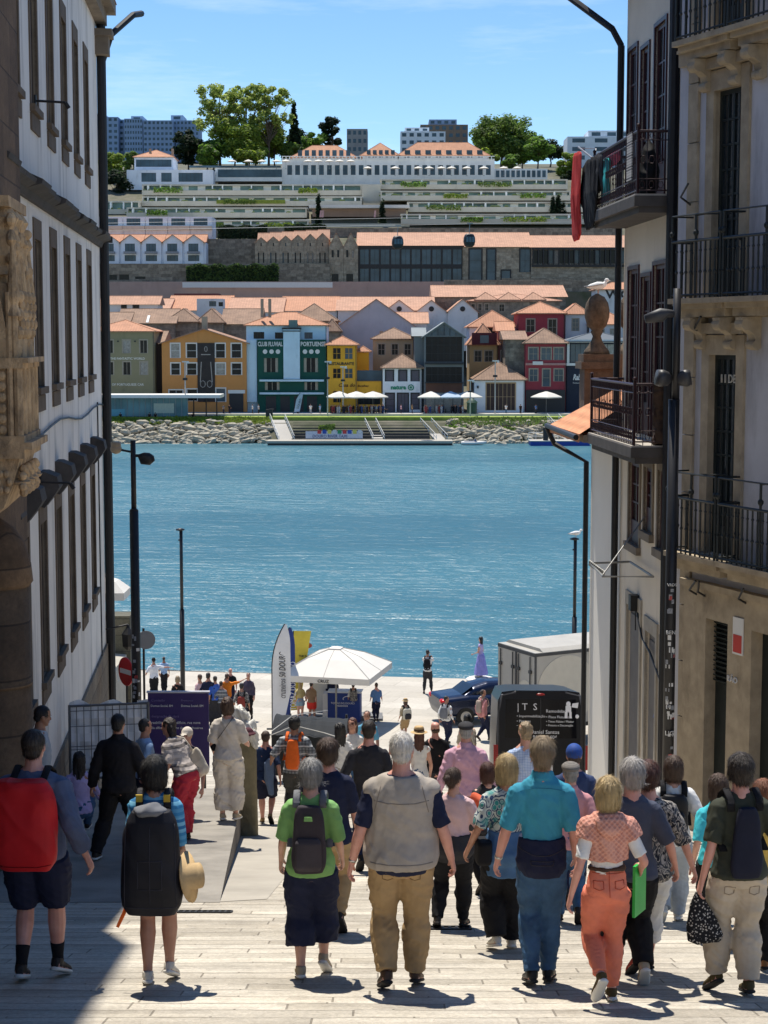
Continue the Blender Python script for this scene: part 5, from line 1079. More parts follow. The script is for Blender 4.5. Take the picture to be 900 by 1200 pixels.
mb = MB(); mb.lathe(fin, (xp,.18,0), 20); mb.build('finial', FIN, an, smooth=True)
mb = MB(); mb.lathe(fin, (xp-.02,.88,0), 20); mb.box(xp-.3,xp+.3,.60,1.16,zp0,zq(415)); mb.build('finial', FIN, an, smooth=False)
def gull(label, p, rz):
    t = thing('gull', label, 'bird', p, rz); mb = MB(); mb.loft([(-.24,0,.13),(-.15,0,.145),(0,0,.16),(.10,0,.17),(.16,0,.20),(.18,0,.25)], [.012,.05,.085,.075,.05,.03], n=12); mb.ell((.20,0,.275), (.052,.042,.042), 10, 7); mb.loft([(.24,0,.27),(.30,0,.255)], [.016,.005], n=6)
    b = fuse(mb, 'body', .011, M('gull_white', (.75,.75,.73), .7, .05, bump=0), t, 1)
    mb = MB(); [mb.loft([(.09,s*.075,.19),(0,s*.095,.185),(-.15,s*.06,.155),(-.28,s*.02,.14)], [.03,.05,.035,.008], [.012]*4, n=8) for s in (-1,1)]; mb.build('wing', M('gull_grey', (.28,.29,.31), .7, .1, bump=0), t, smooth=True)
    mb = MB(); [mb.cyl((.02,s*.03,0),(.02,s*.03,.09),.007,n=5) for s in (-1,1)]; mb.build('leg', M('gull_leg', (.6,.3,.2), bump=0), t)
# finial top in world space
wp = Vector((RF.o.x + RF.d.x*xp - RF.d.y*.18*1.0, RF.o.y + RF.d.y*xp + RF.d.x*.18, RZ0+zq(344)))
gull('white gull perched on top of the big stone finial', wp, R(10))
# ---- right: granite building with three tiers of iron balconies
GZ0 = 5.5; GF = Plane(4.63, 27.2, math.radians(-67.6), GZ0)
GPL = M('blue_grey_plaster', (.50,.50,.53), .9, .12, .8, .25, 30, .01, dirt=(1.0,.5,(.17,.16,.17),(1,1,.2),.7)); GRAN = M('warm_granite', (.37,.305,.215), .9, .25, 3, .6, 50, .012, dirt=(2,.54,(.12,.09,.06),(1,1,.4),.6))
DGREEN = M('dark_green_iron', (.008,.012,.012), .5, .2, 4, .1); GRW = M('green_black_wood', (.012,.018,.018), .5, .3, 3)
gb = GF.thing('granite_building', 'grey plastered building with warm granite trim and black iron balconies at the right edge', 'building')
f3 = GF.hit(820, 42, .0); z3 = GF.hit(858, 30, .4)[1]; z2 = GF.hit(820, 349, .4)[1]; z1 = GF.hit(820, 653, .4)[1]
d0 = GF.hit(836, 300)[0]; d1 = GF.hit(868, 300)[0]; dw = d1-d0; sp = GF.hit(921, 300)[0] - GF.hit(820, 300)[0]
bays = [d0 + sp*k for k in range(3)]; dops = []
top2 = GF.hit(852, 104)[1]; top1 = GF.hit(849, 416)[1]
for x in bays: dops += [(x, x+dw, z2+.02, top2), (x, x+dw, z1+.02, top1), (x, x+dw, z3+.02, z3+3.2)]
ga = GF.hit(806, 800)[0]; g0 = GF.hit(832, 800)[0]; g1 = GF.hit(858, 800)[0]; gtop = GF.hit(845, 727)[1]; g2 = GF.hit(886, 800)[0]
gops = [(g0, g1, .2, gtop), (g2, g2+2.4, .2, gtop)]
mb = MB(); zgt = GF.hit(900, -60)[1]+2; wall_open(mb, 0, 9.5, 0, zgt, dops+gops, .15, 0, 1, 9.0); mb.build('wall', [GPL, GRAN], gb)
for i, o in enumerate(dops):
    w = sash(o, 4, 7, GRW, GLS, gb, .07, .07, .032, 'french_door', .35); mb = MB(); surround(mb, o, .20, .05, 0, .30); mb.box(o[0]-.28, o[1]+.28, -.14, .0, o[3]+.32, o[3]+.48); mb.build('surround', GRAN, w)
mb = MB(); xq = GF.hit(815, 500)[0]
zz = 0
xq0 = GF.hit(803, 500)[0]
while zz < zgt-.5: mb.box(xq0, xq-.02, -.05, -.002, zz+.008, zz+.9-.008); zz += .9
mb.build('pilaster', GRAN, gb)
mb = MB(); 
for z in (z1, z2, z3): mb.box(.05, 9.5, -.07, -.002, z-.30, z-.10); mb.box(.05, 9.5, -.11, -.002, z-.10, z-.05)
mb.build('string_course', GRAN, gb)
mb = MB(); mb.box(ga, g0, -.10, 0, 0, gtop+.45); mb.box(g1, g2, -.10, 0, 0, gtop); mb.box(g0, g2+2.6, -.10, 0, gtop, gtop+.45); mb.box(ga-.05, g2+2.7, -.16, 0, gtop+.45, gtop+.55); mb.build('portal_frame', GRAN, gb)
for i, o in enumerate(gops):
    mb = MB(); mb.box(o[0], o[1], .10, .145, o[2], o[3]); d = mb.build('door', GRW, gb)
    if i == 0:
        mb = MB(); zt_ = o[3]-.05; zb = GF.hit(845, 800)[1]
        while zt_ > zb: mb.prism([(.04,zt_),(.095,zt_-.03),(.095,zt_-.05),(.04,zt_-.02)], o[0]+.02, o[1]-.02, axis='x'); zt_ -= .075
        mb.build('louvre', GRW, d)
    else: mb = MB(); mb.tube([(o[0]+.5+.12*math.cos(q*.7),.085,GF.hit(893,840)[1]+.25*math.sin(q*.7)) for q in range(10)], .015, 5); mb.build('handle', metal, d)
def spindle_rail(x0, x1, y0, z0, parent):
    mb = MB(); hgt = .86; hi = 1.25
    for (ax, ay), (bx, by) in (((x0,y0),(x1,y0)), ((x0,-.05),(x0,y0)), ((x1,-.05),(x1,y0))):
        L = math.hypot(bx-ax, by-ay); n = max(2, int(L/.125))
        for zz, r in ((z0+hgt,.024),(z0+.05,.018),(z0+hi,.014)): mb.tube([(ax,ay,zz),(bx,by,zz)], r, 5)
        for i in range(n+1):
            q = i/n; x = ax+(bx-ax)*q; y = ay+(by-ay)*q; mb.cyl((x,y,z0),(x,y,z0+hgt),.014,n=6); mb.lathe([(.014,0),(.027,.03),(.014,.06)], (x,y,z0+hgt*.42), 6); mb.lathe([(.014,0),(.024,.02),(.014,.04)], (x,y,z0+hgt*.8), 6)
    for x, y in ((x0,y0),(x1,y0),((x0+x1)/2,y0)): mb.cyl((x,y,z0),(x,y,z0+hi),.02,n=6); mb.lathe([(.02,0),(.042,.035),(.042,.07),(.02,.10)], (x,y,z0+hi*.74), 8)
    mb.tube([((x0+x1)/2,y0,z0+hi-.02),((x0+x1)/2+.1,y0+.1,z0+hi),((x0+x1)/2+.3,0,z0+hi)], .012, 5)
    return mb.build('railing', DGREEN, parent)
bx0 = GF.hit(815, 300)[0]; bx1 = GF.hit(874, 300)[0]
for z in (z3, z2, z1):
    for k in range(3):
        a, b = (bx0, bx1-.04) if k == 0 else (bx1+.04+(k-1)*sp, bx1+(k)*sp-.04)
        mb = MB(); mb.box(a-.05, b+.05, -.46, 0, z-.08, z); mb.box(a, b, -.38, 0, z-.16, z-.08); mb.box(a+.06, b-.06, -.28, 0, z-.28, z-.16); s_ = mb.build('balcony', GRAN, gb); spindle_rail(a, b, -.42, z, s_)
        if z == z1: continue
        for x in (a+.22, b-.30): mb = MB(); mb.prism([(0,z-.75),(-.06,z-.78),(-.12,z-.55),(-.32,z-.42),(-.34,z-.30),(0,z-.28)], x, x+.18, axis='x'); mb.cyl((x-.01,-.26,z-.40),(x+.19,-.26,z-.40),.09,n=12); mb.cyl((x-.01,-.08,z-.70),(x+.19,-.08,z-.70),.07,n=12); mb.build('console', GRAN, s_)
for px, py, L in ((822,690,.5),(832,692,.25),(880,700,.4),(812,232,.55),(828,385,.5)):
    x, z = GF.hit(px, py); mb = MB(); mb.tube([(x,-.02,z-.12),(x+.05,-.25,z),(x+L*.6,-.30,z+.18)], .018, 5); mb.build('wall_bracket', DARK, gb)
# signs and scrawl on the ground floor
x, z = GF.hit(866, 744, .1); mb = MB(); mb.box(x-.13, x+.13, -.125, -.105, z-.30, z+.26); sg = mb.build('notice', M('notice_white', (.7,.7,.68), .5, .05, bump=0), gb)
mb = MB(); mb.box(x-.11, x+.11, -.130, -.126, z-.27, z+.0); mb.build('red_field', M('notice_red', (.5,.05,.04), .5, .1, bump=0), sg)
CH = M('scrawl_white', (.6,.6,.6), .7, .1, bump=0); text('RÃO', .26, CH, gb, (g1+.03, -.107, GF.hit(868,800)[1]), name='lettering')
x, z = GF.hit(851, 427, -.2); text('I I DET', .52, M('gilt', (.55,.52,.45), .4, bump=0), gb, (d0+.2, .055, top1-.42), name='lettering')
x, z = RF.hit(770, 830); text('ALTC', .85, M('scrawl_blue', (.10,.16,.42), .7, .1, bump=0), rh, (x-.4, .026, z-.25), shear=.4, name='graffiti'); 
# ------------------------------------------------------------------ lamps, signs, quay things
POLE = M('pole_black', (.016,.016,.018), .45, .2, 4, .1); 
def stickers(t, x, y, r, z0, z1, n, seed):
    rg = random.Random(seed)
    for i in range(n):
        z = rg.uniform(z0, z1); a = rg.uniform(-2.3, -.8); w = rg.uniform(.03,.07); hh = rg.uniform(.03,.09); q = w/r/2; R_ = r+.003
        mb = MB(); mb.add([(x+R_*math.cos(a-q),y+R_*math.sin(a-q),z),(x+R_*math.cos(a+q),y+R_*math.sin(a+q),z),(x+R_*math.cos(a+q),y+R_*math.sin(a+q),z+hh),(x+R_*math.cos(a-q),y+R_*math.sin(a-q),z+hh)], [(0,1,2,3)]); mb.build('sticker', STK[rg.choice((0,0,0,1,1,1,2))], t)
STK = [M('sticker_white', (.62,.62,.6), .6, .2, 40, 0), M('sticker_grey', (.25,.26,.28), .6, .4, 40, 0), M('sticker_red', (.4,.06,.05), .6, .3, 40, 0)]
# tall lamp in front of the granite building
Y = 24.5; p = at(786, 700, Y); g0_ = gz(Y); t = thing('street_lamp', 'thick dark lamp pole with floodlights before the granite building, stickers low down', 'street lamp', (p.x, Y, g0_))
Z = lambda py, Y=Y: zat(py, Y) - gz(Y)
mb = MB(); mb.cyl((0,0,0),(0,0,Z(468)),.083,.080,n=16); mb.lathe([(.115,0),(.115,.5),(.085,.6)], (0,0,0), 16); mb.build('pole', POLE, t, smooth=True); mb = MB(); mb.cyl((.02,0,Z(468)),(.02,0,Z(338)),.056,n=14); mb.build('upper_pole', POLE, t, smooth=True)
mb = MB(); mb.loft([(0,0,Z(368)),(-.12,0,Z(367)),(-.2,0,Z(369)),(-.44,-.02,Z(374))], [.04,.055,.075,.03], [.05,.06,.10,.06], n=12); mb.build('lamp_head', M('lamp_grey', (.05,.05,.054), .5, .1), t, smooth=True)
for s, x0 in ((-1,-.13),(1,.10)): mb = MB(); mb.loft([(x0+s*.13,-.03,Z(442)),(x0+s*.06,-.02,Z(443)),(x0-s*.03,0,Z(444)),(x0-s*.08,0,Z(444))], [.11,.125,.10,.05], n=14, sq=.7); mb.build('floodlight', M('flood_grey', (.045,.045,.048), .45, .1), t, smooth=True)
stickers(t, 0, 0, .083, Z(900), Z(690), 34, 5)
text('BEN', .13, STK[0], t, (-.07, -.088, Z(742))); text('VRDS', .14, STK[0], t, (-.07, -.088, Z(686))); text('LIG', .12, STK[0], t, (-.06, -.088, Z(860)))
# tall lamp at the corner of the white building
Y = 33.0; p = at(158.5, 700, Y); t = thing('street_lamp', 'tall black lamp pole with camera dome beside the far corner of the white building', 'street lamp', (p.x, Y, gz(Y)))
mb = MB(); mb.cyl((0,0,0),(0,0,Z(598,Y)),.095,.088,n=14); mb.build('pole', POLE, t, smooth=True); mb = MB(); mb.cyl((0,0,Z(598,Y)),(0,0,Z(516,Y)),.052,n=12); mb.cyl((0,0,Z(598,Y)),(0,0,Z(596,Y)),.09,.055,n=12); mb.build('upper_pole', POLE, t, smooth=True)
mb = MB(); mb.loft([(0,0,Z(534,Y)),(.10,0,Z(534,Y)),(.18,0,Z(537,Y)),(.32,0,Z(538,Y)),(.41,0,Z(537,Y))], [.03,.03,.06,.06,.02], [.03,.03,.12,.12,.05], n=12); mb.build('lamp_head', POLE, t, smooth=True)
mb = MB(); mb.cyl((0,0,Z(530,Y)),(-.33,0,Z(526,Y)),.022,n=8); mb.build('arm', POLE, t); mb = MB(); mb.cyl((-.33,0,Z(524,Y)),(-.33,0,Z(518,Y)),.10,n=14); mb.ell((-.33,0,Z(526,Y)),(.115,.115,.10),14,9); mb.build('camera_dome', M('dome_beige', (.34,.27,.18), .4, .1), t, smooth=True)
stickers(t, 0, 0, .095, Z(835,Y), Z(745,Y), 22, 8)
def thin_lamp(px, top, Y, label):
    p = at(px, 700, Y); t = thing('street_lamp', label, 'street lamp', (p.x, Y, gz(Y)), 0, 'slender lamp posts along the quay'); z1 = zat(top, Y)-gz(Y); mb = MB(); mb.cyl((0,0,0),(0,0,z1*.55),.09,n=12); mb.cyl((0,0,z1*.55),(0,0,z1),.062,n=12); mb.build('pole', POLE, t, smooth=True)
    mb = MB(); mb.lathe([(.06,0),(.16,.02),(.17,.06),(.05,.10)], (-.03,0,z1), 14); mb.cyl((0,0,z1-.35),(-.1,0,z1-.35),.03); mb.build('lamp_head', POLE, t, smooth=True); return Vector((p.x, Y, gz(Y)+z1+.1))
thin_lamp(213, 622, 63, 'slender lamp post standing behind the group at the purple board')
gull('white gull standing on the slender lamp post near the truck', thin_lamp(673.5, 633, 62, 'slender lamp post with a gull on it beside the white truck'), R(0))
# raised wall, railing, parasol and signs beyond the white building
WP = at(152, 722, 46); wz = gz(46)
t = thing('river_wall', 'old stone river wall stepping up behind the no entry sign', 'wall', (WP.x, 46, wz)); mb = MB(); mb.box(-7, 0, 0, .8, 0, WP.z-wz); mb.build('upper_wall', ashlar('mossy_wall', (.10,.10,.07), (.16,.15,.11), (.06,.06,.045)), t)
mb = MB(); mb.prism([(-3,0),(-.1,0),(-.1,zat(830,46)-wz+1.5),(-1.3,zat(762,46)-wz),(-3,zat(758,46)-wz)], -2.0, -.02); mb.build('ramp_parapet', M('pale_concrete', (.40,.37,.31), .9, .15, 2, .3), t)
mb = MB(); 
for q in range(9): mb.cyl((-.1-.12*q*.35,-2.1,0),(-.1-.12*q*.35,-2.1,zat(830-11*q,44)-wz+.9),.02,n=5)
mb.tube([(-.02,-2.1,zat(838,44)-wz+.9),(-.45,-2.1,zat(742,44)-wz+.9),(-.4,-2.1,zat(728,44)-wz)], .035, 6); mb.build('handrail', M('rail_grey', (.35,.36,.36), .4, .1, metal=.4), t)
Y = 35; p = at(147, 787, Y); t = thing('no_entry_sign', 'round red no entry sign seen at an angle beside the lamp pole', 'sign', (p.x, Y, gz(Y)), R(-52)); z = p.z-gz(Y)
mb = MB(); mb.cyl((0,.03,0),(0,.03,z+.3),.025,n=8); mb.build('post', POLE, t); mb = MB(); mb.cyl((0,0,z),(0,.02,z),.30,n=28); mb.build('disc', M('sign_red', (.55,.02,.03), .4, .05, bump=0), t); mb = MB(); mb.box(-.22,.22,-.006,.0,z-.05,z+.05); mb.build('bar', M('sign_white', (.75,.75,.75), .4, .05, bump=0), t)
Y = 36; p = at(171, 750, Y); t = thing('round_sign', 'blank grey back of a round traffic sign behind the corner lamp pole', 'sign', (p.x, Y, gz(Y)), R(8)); z = p.z-gz(Y); mb = MB(); mb.cyl((-.05,.03,0),(-.05,.03,z+.25),.025,n=8); mb.build('post', POLE, t); mb = MB(); mb.cyl((0,0,z),(0,.02,z),.20,n=26); mb.build('disc', M('sign_back', (.22,.24,.26), .5, .1, bump=0), t)
CANV = M('canvas_white', (.64,.61,.55), .8, .05, 1, .15, 60); 
def parasol(p, r, hgt, label, group, eave=.62, square=True, mat=CANV, rz=0, pole=True, flap=.22, n=None):
    t = thing('parasol', label, 'parasol', p, rz, group); mb = MB(); k = 4 if square else 8; a0 = math.pi/4 if square else 0; rr = r*(math.sqrt(2) if square else 1)
    ring = lambda q, z: [(q*math.cos(a0+2*math.pi*i/k), q*math.sin(a0+2*math.pi*i/k), z) for i in range(k)]
    lev = [ring(rr, hgt-eave-flap), ring(rr*1.005, hgt-eave), ring(rr*.52, hgt-eave*.42), ring(rr*.13, hgt-.10), ring(rr*.13, hgt-.06), ring(.03, hgt)]
    vs = [v for l in lev for v in l]; fs = []
    for i in range(len(lev)-1):
        for j in range(k): fs.append((i*k+j, i*k+(j+1)%k, (i+1)*k+(j+1)%k, (i+1)*k+j))
    mb.add(vs, fs); cn_ = mb.build('canopy', mat, t)
    if r > 1.3 and hgt < 3.6 and flap > .2: mb = MB(); [mb.tube([Vector(l[j])+Vector((0,0,.008)) for l in lev[1:4]], .014, 4) for j in range(k)]; [mb.tube([(Vector(l[j])+Vector(l[(j+1)%k]))/2+Vector((0,0,.006)) for l in lev[1:4]], .008, 4) for j in range(k)]; mb.build('piping', M('canvas_seam', (.42,.40,.36), .8, bump=0), cn_)
    if pole: mb = MB(); mb.cyl((0,0,0),(0,0,hgt-.05),.035,n=8); mb.cyl((0,0,0),(0,0,.08),.28,n=12); mb.build('pole', M('parasol_pole', (.25,.24,.22), .5, .1, bump=0), t)
    return t
PZ = WP.z; p = at(124, 672, 50); parasol((p.x, 50, PZ), .62, p.z-PZ, 'white parasol on the raised river wall beside the white building', None, .5)
# construction fence with white sheet
fx0, fx1 = at(77, 860, 27.2).x, at(174, 860, 27.8).x; zb = tz(27)
t = thing('site_fence', 'mesh construction fence panel lined with white sheeting across the pavement', 'fence', (fx0, 27.55, zb), math.atan2(.25, fx1-fx0)); L = math.hypot(fx1-fx0, .25); H_ = zat(827, 27.5)-zb
mb = MB(); NX, NZ = 16, 10
pt = lambda i, j: (L*i/NX, .03+.025*math.sin(i*1.7+j)+.02*math.sin(j*2.1), .03+H_*j/NZ*(1-.03*i/NX)+(.05*math.sin(i*.9) if j == NZ else 0))
for i in range(NX):
    for j in range(NZ): mb.poly([pt(i,j),pt(i+1,j),pt(i+1,j+1),pt(i,j+1)])
mb.build('sheet', M('white_sheet', (.74,.75,.76), .7, .08, 2, .3, 12, .02), t, smooth=True)
mb = MB(); [mb.cyl((x,0,0),(x,0,H_),.022,n=6) for x in (0,L)]; [mb.cyl((0,0,z),(L,0,z),.02,n=6) for z in (.05,H_-.02)]; [mb.cyl((L*i/11,-.012,0),(L*i/11,-.012,H_),.006,n=4) for i in range(1,11)]; [mb.cyl((0,-.012,H_*z),(L,-.012,H_*z),.006,n=4) for z in (.12,.16,.42,.46,.72,.92)]; mb.build('mesh', M('fence_grey', (.12,.125,.13), .5, .1, metal=.4, bump=0), t)
# purple notice board
Y = 31.5; a = at(173, 812, Y); b = at(245, 870, Y); t = thing('notice_board', 'purple public works board with white lettering beyond the fence', 'sign', (a.x, Y, gz(Y))); W_ = b.x-a.x; z0, z1 = b.z-gz(Y)-.5, a.z-gz(Y)
mb = MB(); mb.box(0, W_, 0, .05, z0, z1); mb.build('panel', M('purple_panel', (.045,.028,.13), .5, .06, 2, .0), t); mb = MB(); mb.box(-.02, W_+.02, -.02, .07, z1, z1+.03); mb.build('top_rail', M('rail_pale', (.5,.5,.55), .5, bump=0), t); mb = MB(); [mb.cyl((x,.08,0),(x,.08,z1),.03) for x in (.1,W_-.1)]; mb.build('post', POLE, t)
LW = M('lettering_white', (.72,.72,.75), .5, .03, bump=0); LP = M('lettering_violet', (.20,.16,.36), .5, .03, bump=0)
text('Comissão', W_*.22, LP, t, (W_*.06,-.006,z1-.16)); text('Domus Social, EM', W_*.36, LW, t, (W_*.05,-.006,z1-.27)); text('Promotor', W_*.20, LP, t, (W_*.55,-.006,z1-.16)); text('Domus Social, EM', W_*.36, LW, t, (W_*.55,-.006,z1-.27))
text('designação da obra', W_*.45, LP, t, (W_*.06,-.006,z1-.48)); text('reabilitação do edifício, rua nova', W_*.80, LW, t, (W_*.06,-.006,z1-.60)); text('da alfândega e muro dos bacalhoeiros', W_*.84, LW, t, (W_*.06,-.006,z1-.70))
# stone pillar with a plastic sheet thrown over
Y = 25.3; p = at(288, 975, Y); gy = gz(Y); t = thing('stone_pillar', 'short weathered stone pillar at the corner of the raised pavement', 'pillar', (p.x, Y, gy)); h_ = zat(858, Y)-gy
mb = MB(); mb.loft([(0,0,-.05),(0,0,h_*.5),(0,0,h_-.04),(0,0,h_)], [.19,.175,.165,.12], n=24, sq=.55, frames=(Vector((1,0,0)),Vector((0,1,0)))); fuse(mb, 'shaft', .014, M('mossy_stone', (.20,.17,.10), .95, .35, 3, .6, 40, .02, dirt=(3,.5,(.09,.085,.05),(1,1,.4),.6)), t, 2, (.006,3,24,.4))
hs = thing('plastic_sheet', 'crumpled white plastic sheet bundled on top of the stone pillar', 'plastic sheet', (p.x-.02, Y, gy+h_)); mb = MB(); mb.ell((0,.02,.06),(.22,.2,.12),14,9); mb.ell((-.06,.1,.22),(.14,.12,.16),12,8); mb.loft([(.10,-.1,.05),(.17,-.13,-.12),(.18,-.12,-.2)],[.10,.09,.05],n=10); mb.ell((-.2,.05,.25),(.12,.12,.14),12,8); fuse(mb, 'sheet', .014, M('plastic_white', (.62,.60,.54), .4, .1, 4, .3), hs, 1, (.05,6,26,.5))
mb = MB(); mb.ell((0,0,.07),(.09,.08,.07),12,8); mb.lathe([(.10,.03),(.13,.05),(.10,.07)],(0,0,0),14); o = fuse(mb, 'plum_hat', .012, cloth('plum_cap', (.09,.03,.04)), None, 1); o.location = (p.x+.06, Y-.2, gy+h_-.02); tag(o, 'dark plum cap lying on the plastic sheet on the pillar', 'cap')
# dark tarpaulin shelter
Y = 43.5; p0, p1 = at(318, 850, Y), at(406, 858, Y); gy = gz(Y); t = thing('tarpaulin_shelter', 'low shelter under a dark grey tarpaulin with white guy ropes', 'shelter', (p0.x, Y, gy)); W_ = p1.x-p0.x; h1 = p0.z-gy; mb = MB(); N1, N2 = 14, 6
f_ = lambda i, j: (W_*i/N1, 2.4*j/N2, h1*(.86+.10*math.sin(math.pi*j/N2)) - .04*abs(math.sin(i*1.35)) - .12*(i/N1))
for i in range(N1):
    for j in range(N2): mb.poly([f_(i,j),f_(i+1,j),f_(i+1,j+1),f_(i,j+1)])
for i in range(N1): a, b = f_(i,0), f_(i+1,0); mb.poly([a,(a[0],-.05-.04*math.sin(i*2.0),.25),(b[0],-.05-.04*math.sin(i*2+2),.25),b])
for i in range(N2): a, b = f_(0,i), f_(0,i+1); mb.poly([a,b,(b[0],b[1],.2),(a[0],a[1],.2)]); a, b = f_(N1,i), f_(N1,i+1); mb.poly([a,b,(b[0],b[1],.2),(a[0],a[1],.2)])
mb.build('tarpaulin', M('tarp_grey', (.014,.015,.015), .9, .25, 2, .4, 10, .03), t, smooth=True); mb = MB(); mb.tube([(-.3,-.3,h1*.8),(W_*.3,.2,h1*.95+.03),(W_*.7,.1,h1*.86),(W_+.25,-.3,h1*.75)], .012, 5); mb.tube([(0,0,h1*.9),(.5,1,h1+.04),(1.4,1.8,h1)], .01, 5); mb.build('guy_rope', CANV, t); mb = MB(); [mb.cyl((x,y,0),(x,y,h1*.86),.03) for x in (.05,W_-.05) for y in (.05,2.3)]; mb.build('pole', POLE, t)
# feather flags
def feather(px, Y, top, bot, label, mat, wid, side=1, rect=False, lean=0.0):
    p = at(px, bot, Y); gy = gz(Y); t = thing('feather_flag', label, 'flag', (p.x, Y, gy)); h_ = zat(top, Y)-gy; mb = MB(); zb_ = .25; n = 16; L_ = []; R_ = []
    for i in range(n+1):
        q = i/n; z = zb_+(h_-zb_)*q; b_ = wid*(.55+.45*min(1, q/.35)) if not rect else wid*(.5+.5*q); e = b_ if q < .80 or rect else b_*max(.80, 1-.2*((q-.8)/.2)**2)
        bend = 0 if q < .55 or rect else wid*.72*((q-.55)/.45)**2.2; L_.append((bend+lean*z, .05*math.sin(q*5), z)); R_.append((max(bend+.02, e)+lean*z, .10*math.sin(q*4+1), z + (0 if not rect else 0)))
    for i in range(n): mb.poly([L_[i],R_[i],R_[i+1],L_[i+1]])
    mb.build('sail', mat, t, smooth=True); mb = MB(); mb.tube([(0,0,0)]+[(a-.015,b+.012,c) for a,b,c in L_], .022, 6); mb.build('pole', POLE, t); mb = MB(); mb.box(-.4,.4,-.03,.03,0,.05); mb.box(-.03,.03,-.4,.4,0,.049); mb.build('foot', POLE, t); return t, h_
NAVYF = M('flag_navy', (.02,.045,.20), .7, .08, bump=0); WHF = M('flag_white', (.70,.70,.70), .7, .05, bump=0); YEF = M('flag_yellow', (.60,.47,.05), .7, .1, bump=0); LK = M('lettering_black', (.03,.03,.035), .6, bump=0)
up = (math.pi/2, -math.pi/2, 0)
t, h_ = feather(319.5, 57, 731, 842, 'white feather flag with dark script, leftmost of the three flags', WHF, .62); text('cruzeiros 50 DOURO', 1.6, LK, t, (.45, -.035, 1.3), up, shear=.2, height=.22)
t, h_ = feather(326, 58.2, 735, 842, 'navy blue feather flag standing between white flag and yellow flag', NAVYF, .60, 1, False, .0); text('TOMAZ DO DOURO', 1.7, LW, t, (.62, -.06, .7), up, height=.20)
t, h_ = feather(340, 60.5, 739, 842, 'yellow banner with red emblem behind the navy flag', YEF, .62, 1, True, .05); mb = MB(); mb.ell((.55,-.03,h_*.83),(.26,.02,.12),16,8); mb.build('emblem', M('emblem_red', (.30,.05,.03), .6, .2, bump=0), t); text('TUK TOUR', .46, LK, t, (.33,-.05,h_*.70))
# kiosk: parasol and counter
Y = 59.0; p = at(394, 845, Y); gy = gz(Y); t = parasol((p.x, Y, gy), 1.62, zat(757, Y)-gy, 'large square white parasol printed CRUZ over the navy kiosk counter', None, .80, True, CANV, R(-14), True, .22)
c_, s_ = math.cos(R(-14)), math.sin(R(-14)); zf = zat(757, Y)-gy-.80-.19; text('CRUZ', .40, LK, t, (-.2, -1.635, zf))
p = at(384, 845, 59.6); t = thing('kiosk_counter', 'navy sales counter with white lettering under the CRUZ parasol', 'counter', (p.x, 59.6, gz(59.6)), R(-6)); mb = MB(); mb.box(0,1.15,0,.6,0,1.06); mb.build('body', NAVYF, t); mb = MB(); mb.box(-.18,0,.02,.58,0,1.0); mb.box(-.02,1.2,-.03,.62,1.06,1.09); mb.build('side_panel', M('counter_white', (.62,.62,.62), .5, .05, bump=0), t); text('TOMAZ DO DOURO', .85, LW, t, (.12,-.008,.66)); text('passeios', .4, LW, t, (.32,-.008,.54)); mb = MB(); mb.tube([(.75+.2*math.cos(a*.5),-.01,.85+.1*math.sin(a*.5)) for a in range(8)], .012, 5); mb.build('emblem', LW, t)
p = at(400, 848, 57); mb = MB(); mb.box(-1.6,1.4,-.5,.5,0,.10); mb.box(-1.45,1.25,-.35,.35,.10,.16); o = mb.build('kiosk_platform', M('platform_grey', (.16,.16,.16), .8, .15), None, (p.x, 60.3, gz(60.3))); tag(o, 'low grey platform below the kiosk counter', 'platform')
Y = 60.4; p = at(402, 845, Y); mb = MB(); mb.box(-.04,.04,-.3,.3,0,1.0); mb.box(-.05,.05,-.31,.31,1.0,1.7); p = at(369, 845, 61); o = mb.build('display_stand', M('stand_grey', (.45,.44,.42), .6, .1), None, (p.x+.18, 61, gz(61)), (0,0,R(70))); tag(o, 'pale upright display stand beside the couple at the flags', 'stand')
# bollard
t = thing('mooring_bollard', 'white topped mooring bollard under the woman in the lavender dress', 'bollard', BOL); mb = MB(); mb.lathe([(.30,0),(.26,.1),(.24,.30),(.30,.36)], (0,0,0), 20); mb.build('base', IRON, t, smooth=True); mb = MB(); mb.lathe([(.30,.36),(.55,.42),(.58,.49),(.50,.54),(.3,.56),(.02,.56)], (0,0,0), 24); mb.build('cap', M('bollard_white', (.68,.66,.62), .7, .1), t, smooth=True)
# black van seen from behind
Y = 36.2; a = at(581, 900, Y); gy = gz(Y); slope = math.atan(-.222); vt = thing('black_van', 'black delivery van parked with its printed rear doors to the street', 'van', (a.x+.98, Y, gy), R(-2)); vt.rotation_euler = (slope*.8, 0, R(-2)); H_ = (zat(812, Y)-gy)*1.0
VB = M('van_black', (.004,.004,.006), .3, .2, 3, 0, spec=.3); W2 = .98; mb = MB(); pr = [(W2*x, H_*z) for x, z in ((-1,.14),(1,.14),(1.0,.30),(.985,.55),(.95,.90),(.86,.985),(.6,1.0),(-.6,1.0),(-.86,.985),(-.95,.90),(-.985,.55),(-1.0,.30))]; mb.prism(pr, .06, 5.0); mb.prism([(x*.96, z*.985+.02) for x, z in pr], 0, .06); mb.build('body', VB, vt)
mb = MB(); mb.box(-.012,.012,-.012,0,.45,H_*.93); mb.box(-W2*.9,W2*.9,-.06,.05,.32,.5); [mb.cyl((s*(W2*.93),-.005,.6),(s*(W2*.93),-.005,H_*.92),.015) for s in (-1,1)]; mb.build('rear_door', M('van_trim', (.02,.02,.022), .5, bump=0), vt)
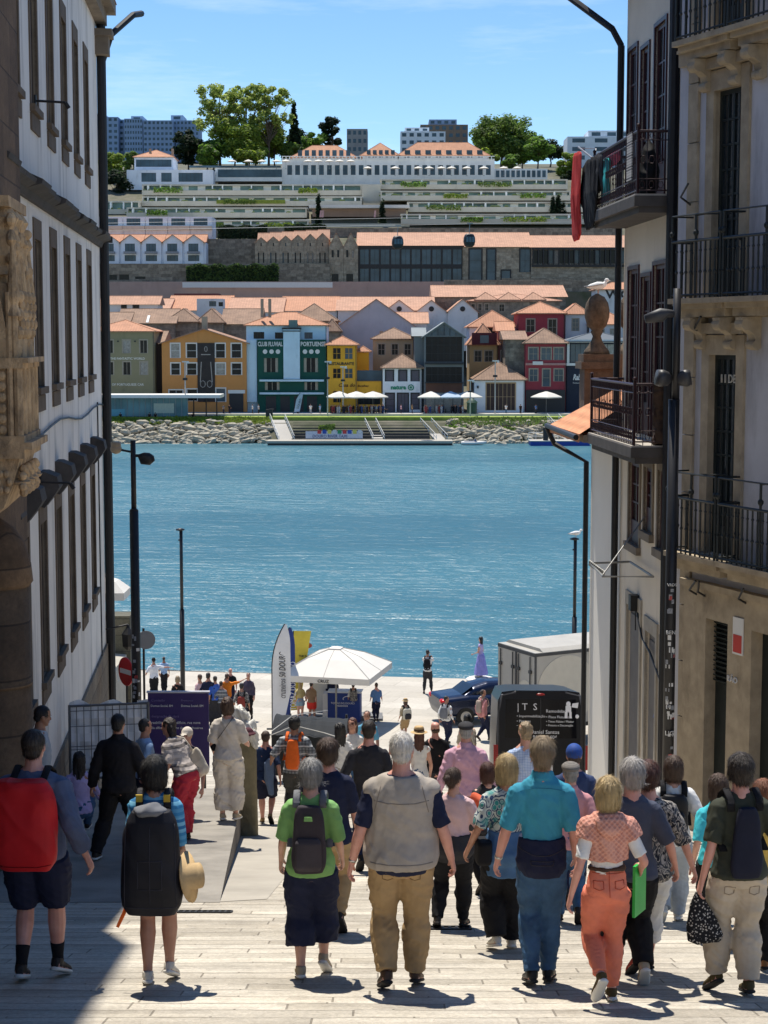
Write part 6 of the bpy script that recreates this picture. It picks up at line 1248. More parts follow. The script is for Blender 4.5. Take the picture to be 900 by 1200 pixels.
mb = MB(); mb.tube([(-.02,-.07,.55),(.05,-.07,.75),(.35,-.03,H_*.57)], .012, 5); mb.box(.05,.22,-.035,-.008,.86,.92); mb.box(-.80,-.62,-.03,-.008,.86,.9); mb.build('door_handle', M('van_trim', (0,0,0)), vt)
mb = MB(); mb.poly([(-.78,-.006,H_*.56),(.78,-.006,H_*.56),(.76,-.006,H_*.92),(-.76,-.006,H_*.92)]); mb.build('rear_window', glass('van_glass', (.004,.004,.006), .12, .2), vt)
for s in (-1,1):
    mb = MB(); mb.box(s*W2*.995-.05,s*W2*.995+.05,-.02,.10,.62,1.15); mb.build('tail_light', M('tail_red', (.25,.01,.01), .25, .1, bump=0), vt); mb = MB(); mb.cyl((s*.86-.11,.9,.33),(s*.86+.11,.9,.33),.33,n=20); mb.cyl((s*.86-.11,3.9,.33),(s*.86+.11,3.9,.33),.33,n=20); mb.build('wheel', M('tyre', (.015,.015,.015), .8, bump=0), vt)
    mb = MB(); mb.tube([(s*W2*.93,.04,H_*.35),(s*W2*.93,.02,H_*.80),(s*W2*.86,.02,H_*.955),(s*W2*.55,.02,H_*.985)], .028, 6); mb.build('door_edge', M('van_edge', (.09,.09,.10), .4, bump=0), vt)
mb = MB(); mb.ell((0,-.0,H_*.965),(.10,.03,.028),12,6); mb.build('brake_light', M('tail_red', (0,0,0)), vt)
mb = MB(); mb.box(-.26,.26,-.02,-.01,.60,.72); mb.build('number_plate', M('plate_white', (.6,.6,.6), .5, bump=0), vt)
for s_, w_, x, z in (('| T  S', .42, -.50, .80), ('• Impermeabilização', .62, -.52, .745), ('• Pinturas', .30, -.52, .705), ('• Coberturas', .34, -.52, .665), ('Remodelação', .52, .12, .79), ('• Pisos Flutuantes', .56, .12, .745), ('• Tetos Falsos / Pladur', .60, .12, .705), ('• Pintura e Decoração', .58, .12, .665), ('Daniel Santos', .62, -.22, .60), ('965 203 604', .52, -.17, .555)): text(s_, w_, LW, vt, (x, -.014, H_*z), depth=.002)
mb = MB(); ex, ez = .60, H_*.84; mb.ell((ex,-.012,ez+.09),(.05,.008,.055),12,8); mb.box(ex-.06,ex+.06,-.018,-.008,ez-.08,ez+.05); mb.box(ex-.08,ex-.02,-.018,-.008,ez-.22,ez-.08); mb.box(ex+.02,ex+.07,-.018,-.008,ez-.22,ez-.08); mb.prism([(ex+.07,ez+.02),(ex+.20,ez),(ex+.22,ez+.12),(ex+.09,ez+.10)],-.017,-.009); mb.ell((ex+.19,-.012,ez-.18),(.04,.008,.045),10,6); mb.build('emblem', LW, vt)
# white box truck
Y = 54.0; c0 = at(627, 800, Y); gy = gz(Y); tt = thing('white_truck', 'white box truck with a large pale disc on its side parked on the quay', 'truck', (c0.x, Y, gy), R(28)); H_ = zat(752, Y)-gy-.38
TW = M('truck_white', (.40,.375,.325), .5, .08, 1.5, .05, dirt=(1.5,.55,(.33,.30,.25),(1,1,.4),.5)); TD = M('truck_trim', (.05,.05,.05), .6, bump=0); TC = M('truck_disc', (.52,.48,.39), .5, .06, 3, 0)
mb = MB(); mb.box(0,5.2,0,2.25,.75,H_); mb.prism([(0,H_),(2.25,H_),(2.05,H_+.10),(.2,H_+.10)],.3,5.1,axis='x'); mb.build('cargo_box', TW, tt)
mb = MB(); mb.box(-.01,5.22,-.015,0,H_-.12,H_-.02); mb.box(-.02,-.0,.0,2.25,H_-.13,H_-.02); mb.box(-.03,.04,-.03,.0,.75,H_); mb.box(-.03,0,1.08,1.17,.75,H_-.13); mb.build('edge_trim', TD, tt)
mb = MB(); mb.cyl((1.22,-.001,H_-1.30),(1.22,-.012,H_-1.30),1.14,n=48); mb.build('side_disc', TC, tt); mb = MB(); mb.cyl((-.001,.55,H_-1.45),(-.012,.55,H_-1.45),.48,n=36); mb.build('rear_disc', TC, tt)
for y in (.25,.95,1.3,2.05): mb = MB(); mb.cyl((-.04,y,.8),(-.04,y,H_-.15),.022,n=6); mb.box(-.06,0,y-.07,y+.07,H_-.7,H_-.6); mb.build('door_rod', TD, tt)
mb = MB(); mb.box(5.35,7.0,.1,2.15,.5,2.6); mb.build('cab', TW, tt); [MB().cyl((x,s,.45),(x,s+.28,.45),.45,n=20).build('wheel', M('tyre', (0,0,0)), tt) for x in (1.2,6.1) for s in (.02,1.95)]; mb = MB(); mb.box(0,6.6,.6,1.6,.45,.75); mb.build('chassis', TD, tt)
# dark blue car
Y = 58.6; p = at(519, 850, Y); gy = gz(Y); ct = thing('blue_car', 'shiny dark blue saloon car parked behind the white truck', 'car', (p.x, Y, gy), R(16)); CB = M('car_blue', (.007,.014,.042), .22, .1, 2, 0, metal=.35, spec=.6)
ST = [(.0,.55,.95,.80),(.08,.30,1.0,.84),(.55,.26,1.04,.88),(1.0,.25,1.08,.90),(1.75,.25,1.05,.91),(3.0,.25,.98,.91),(3.9,.26,.90,.88),(4.45,.34,.78,.80),(4.6,.45,.66,.70)]
mb = MB(); mb.loft([(x,.9,(a+b)/2) for x,a,b,w in ST], [w for x,a,b,w in ST], [(b-a)/2 for x,a,b,w in ST], n=20, frames=(Vector((0,1,0)),Vector((0,0,1))), sq=.45); fuse(mb, 'body', .03, CB, ct, 3)
CN = [(.75,1.0,.74),(1.25,1.32,.66),(1.8,1.45,.62),(2.4,1.44,.62),(3.0,1.28,.66),(3.55,.98,.74)]
mb = MB(); mb.loft([(x,.9,.95) for x,z,w in CN], [w for x,z,w in CN], [z-.95 for x,z,w in CN], n=20, frames=(Vector((0,1,0)),Vector((0,0,1))), sq=.6); fuse(mb, 'roof', .03, CB, ct, 3)
mb = MB(); mb.loft([(x,.9,.95) for x,z,w in CN[1:-1]], [w+.018 for x,z,w in CN[1:-1]], [(z-.95)*.78 for x,z,w in CN[1:-1]], n=20, frames=(Vector((0,1,0)),Vector((0,0,1))), sq=.6); mb.build('side_window', glass('car_glass', (.01,.012,.015), .04), ct, smooth=True)
mb = MB(); mb.prism([(.72,1.0),(1.22,1.33),(1.16,1.30),(.70,.985)],.35,1.45); mb.build('rear_window', glass('car_glass'), ct)
for s in (-1,1): mb = MB(); mb.ell((.06,.9+s*.62,.86),(.09,.22,.10),14,8); mb.build('tail_light', M('tail_bright', (.55,.015,.015), .2, .05, bump=0), ct, smooth=True)
for x in (.85,3.65):
    for s in (-1,1): mb = MB(); mb.cyl((x,.9+s*.80-.1,.32),(x,.9+s*.80+.1,.32),.32,n=22); w_ = mb.build('wheel', M('tyre', (0,0,0)), ct); mb = MB(); mb.cyl((x,.9+s*.905,.32),(x,.9+s*.912,.32),.2,n=16); mb.build('rim', M('rim_grey', (.3,.3,.3), .3, metal=.8, bump=0), w_)
# ------------------------------------------------------------------ the far bank
prof = [(288,-2),(291,-.6),(297.5,3.2),(299,3.5),(304,4.1),(325,4.35),(345,6),(404,17),(423,20),(423.5,29.3),(452,31.2),(470,40),(490,46),(555,67),(600,76),(760,94),(1500,112),(2600,120)]
def hz(Y):
    for (a, za), (b, zb) in zip(prof, prof[1:]):
        if Y <= b: return za+(zb-za)*max(0,(Y-a))/(b-a)
    return prof[-1][1]
b_ = NB('hill_ground'); n = b_.noise(.06, 6, .65); n2 = b_.noise(.5, 4); b_.base(b_.mix(b_.ramp(n2, [(.4,(0,0,0)),(.7,(.6,.6,.6))]), b_.ramp(n, [(.3,(.04,.05,.02)),(.5,(.12,.11,.075)),(.7,(.19,.17,.13))]), (.05,.065,.025))); b_.rough(.95); HILL = b_.m
mb = MB(); yy = [288,291,297.5,299,304,325,345,404,423,423.5,452,470,490,520,555,600,680,760,1000,1500,2600]; xx = [-1600,-700,-300,-160,-110,-80,-40,0,40,80,110,160,300,700,1600]
for a, b in zip(xx, xx[1:]):
    for c, d in zip(yy, yy[1:]): mb.poly([(a,c,hz(c)),(b,c,hz(c)),(b,d,hz(d)),(a,d,hz(d))])
struct(mb.build('hillside', HILL))
GRASS = M('lawn', (.22,.29,.05), .95, .3, .8, .5, 8, .05); PROM = M('promenade_paving', (.46,.43,.38), .9, .1, .3, .2, 3); RETW = M('bank_concrete', (.24,.22,.19), .9, .2, .5, .3, 4)
mb = MB(); mb.box(-90,90,304.5,316,3.6,4.32); struct(mb.build('promenade', PROM))
mb = MB(); mb.box(-90,90,299.2,304.49,3.2,4.12); mb.build('lawn_strip', GRASS); struct(bpy.data.objects['lawn_strip'], 'stuff')
mb = MB(); mb.box(-90,90,304.2,304.5,4.12,4.45); o = mb.build('promenade_kerb', M('pale_kerb', (.5,.48,.44), .9, bump=0)); struct(o)
X = lambda px, Y, py=440: at(px, py, Y).x
def terr(nm, x0, x1, y0, y1, Y, m, label, cat='wall', d=1.2, name='retaining_wall'):
    z0, z1 = zat(y1, Y), zat(y0, Y); t = tag(MB().box(0, X(x1,Y)-X(x0,Y), 0, d, 0, z1-z0).build(name, m, None, (X(x0,Y), Y, z0)), label, cat); return t
MATS['wall_rubble'] = ashlar('rubble_stone', (.20,.175,.14), (.36,.32,.255), (.17,.15,.12), 1.7, .8, .7)
# ---- houses
C_ = lambda r, g, b: srgb((r, g, b))
def W_(nm, c, **k): return MATS.get('wall_'+nm) or M('wall_'+nm, sc(c, 1.22), .9, .09, .35, .25, 6, .03, dirt=(.5,.56,sc(c,.55),(1,1,.25),.45), **k)
TILE_N = tiles('terracotta_new', (.52,.25,.14), .5, .2); TILE_O = tiles('terracotta_old', (.30,.185,.12), .5, .35); TILE_P = tiles('terracotta_pink', (.50,.275,.175), .6, .24); TILE_X = tiles('terracotta_side', (.34,.20,.13), .5, .35, 'Y')
FWH = M('frame_white', (.66,.65,.62), .7, .05, bump=0); FDK = M('frame_dark', (.02,.02,.022), .5, .1, bump=0); FST = M('frame_stone', (.34,.30,.24), .9, .15, 2, .2, 10); FGL = glass('far_glass', (.010,.012,.014), .15, .18); FGB = glass('far_glass_blue', (.05,.085,.11), .10, .3)
def roof_hip(x0, x1, y0, y1, z, rise, mat, parent, over=.5, ridge=None, name='roof'):
    x0 -= over; x1 += over; y0 -= over; y1 += over; wx, wy = x1-x0, y1-y0; mb = MB(); i = min(wx, wy)/2
    r0, r1 = ((x0+i, (y0+y1)/2), (x1-i, (y0+y1)/2)) if wx >= wy else (((x0+x1)/2, y0+i), ((x0+x1)/2, y1-i))
    A = [(x0,y0,z),(x1,y0,z),(x1,y1,z),(x0,y1,z)]; P, Q = (*r0, z+rise), (*r1, z+rise)
    if wx >= wy: fs = [[A[0],A[1],Q,P],[A[2],A[3],P,Q],[A[3],A[0],P],[A[1],A[2],Q]]
    else: fs = [[A[0],A[1],P],[A[2],A[3],Q],[A[3],A[0],P,Q],[A[1],A[2],Q,P]]
    for f in fs: mb.poly(f)
    mb.poly([(a,b,z-.001) for a,b,_ in A[::-1]]); 
    for a, b in zip(A, A[1:]+A[:1]): mb.poly([(a[0],a[1],z-.18),(b[0],b[1],z-.18),b,a])
    for p, q in ((A[0],P),(A[1],P if wx < wy else Q),(P,Q)): mb.tube([p,q], .10, 5)
    return mb.build(name, mat, parent)
def roof_gable(x0, x1, y0, y1, z, rise, mat, parent, over=.4, axis='y', name='roof'):
    """axis y: ridge runs away from the river (gable to the front); axis x: ridge along the bank"""
    mb = MB(); t = .16
    if axis == 'y':
        m = (x0+x1)/2; k = rise/(m-x0); a, b = x0-over, x1+over; ze = z-over*k
        for s in (0, 1):
            e = a if s == 0 else b
            mb.add([(e,y0-over,ze),(m,y0-over,z+rise),(m,y1,z+rise),(e,y1,ze),(e,y0-over,ze+t),(m,y0-over,z+rise+t),(m,y1,z+rise+t),(e,y1,ze+t)], [(0,1,2,3),(4,5,6,7),(0,1,5,4),(1,2,6,5),(2,3,7,6),(3,0,4,7)])
    else:
        m = (y0+y1)/2
        mb.add([(x0-over,y0-over,z),(x1+over,y0-over,z),(x1+over,m,z+rise),(x0-over,m,z+rise),(x1+over,y1,z),(x0-over,y1,z)], [(0,1,2,3),(3,2,4,5),(0,3,5),(1,4,2),(0,5,4,1)])
        mb.tube([(x0-over,m,z+rise),(x1+over,m,z+rise)], .1, 5)
    return mb.build(name, mat, parent)
CURT = M('curtain', (.30,.285,.25), .8, .3, 3, 0)
GUT = M('gutter_eave_shadow', (.07,.06,.055), .6, .2, bump=0)
class House:
    def __init__(s, name, label, cat, x0, x1, ye, yb, Y, wall, depth=10, wins=(), frame=FWH, roof=None, gable=None, group=None, nx=2, nz=2, pane=None, sur=.16, below=2.0):
        s.Y = Y; s.rg = random.Random(int(x0*13+ye)); s.x0 = X(x0, Y); s.zb = zat(yb, Y); s.t = thing(name, label, cat, (s.x0, Y, s.zb), 0, group); s.w = X(x1, Y)-s.x0; s.h = zat(ye, Y)-s.zb; s.d = depth
        ops = [(s.lx(a), s.lx(b), s.lz(d), s.lz(c)) for a, b, c, d in [w[:4] for w in wins]]; s.ops = ops
        mb = MB(); wall_open(mb, 0, s.w, -below, s.h, ops, .22, 0, 0, depth)
        if gable: gy = s.lz(gable); mb.poly([(0,0,s.h),(s.w,0,s.h),(s.w/2,0,gy)])
        s.wall = mb.build('wall', wall, s.t)
        for o, w in zip(ops, wins): s.win(o, frame, w[4] if len(w) > 4 else nx, w[5] if len(w) > 5 else nz, pane or FGL, sur)
        if wins and not gable and below == 2.0 and Y < 345:
            mb = MB(); mb.cyl((s.w-.12,-.09,-1),(s.w-.12,-.09,s.h-.1),.055,n=5); mb.box(0,s.w,-.16,-.02,s.h-.12,s.h-.01); mb.build('gutter', GUT, s.t)  # downpipe, and a dark strip that is gutter and painted eave shadow together
        if roof:
            k, yp, m = roof[:3]; ov = roof[3] if len(roof) > 3 else .5; rise = (zat(yp, Y + (depth/2 if k != 'gy' else 0)) - s.zb) - s.h
            if k == 'hip': roof_hip(0, s.w, 0, depth, s.h+.02, rise, m, s.t, ov)
            elif k == 'gx': roof_gable(0, s.w, 0, depth, s.h+.02, rise, m, s.t, ov, 'x')
            elif k == 'gy': roof_gable(0, s.w, 0, depth, s.h, s.lz(gable)-s.h, m, s.t, ov, 'y')
    def lx(s, px): return X(px, s.Y)-s.x0
    def lz(s, py): return zat(py, s.Y)-s.zb
    def win(s, o, frame, nx, nz, pane, sur, name='window'):
        a, b, c, d = o; mb = MB(); y = .10
        if sur: surround(mb, o, sur, .05)
        f = .07; mb.box(a,a+f,y,y+.06,c,d); mb.box(b-f,b,y,y+.06,c,d); mb.box(a+f,b-f,y,y+.06,d-f,d); mb.box(a+f,b-f,y,y+.06,c,c+f)
        for i in range(1,nx): q = a+(b-a)*i/nx; mb.box(q-.035,q+.035,y+.005,y+.055,c+f,d-f)
        for i in range(1,nz): q = c+(d-c)*i/nz; mb.box(a+f,b-f,y+.01,y+.05,q-.03,q+.03)
        w = mb.build(name, frame, s.t); mb = MB(); mb.poly([(a,y+.04,c),(b,y+.04,c),(b,y+.04,d),(a,y+.04,d)]); mb.build('pane', pane if pane is not FGL or s.rg.random() < .72 else s.rg.choice((CURT, FGB)), w)
    def box(s, nm, x0, x1, y0, y1, m, d0=-.12, d1=-.004): return MB().box(s.lx(x0), s.lx(x1), d0, d1, s.lz(y1), s.lz(y0)).build(nm, m, s.t)
    def text(s, st, x0, x1, yb, m, d=-.05, **k): return text(st, s.lx(x1)-s.lx(x0), m, s.t, (s.lx(x0), d, s.lz(yb)), **k)
    def chimney(s, px, y0, y1, w=.7, yy=3, m=None): return MB().box(s.lx(px)-w/2, s.lx(px)+w/2, yy, yy+w, s.lz(y1)+.0, s.lz(y0)).build('chimney', m or W_('chim', (.30,.22,.16)), s.t)
LAMPON = None
h = House('olive_house', 'olive green house lettered THE FANTASTIC WORLD OF PORTUGUESE CAR', 'house', 104, 181, 388, 484, 315, W_('olive', (.20,.18,.105)), 12, [(a,a+8.5,y,y+15.5) for a in (107,124.5,144.5,164.5) for y in (398.5,424)], FST, ('hip', 375, TILE_N), nx=2, nz=1)
LTW = M('letter_cream', (.7,.68,.6), .6, bump=0); h.text('THE FANTASTIC WORLD', 129.5, 170, 421.5, LTW, bold=.02); h.text('OF PORTUGUESE CAR', 131, 168.5, 452, LTW, bold=.02)
for px in (139, 159):
    mb = MB(); mb.cyl((h.lx(px),-.02,h.lz(400)),(h.lx(px),-.30,h.lz(400)),.14,n=8); mb.build('wall_lamp', FDK, h.t)
h = House('orange_house', 'orange house with white framed windows and a tall dark banner in its middle', 'house', 190, 289, 402, 484, 315.3, W_('orange', (.43,.195,.06)), 12, [(a,b,y0,y1) for a,b in ((200.5,211),(219,230.5),(253,264),(271.5,283)) for y0,y1 in ((402.5,419.5),(425.5,439.5))]+[(198,214,457,470,2,1),(219,231,456,470),(253,264,455,471)], FWH, ('gy', 386, TILE_X, .6), 386, nx=1, nz=2)
bn = h.box('banner', 231.5, 252, 402, 471, M('banner_dark', (.028,.022,.02), .7, .3, 1, 0), -.12); mb = MB(); L1 = M('banner_line', (.33,.30,.27), .7, bump=0)
for sx in (-1,1): mb.tube([(h.lx(241.7+sx*5.5),-.15,h.lz(424)),(h.lx(241.7+sx*7),-.15,h.lz(448))], .10, 5); mb.tube([(h.lx(241.7+sx*4+3*math.cos(q*.8)),-.15,h.lz(450+4*math.sin(q*.8))) for q in range(9)], .07, 5)
mb.tube([(h.lx(241.7+1.6*math.cos(q*.8)),-.15,h.lz(409+3*math.sin(q*.8))) for q in range(9)], .07, 5); mb.box(h.lx(236),h.lx(247),-.16,-.13,h.lz(416),h.lz(415)); mb.build('emblem', L1, bn)
h.box('door', 268.5, 285, 461, 484, FDK, -.1); h.box('door_frame', 267, 287, 457, 461, FWH, -.14); h.chimney(240, 371, 388, 1.0, .3)
g = House('side_roof_house', 'recessed house under a steep tiled roof between olive and orange houses, walls coloured as shadow', 'house', 181.5, 190, 402, 484, 318, W_('gapshadow', (.05,.035,.028)), 14, (), FDK, ('gx', 388, TILE_O))  # dark brown wall colour paints the shadow in the gap between the houses
h = c = House('club_house', 'pale blue boat club with green front lettered CLUB FLUVIAL PORTUENSE', 'club house', 289, 383, 381, 484, 317, W_('paleblue', (.44,.56,.64)), 12, [(297.5,310,389,397),(322.5,332,389.5,397),(357,366.5,389.5,397)], FDK, ('hip', 366, TILE_N), nx=3, nz=1, sur=0)
GRN = W_('clubgreen', (.010,.062,.045)); gx = h.lx(302.5); gw = h.lx(382.5)
f1 = [(310,326.5,419.5,436),(356.5,373,419.5,436),(311,328,447.5,457),(357,373,447.5,457)]
fo = [(h.lx(a), h.lx(b), h.lz(d), h.lz(c_)) for a,b,c_,d in f1]; mb = MB(); wall_open(mb, gx, gw, 0, h.lz(398), fo, .5, 0, 0, 1.5, y=-1.5); gf = mb.build('front', GRN, h.t)
for o in fo:
    mb = MB(); mb.box(o[0],o[0]+.5,-1.35,-1.28,o[2],o[3]); mb.box(o[1]-.5,o[1],-1.35,-1.28,o[2],o[3]); mb.box((o[0]+o[1])/2-.05,(o[0]+o[1])/2+.05,-1.34,-1.29,o[2],o[3]); w = mb.build('window', FST, h.t); MB().poly([(o[0],-1.3,o[2]),(o[1],-1.3,o[2]),(o[1],-1.3,o[3]),(o[0],-1.3,o[3])]).build('pane', FGL, w)
h.box('central_pier', 333, 352, 386, 444, W_('paleblue', (0,0,0)), -1.95, -1.504); h.box('pier_cap', 331.5, 353.5, 384, 386, FDK, -2.1, 0); h.box('pier_cap', 332, 353, 387.5, 388.6, FDK, -2.05, -1.951); h.box('roof_ornament', 339, 349, 375, 384, W_('sage', (.14,.19,.17)), -1.2, .2)
for y0 in (444.5, 459.5): h.box('ledge', 305, 380, y0, y0+2.2, W_('paleblue', (0,0,0)), -2.3, -1.502)
h.box('side_strip', 289.5, 301.5, 398, 471, W_('paleblue', (0,0,0)), -1.0, -.004); mb = MB()
for px in (311.5,319,326.5,358,365.3,372.5): mb = MB(); mb.cyl((h.lx(px),-1.504,h.lz(412)),(h.lx(px),-1.56,h.lz(412)),.42,n=18); mb.build('round_light', FWH, h.t)
h.text('CLUB FLUVIAL', 303, 332, 405.8, FWH, -1.56, height=.85, bold=.03); h.text('PORTUENSE', 353, 382, 405.8, FWH, -1.56, height=.85, bold=.03)
for a, b in ((312,324),(329,340),(345,356),(360,372)): h.box('door', a, b, 464, 482, FDK, -1.56, -1.503)
mb = MB(); [mb.cyl((h.lx(p),1.5,h.lz(y)),(h.lx(p),1.5,h.lz(372)),.3,n=7) for p,y in ((307,350),(316,350))]; mb.build('chimney', W_('chim', (0,0,0)), h.t)
h = House('yellow_restaurant', 'tall yellow restaurant with dark lettering under its windows', 'restaurant', 383.5, 418, 404, 484, 315, W_('yellow', (.60,.31,.03)), 10, [(390,399.5,407.5,421),(404,413.5,407.5,421),(390,399.5,431.5,443.5),(404,413.5,431.5,443.5),(390,400,458,472)], W_('yellow', (0,0,0)), ('hip', 394, TILE_N), nx=2, nz=2); h.text('RESTAURANTE', 384.5, 415, 428, FDK, bold=.03); h.text('Casa do', 397, 416, 453.5, M('letter_rust', (.12,.05,.01), .7, bump=0), shear=.3, bold=.02)
h = House('yellow_annex', 'low yellow restaurant annex with a glass railed roof terrace', 'restaurant', 418.2, 448, 446, 484, 315.4, W_('yellow', (0,0,0)), 10, [(420,445,462,474,4,1)], FDK); h.text('Bacalhau', 419, 432, 453.5, M('letter_rust', (0,0,0)), shear=.3, bold=.02); MB().box(0, h.w, .1, .16, h.h, h.lz(434)).build('glass_railing', FGB, h.t); MB().box(0, h.lx(432), 4, 10, h.h, h.lz(412)).build('upper_room', W_('yellow', (0,0,0)), h.t); roof_hip(0, h.lx(432), 4, 10, h.lz(412), 1.0, TILE_N, h.t)
h = House('white_shop', 'white shop with green lettering and three shuttered windows', 'shop', 448.5, 494, 431, 484, 314.4, W_('white', (.58,.60,.62)), 8, [(452,461,434,447),(467.5,476.5,434,447),(482,491,434,447),(452,462,461,483,1,3),(466,478.5,461,483,3,1),(482,491,461,480,1,3)], FDK, ('hip', 415, TILE_O), nx=1, nz=1, pane=M('shutter_mauve', (.10,.09,.11), .7, .1, bump=0)); GRL = M('letter_green', (.02,.22,.12), .6, bump=0); h.text('natura', 458, 476, 456.5, GRL, height=.75, bold=.05); mb = MB(); mb.tube([(h.lx(481.5)+.5*math.cos(q*.7),-.05,h.lz(454)+.5*math.sin(q*.7)) for q in range(10)], .1, 5); mb.cyl((h.lx(481.5),-.02,h.lz(454)),(h.lx(481.5),-.06,h.lz(454)),.25,n=10); mb.build('emblem', GRL, h.t)
h = House('stone_house', 'stone house with a tiled hip roof rising behind the white shop', 'house', 437, 485, 397, 450, 325, W_('stone', (.30,.24,.16)), 10, [(443,451,403,416),(459,466.5,403,416),(474,481.5,403,416)], FST, ('hip', 384, TILE_O)); h.chimney(447, 388, 396)
h = House('glass_gable_house', 'dark glass fronted house with steep gable between white shop and low tiled house', 'house', 497, 543.5, 394, 484, 314.2, W_('zinc', (.13,.14,.145)), 14, [(499,541.5,394.5,424,6,3),(499,541.5,430,448,6,2),(499,541.5,460,483,4,1)], FDK, ('gy', 378, W_('zincroof', (.20,.22,.225)), .5), 378, pane=FGL, sur=0); h.box('timber_band', 499, 541.5, 449, 459.5, W_('timber', (.12,.055,.035)), -.1); mb = MB(); mb.poly([(h.lx(500),-.03,h.h+.1),(h.lx(541),-.03,h.h+.1),(h.lx(520.3),-.03,h.lz(380.5))]); gl = mb.build('gable_glass', FGB, h.t); [MB().box(h.lx(q)-.06,h.lx(q)+.06,-.07,-.035,h.h+.1,h.lz(380.5+abs(q-520.3)*.7)).build('glazing_bar', FDK, gl) for q in (506,513,520.3,527,534)]
h.box('balcony', 498, 543, 424.5, 427, FDK, -.5); h.box('balcony', 498, 543, 448, 449, FDK, -.5)
g = House('zinc_side_house', 'narrow grey clad house beside the glass gable', 'house', 485.5, 496.8, 394, 484, 316, W_('zinc', (0,0,0)), 14, (), FDK, ('gx', 384, W_('zincroof', (0,0,0))))
h = House('low_tiled_house', 'low white house with a tiled hip roof and a wide timber grid window', 'house', 556, 615, 445, 484, 313.8, W_('white', (0,0,0)), 9, [(570,604,449,481,7,2)], W_('tan_timber', (.36,.26,.15)), ('hip', 424, TILE_O), pane=M('dark_room', (.05,.03,.025), .7, bump=0)); h.box('lamp', 559, 561, 452, 455, FDK, -.3)
h = House('red_house', 'dark red house with white window frames and a stone side wall', 'house', 616, 663, 402, 484, 314.6, W_('red', (.23,.035,.045)), 12, [(619.5,630,407.5,422),(634,645.5,407.5,422),(649,660,407.5,422),(620.5,630,432.5,447),(636,644.5,432.5,453,1,2),(649.5,660,432.5,447)], FST, ('hip', 385, TILE_O), nx=2, nz=2, pane=FGB); h.box('ground_front', 616.5, 662.5, 457, 483.5, FDK, -.25); h.box('band', 616, 663, 425.5, 428, M('wall_rose', (.40,.22,.20), bump=0), -.15); h.box('hanging_cloth', 624, 636, 423.5, 427.5, FWH, -.3, -.16)
h = House('stone_side_house', 'rough stone gable wall rising beside the dark red house', 'house', 592, 615.6, 398, 484, 318, W_('rubble', (.19,.165,.13)), 14, (), FDK, ('gx', 388, TILE_O)); h = House('rabelo_restaurant', 'white trimmed restaurant with navy front and script lettering right of the dark red house', 'restaurant', 664, 740, 400, 484, 315, W_('navywall', (.018,.022,.035)), 12, [(668,692,403,425,4,1),(694,738,403,425,5,1)], FDK, ('hip', 388, W_('slate', (.10,.115,.13))), sur=0)
h.box('trim', 663.5, 740, 398, 401.5, FWH, -.3); h.box('trim', 663.5, 740, 425.5, 428.5, FWH, -.3); h.box('corner_trim', 664, 667, 401.6, 425.4, FWH, -.2); h.text('Rabelos', 671.5, 690, 445.5, FWH, shear=.3, height=1.1, bold=.03); h.text('Restaurante & Bar', 671.5, 689, 449.5, FWH)
h = House('tall_red_house', 'taller wine red house with two windows behind the dark red house', 'house', 607, 661, 367, 420, 332, W_('red', (0,0,0)), 12, [(616.5,626,374,389),(642,651.5,374,393)], FST, ('hip', 354, TILE_N))
h = House('white_grey_house', 'pale grey house with one tall window behind the rabelo restaurant', 'house', 662, 688, 368, 420, 334, W_('palegrey', (.42,.43,.45)), 10, [(670,677.5,373.5,388,2,3)], FST, ('hip', 356, TILE_N)); h = House('white_grey_house', 'pale house with small windows at the right behind the stone finial', 'house', 690, 740, 380, 420, 333, W_('palegrey', (0,0,0)), 10, [(700,707,386,398),(715,722,386,398)], FST, ('hip', 366, TILE_N))
h = House('ochre_house', 'ochre house with a dark red enclosed balcony behind the low tiled house', 'house', 550, 583, 404, 460, 326, W_('ochre', (.42,.29,.14)), 10, [(556,564,411,424),(568,577,411,424)], FST, ('hip', 379, TILE_N), nx=2, nz=2); h.box('enclosed_balcony', 552.5, 581.5, 390, 404, W_('oxblood', (.09,.018,.022)), -1.2); h.box('balcony_glass', 562, 572, 393, 402, FGB, -1.25, -1.205)
h = House('mauve_house', 'mauve house with tall windows left of the rough stone wall', 'house', 583.5, 600, 388, 460, 328, W_('mauve', (.30,.16,.17)), 10, [(587,596,392,403),(587,596,411,424)], FWH, ('gx', 377, TILE_N)); h = House('orange_roof_house', 'white house with a broad orange roof above the ochre house', 'house', 550, 606, 383, 420, 338, W_('white', (0,0,0)), 13, [(572,580,384.5,390)], FDK, ('hip', 364, TILE_N))
# ---- warehouses and roofs behind
h = House('lilac_warehouse', 'blank lilac grey warehouse gable towering behind the restaurants', 'warehouse', 394, 488, 384, 440, 345, W_('lilac', (.40,.37,.40)), 26, (), FDK, ('gy', 351, TILE_P, .3), 351)
for i, (a, b, yp) in enumerate(((449,487,352),(487,524,352),(524,560,351))):
    h = House('gabled_warehouse', ('white gabled warehouse with round window, %s of the trio behind the glass gable' % ('left one','middle one','right one')[i]), 'warehouse', a, b-.4, 366, 400, 362, W_('whitewash', (.52,.54,.54)), 26, (), FDK, ('gy', yp, TILE_P, .3), yp, group='white gabled warehouses')
    mb = MB(); mb.cyl((h.w/2,-.02,h.lz(362)),(h.w/2,-.12,h.lz(362)),.55,n=14); mb.build('round_window', FDK, h.t); 
h = House('flat_warehouse', 'warehouse with a wide salmon roof directly behind the glass gable house', 'warehouse', 452, 500, 379, 410, 350, W_('whitewash', (0,0,0)), 14, (), FDK, ('gx', 366, TILE_P))
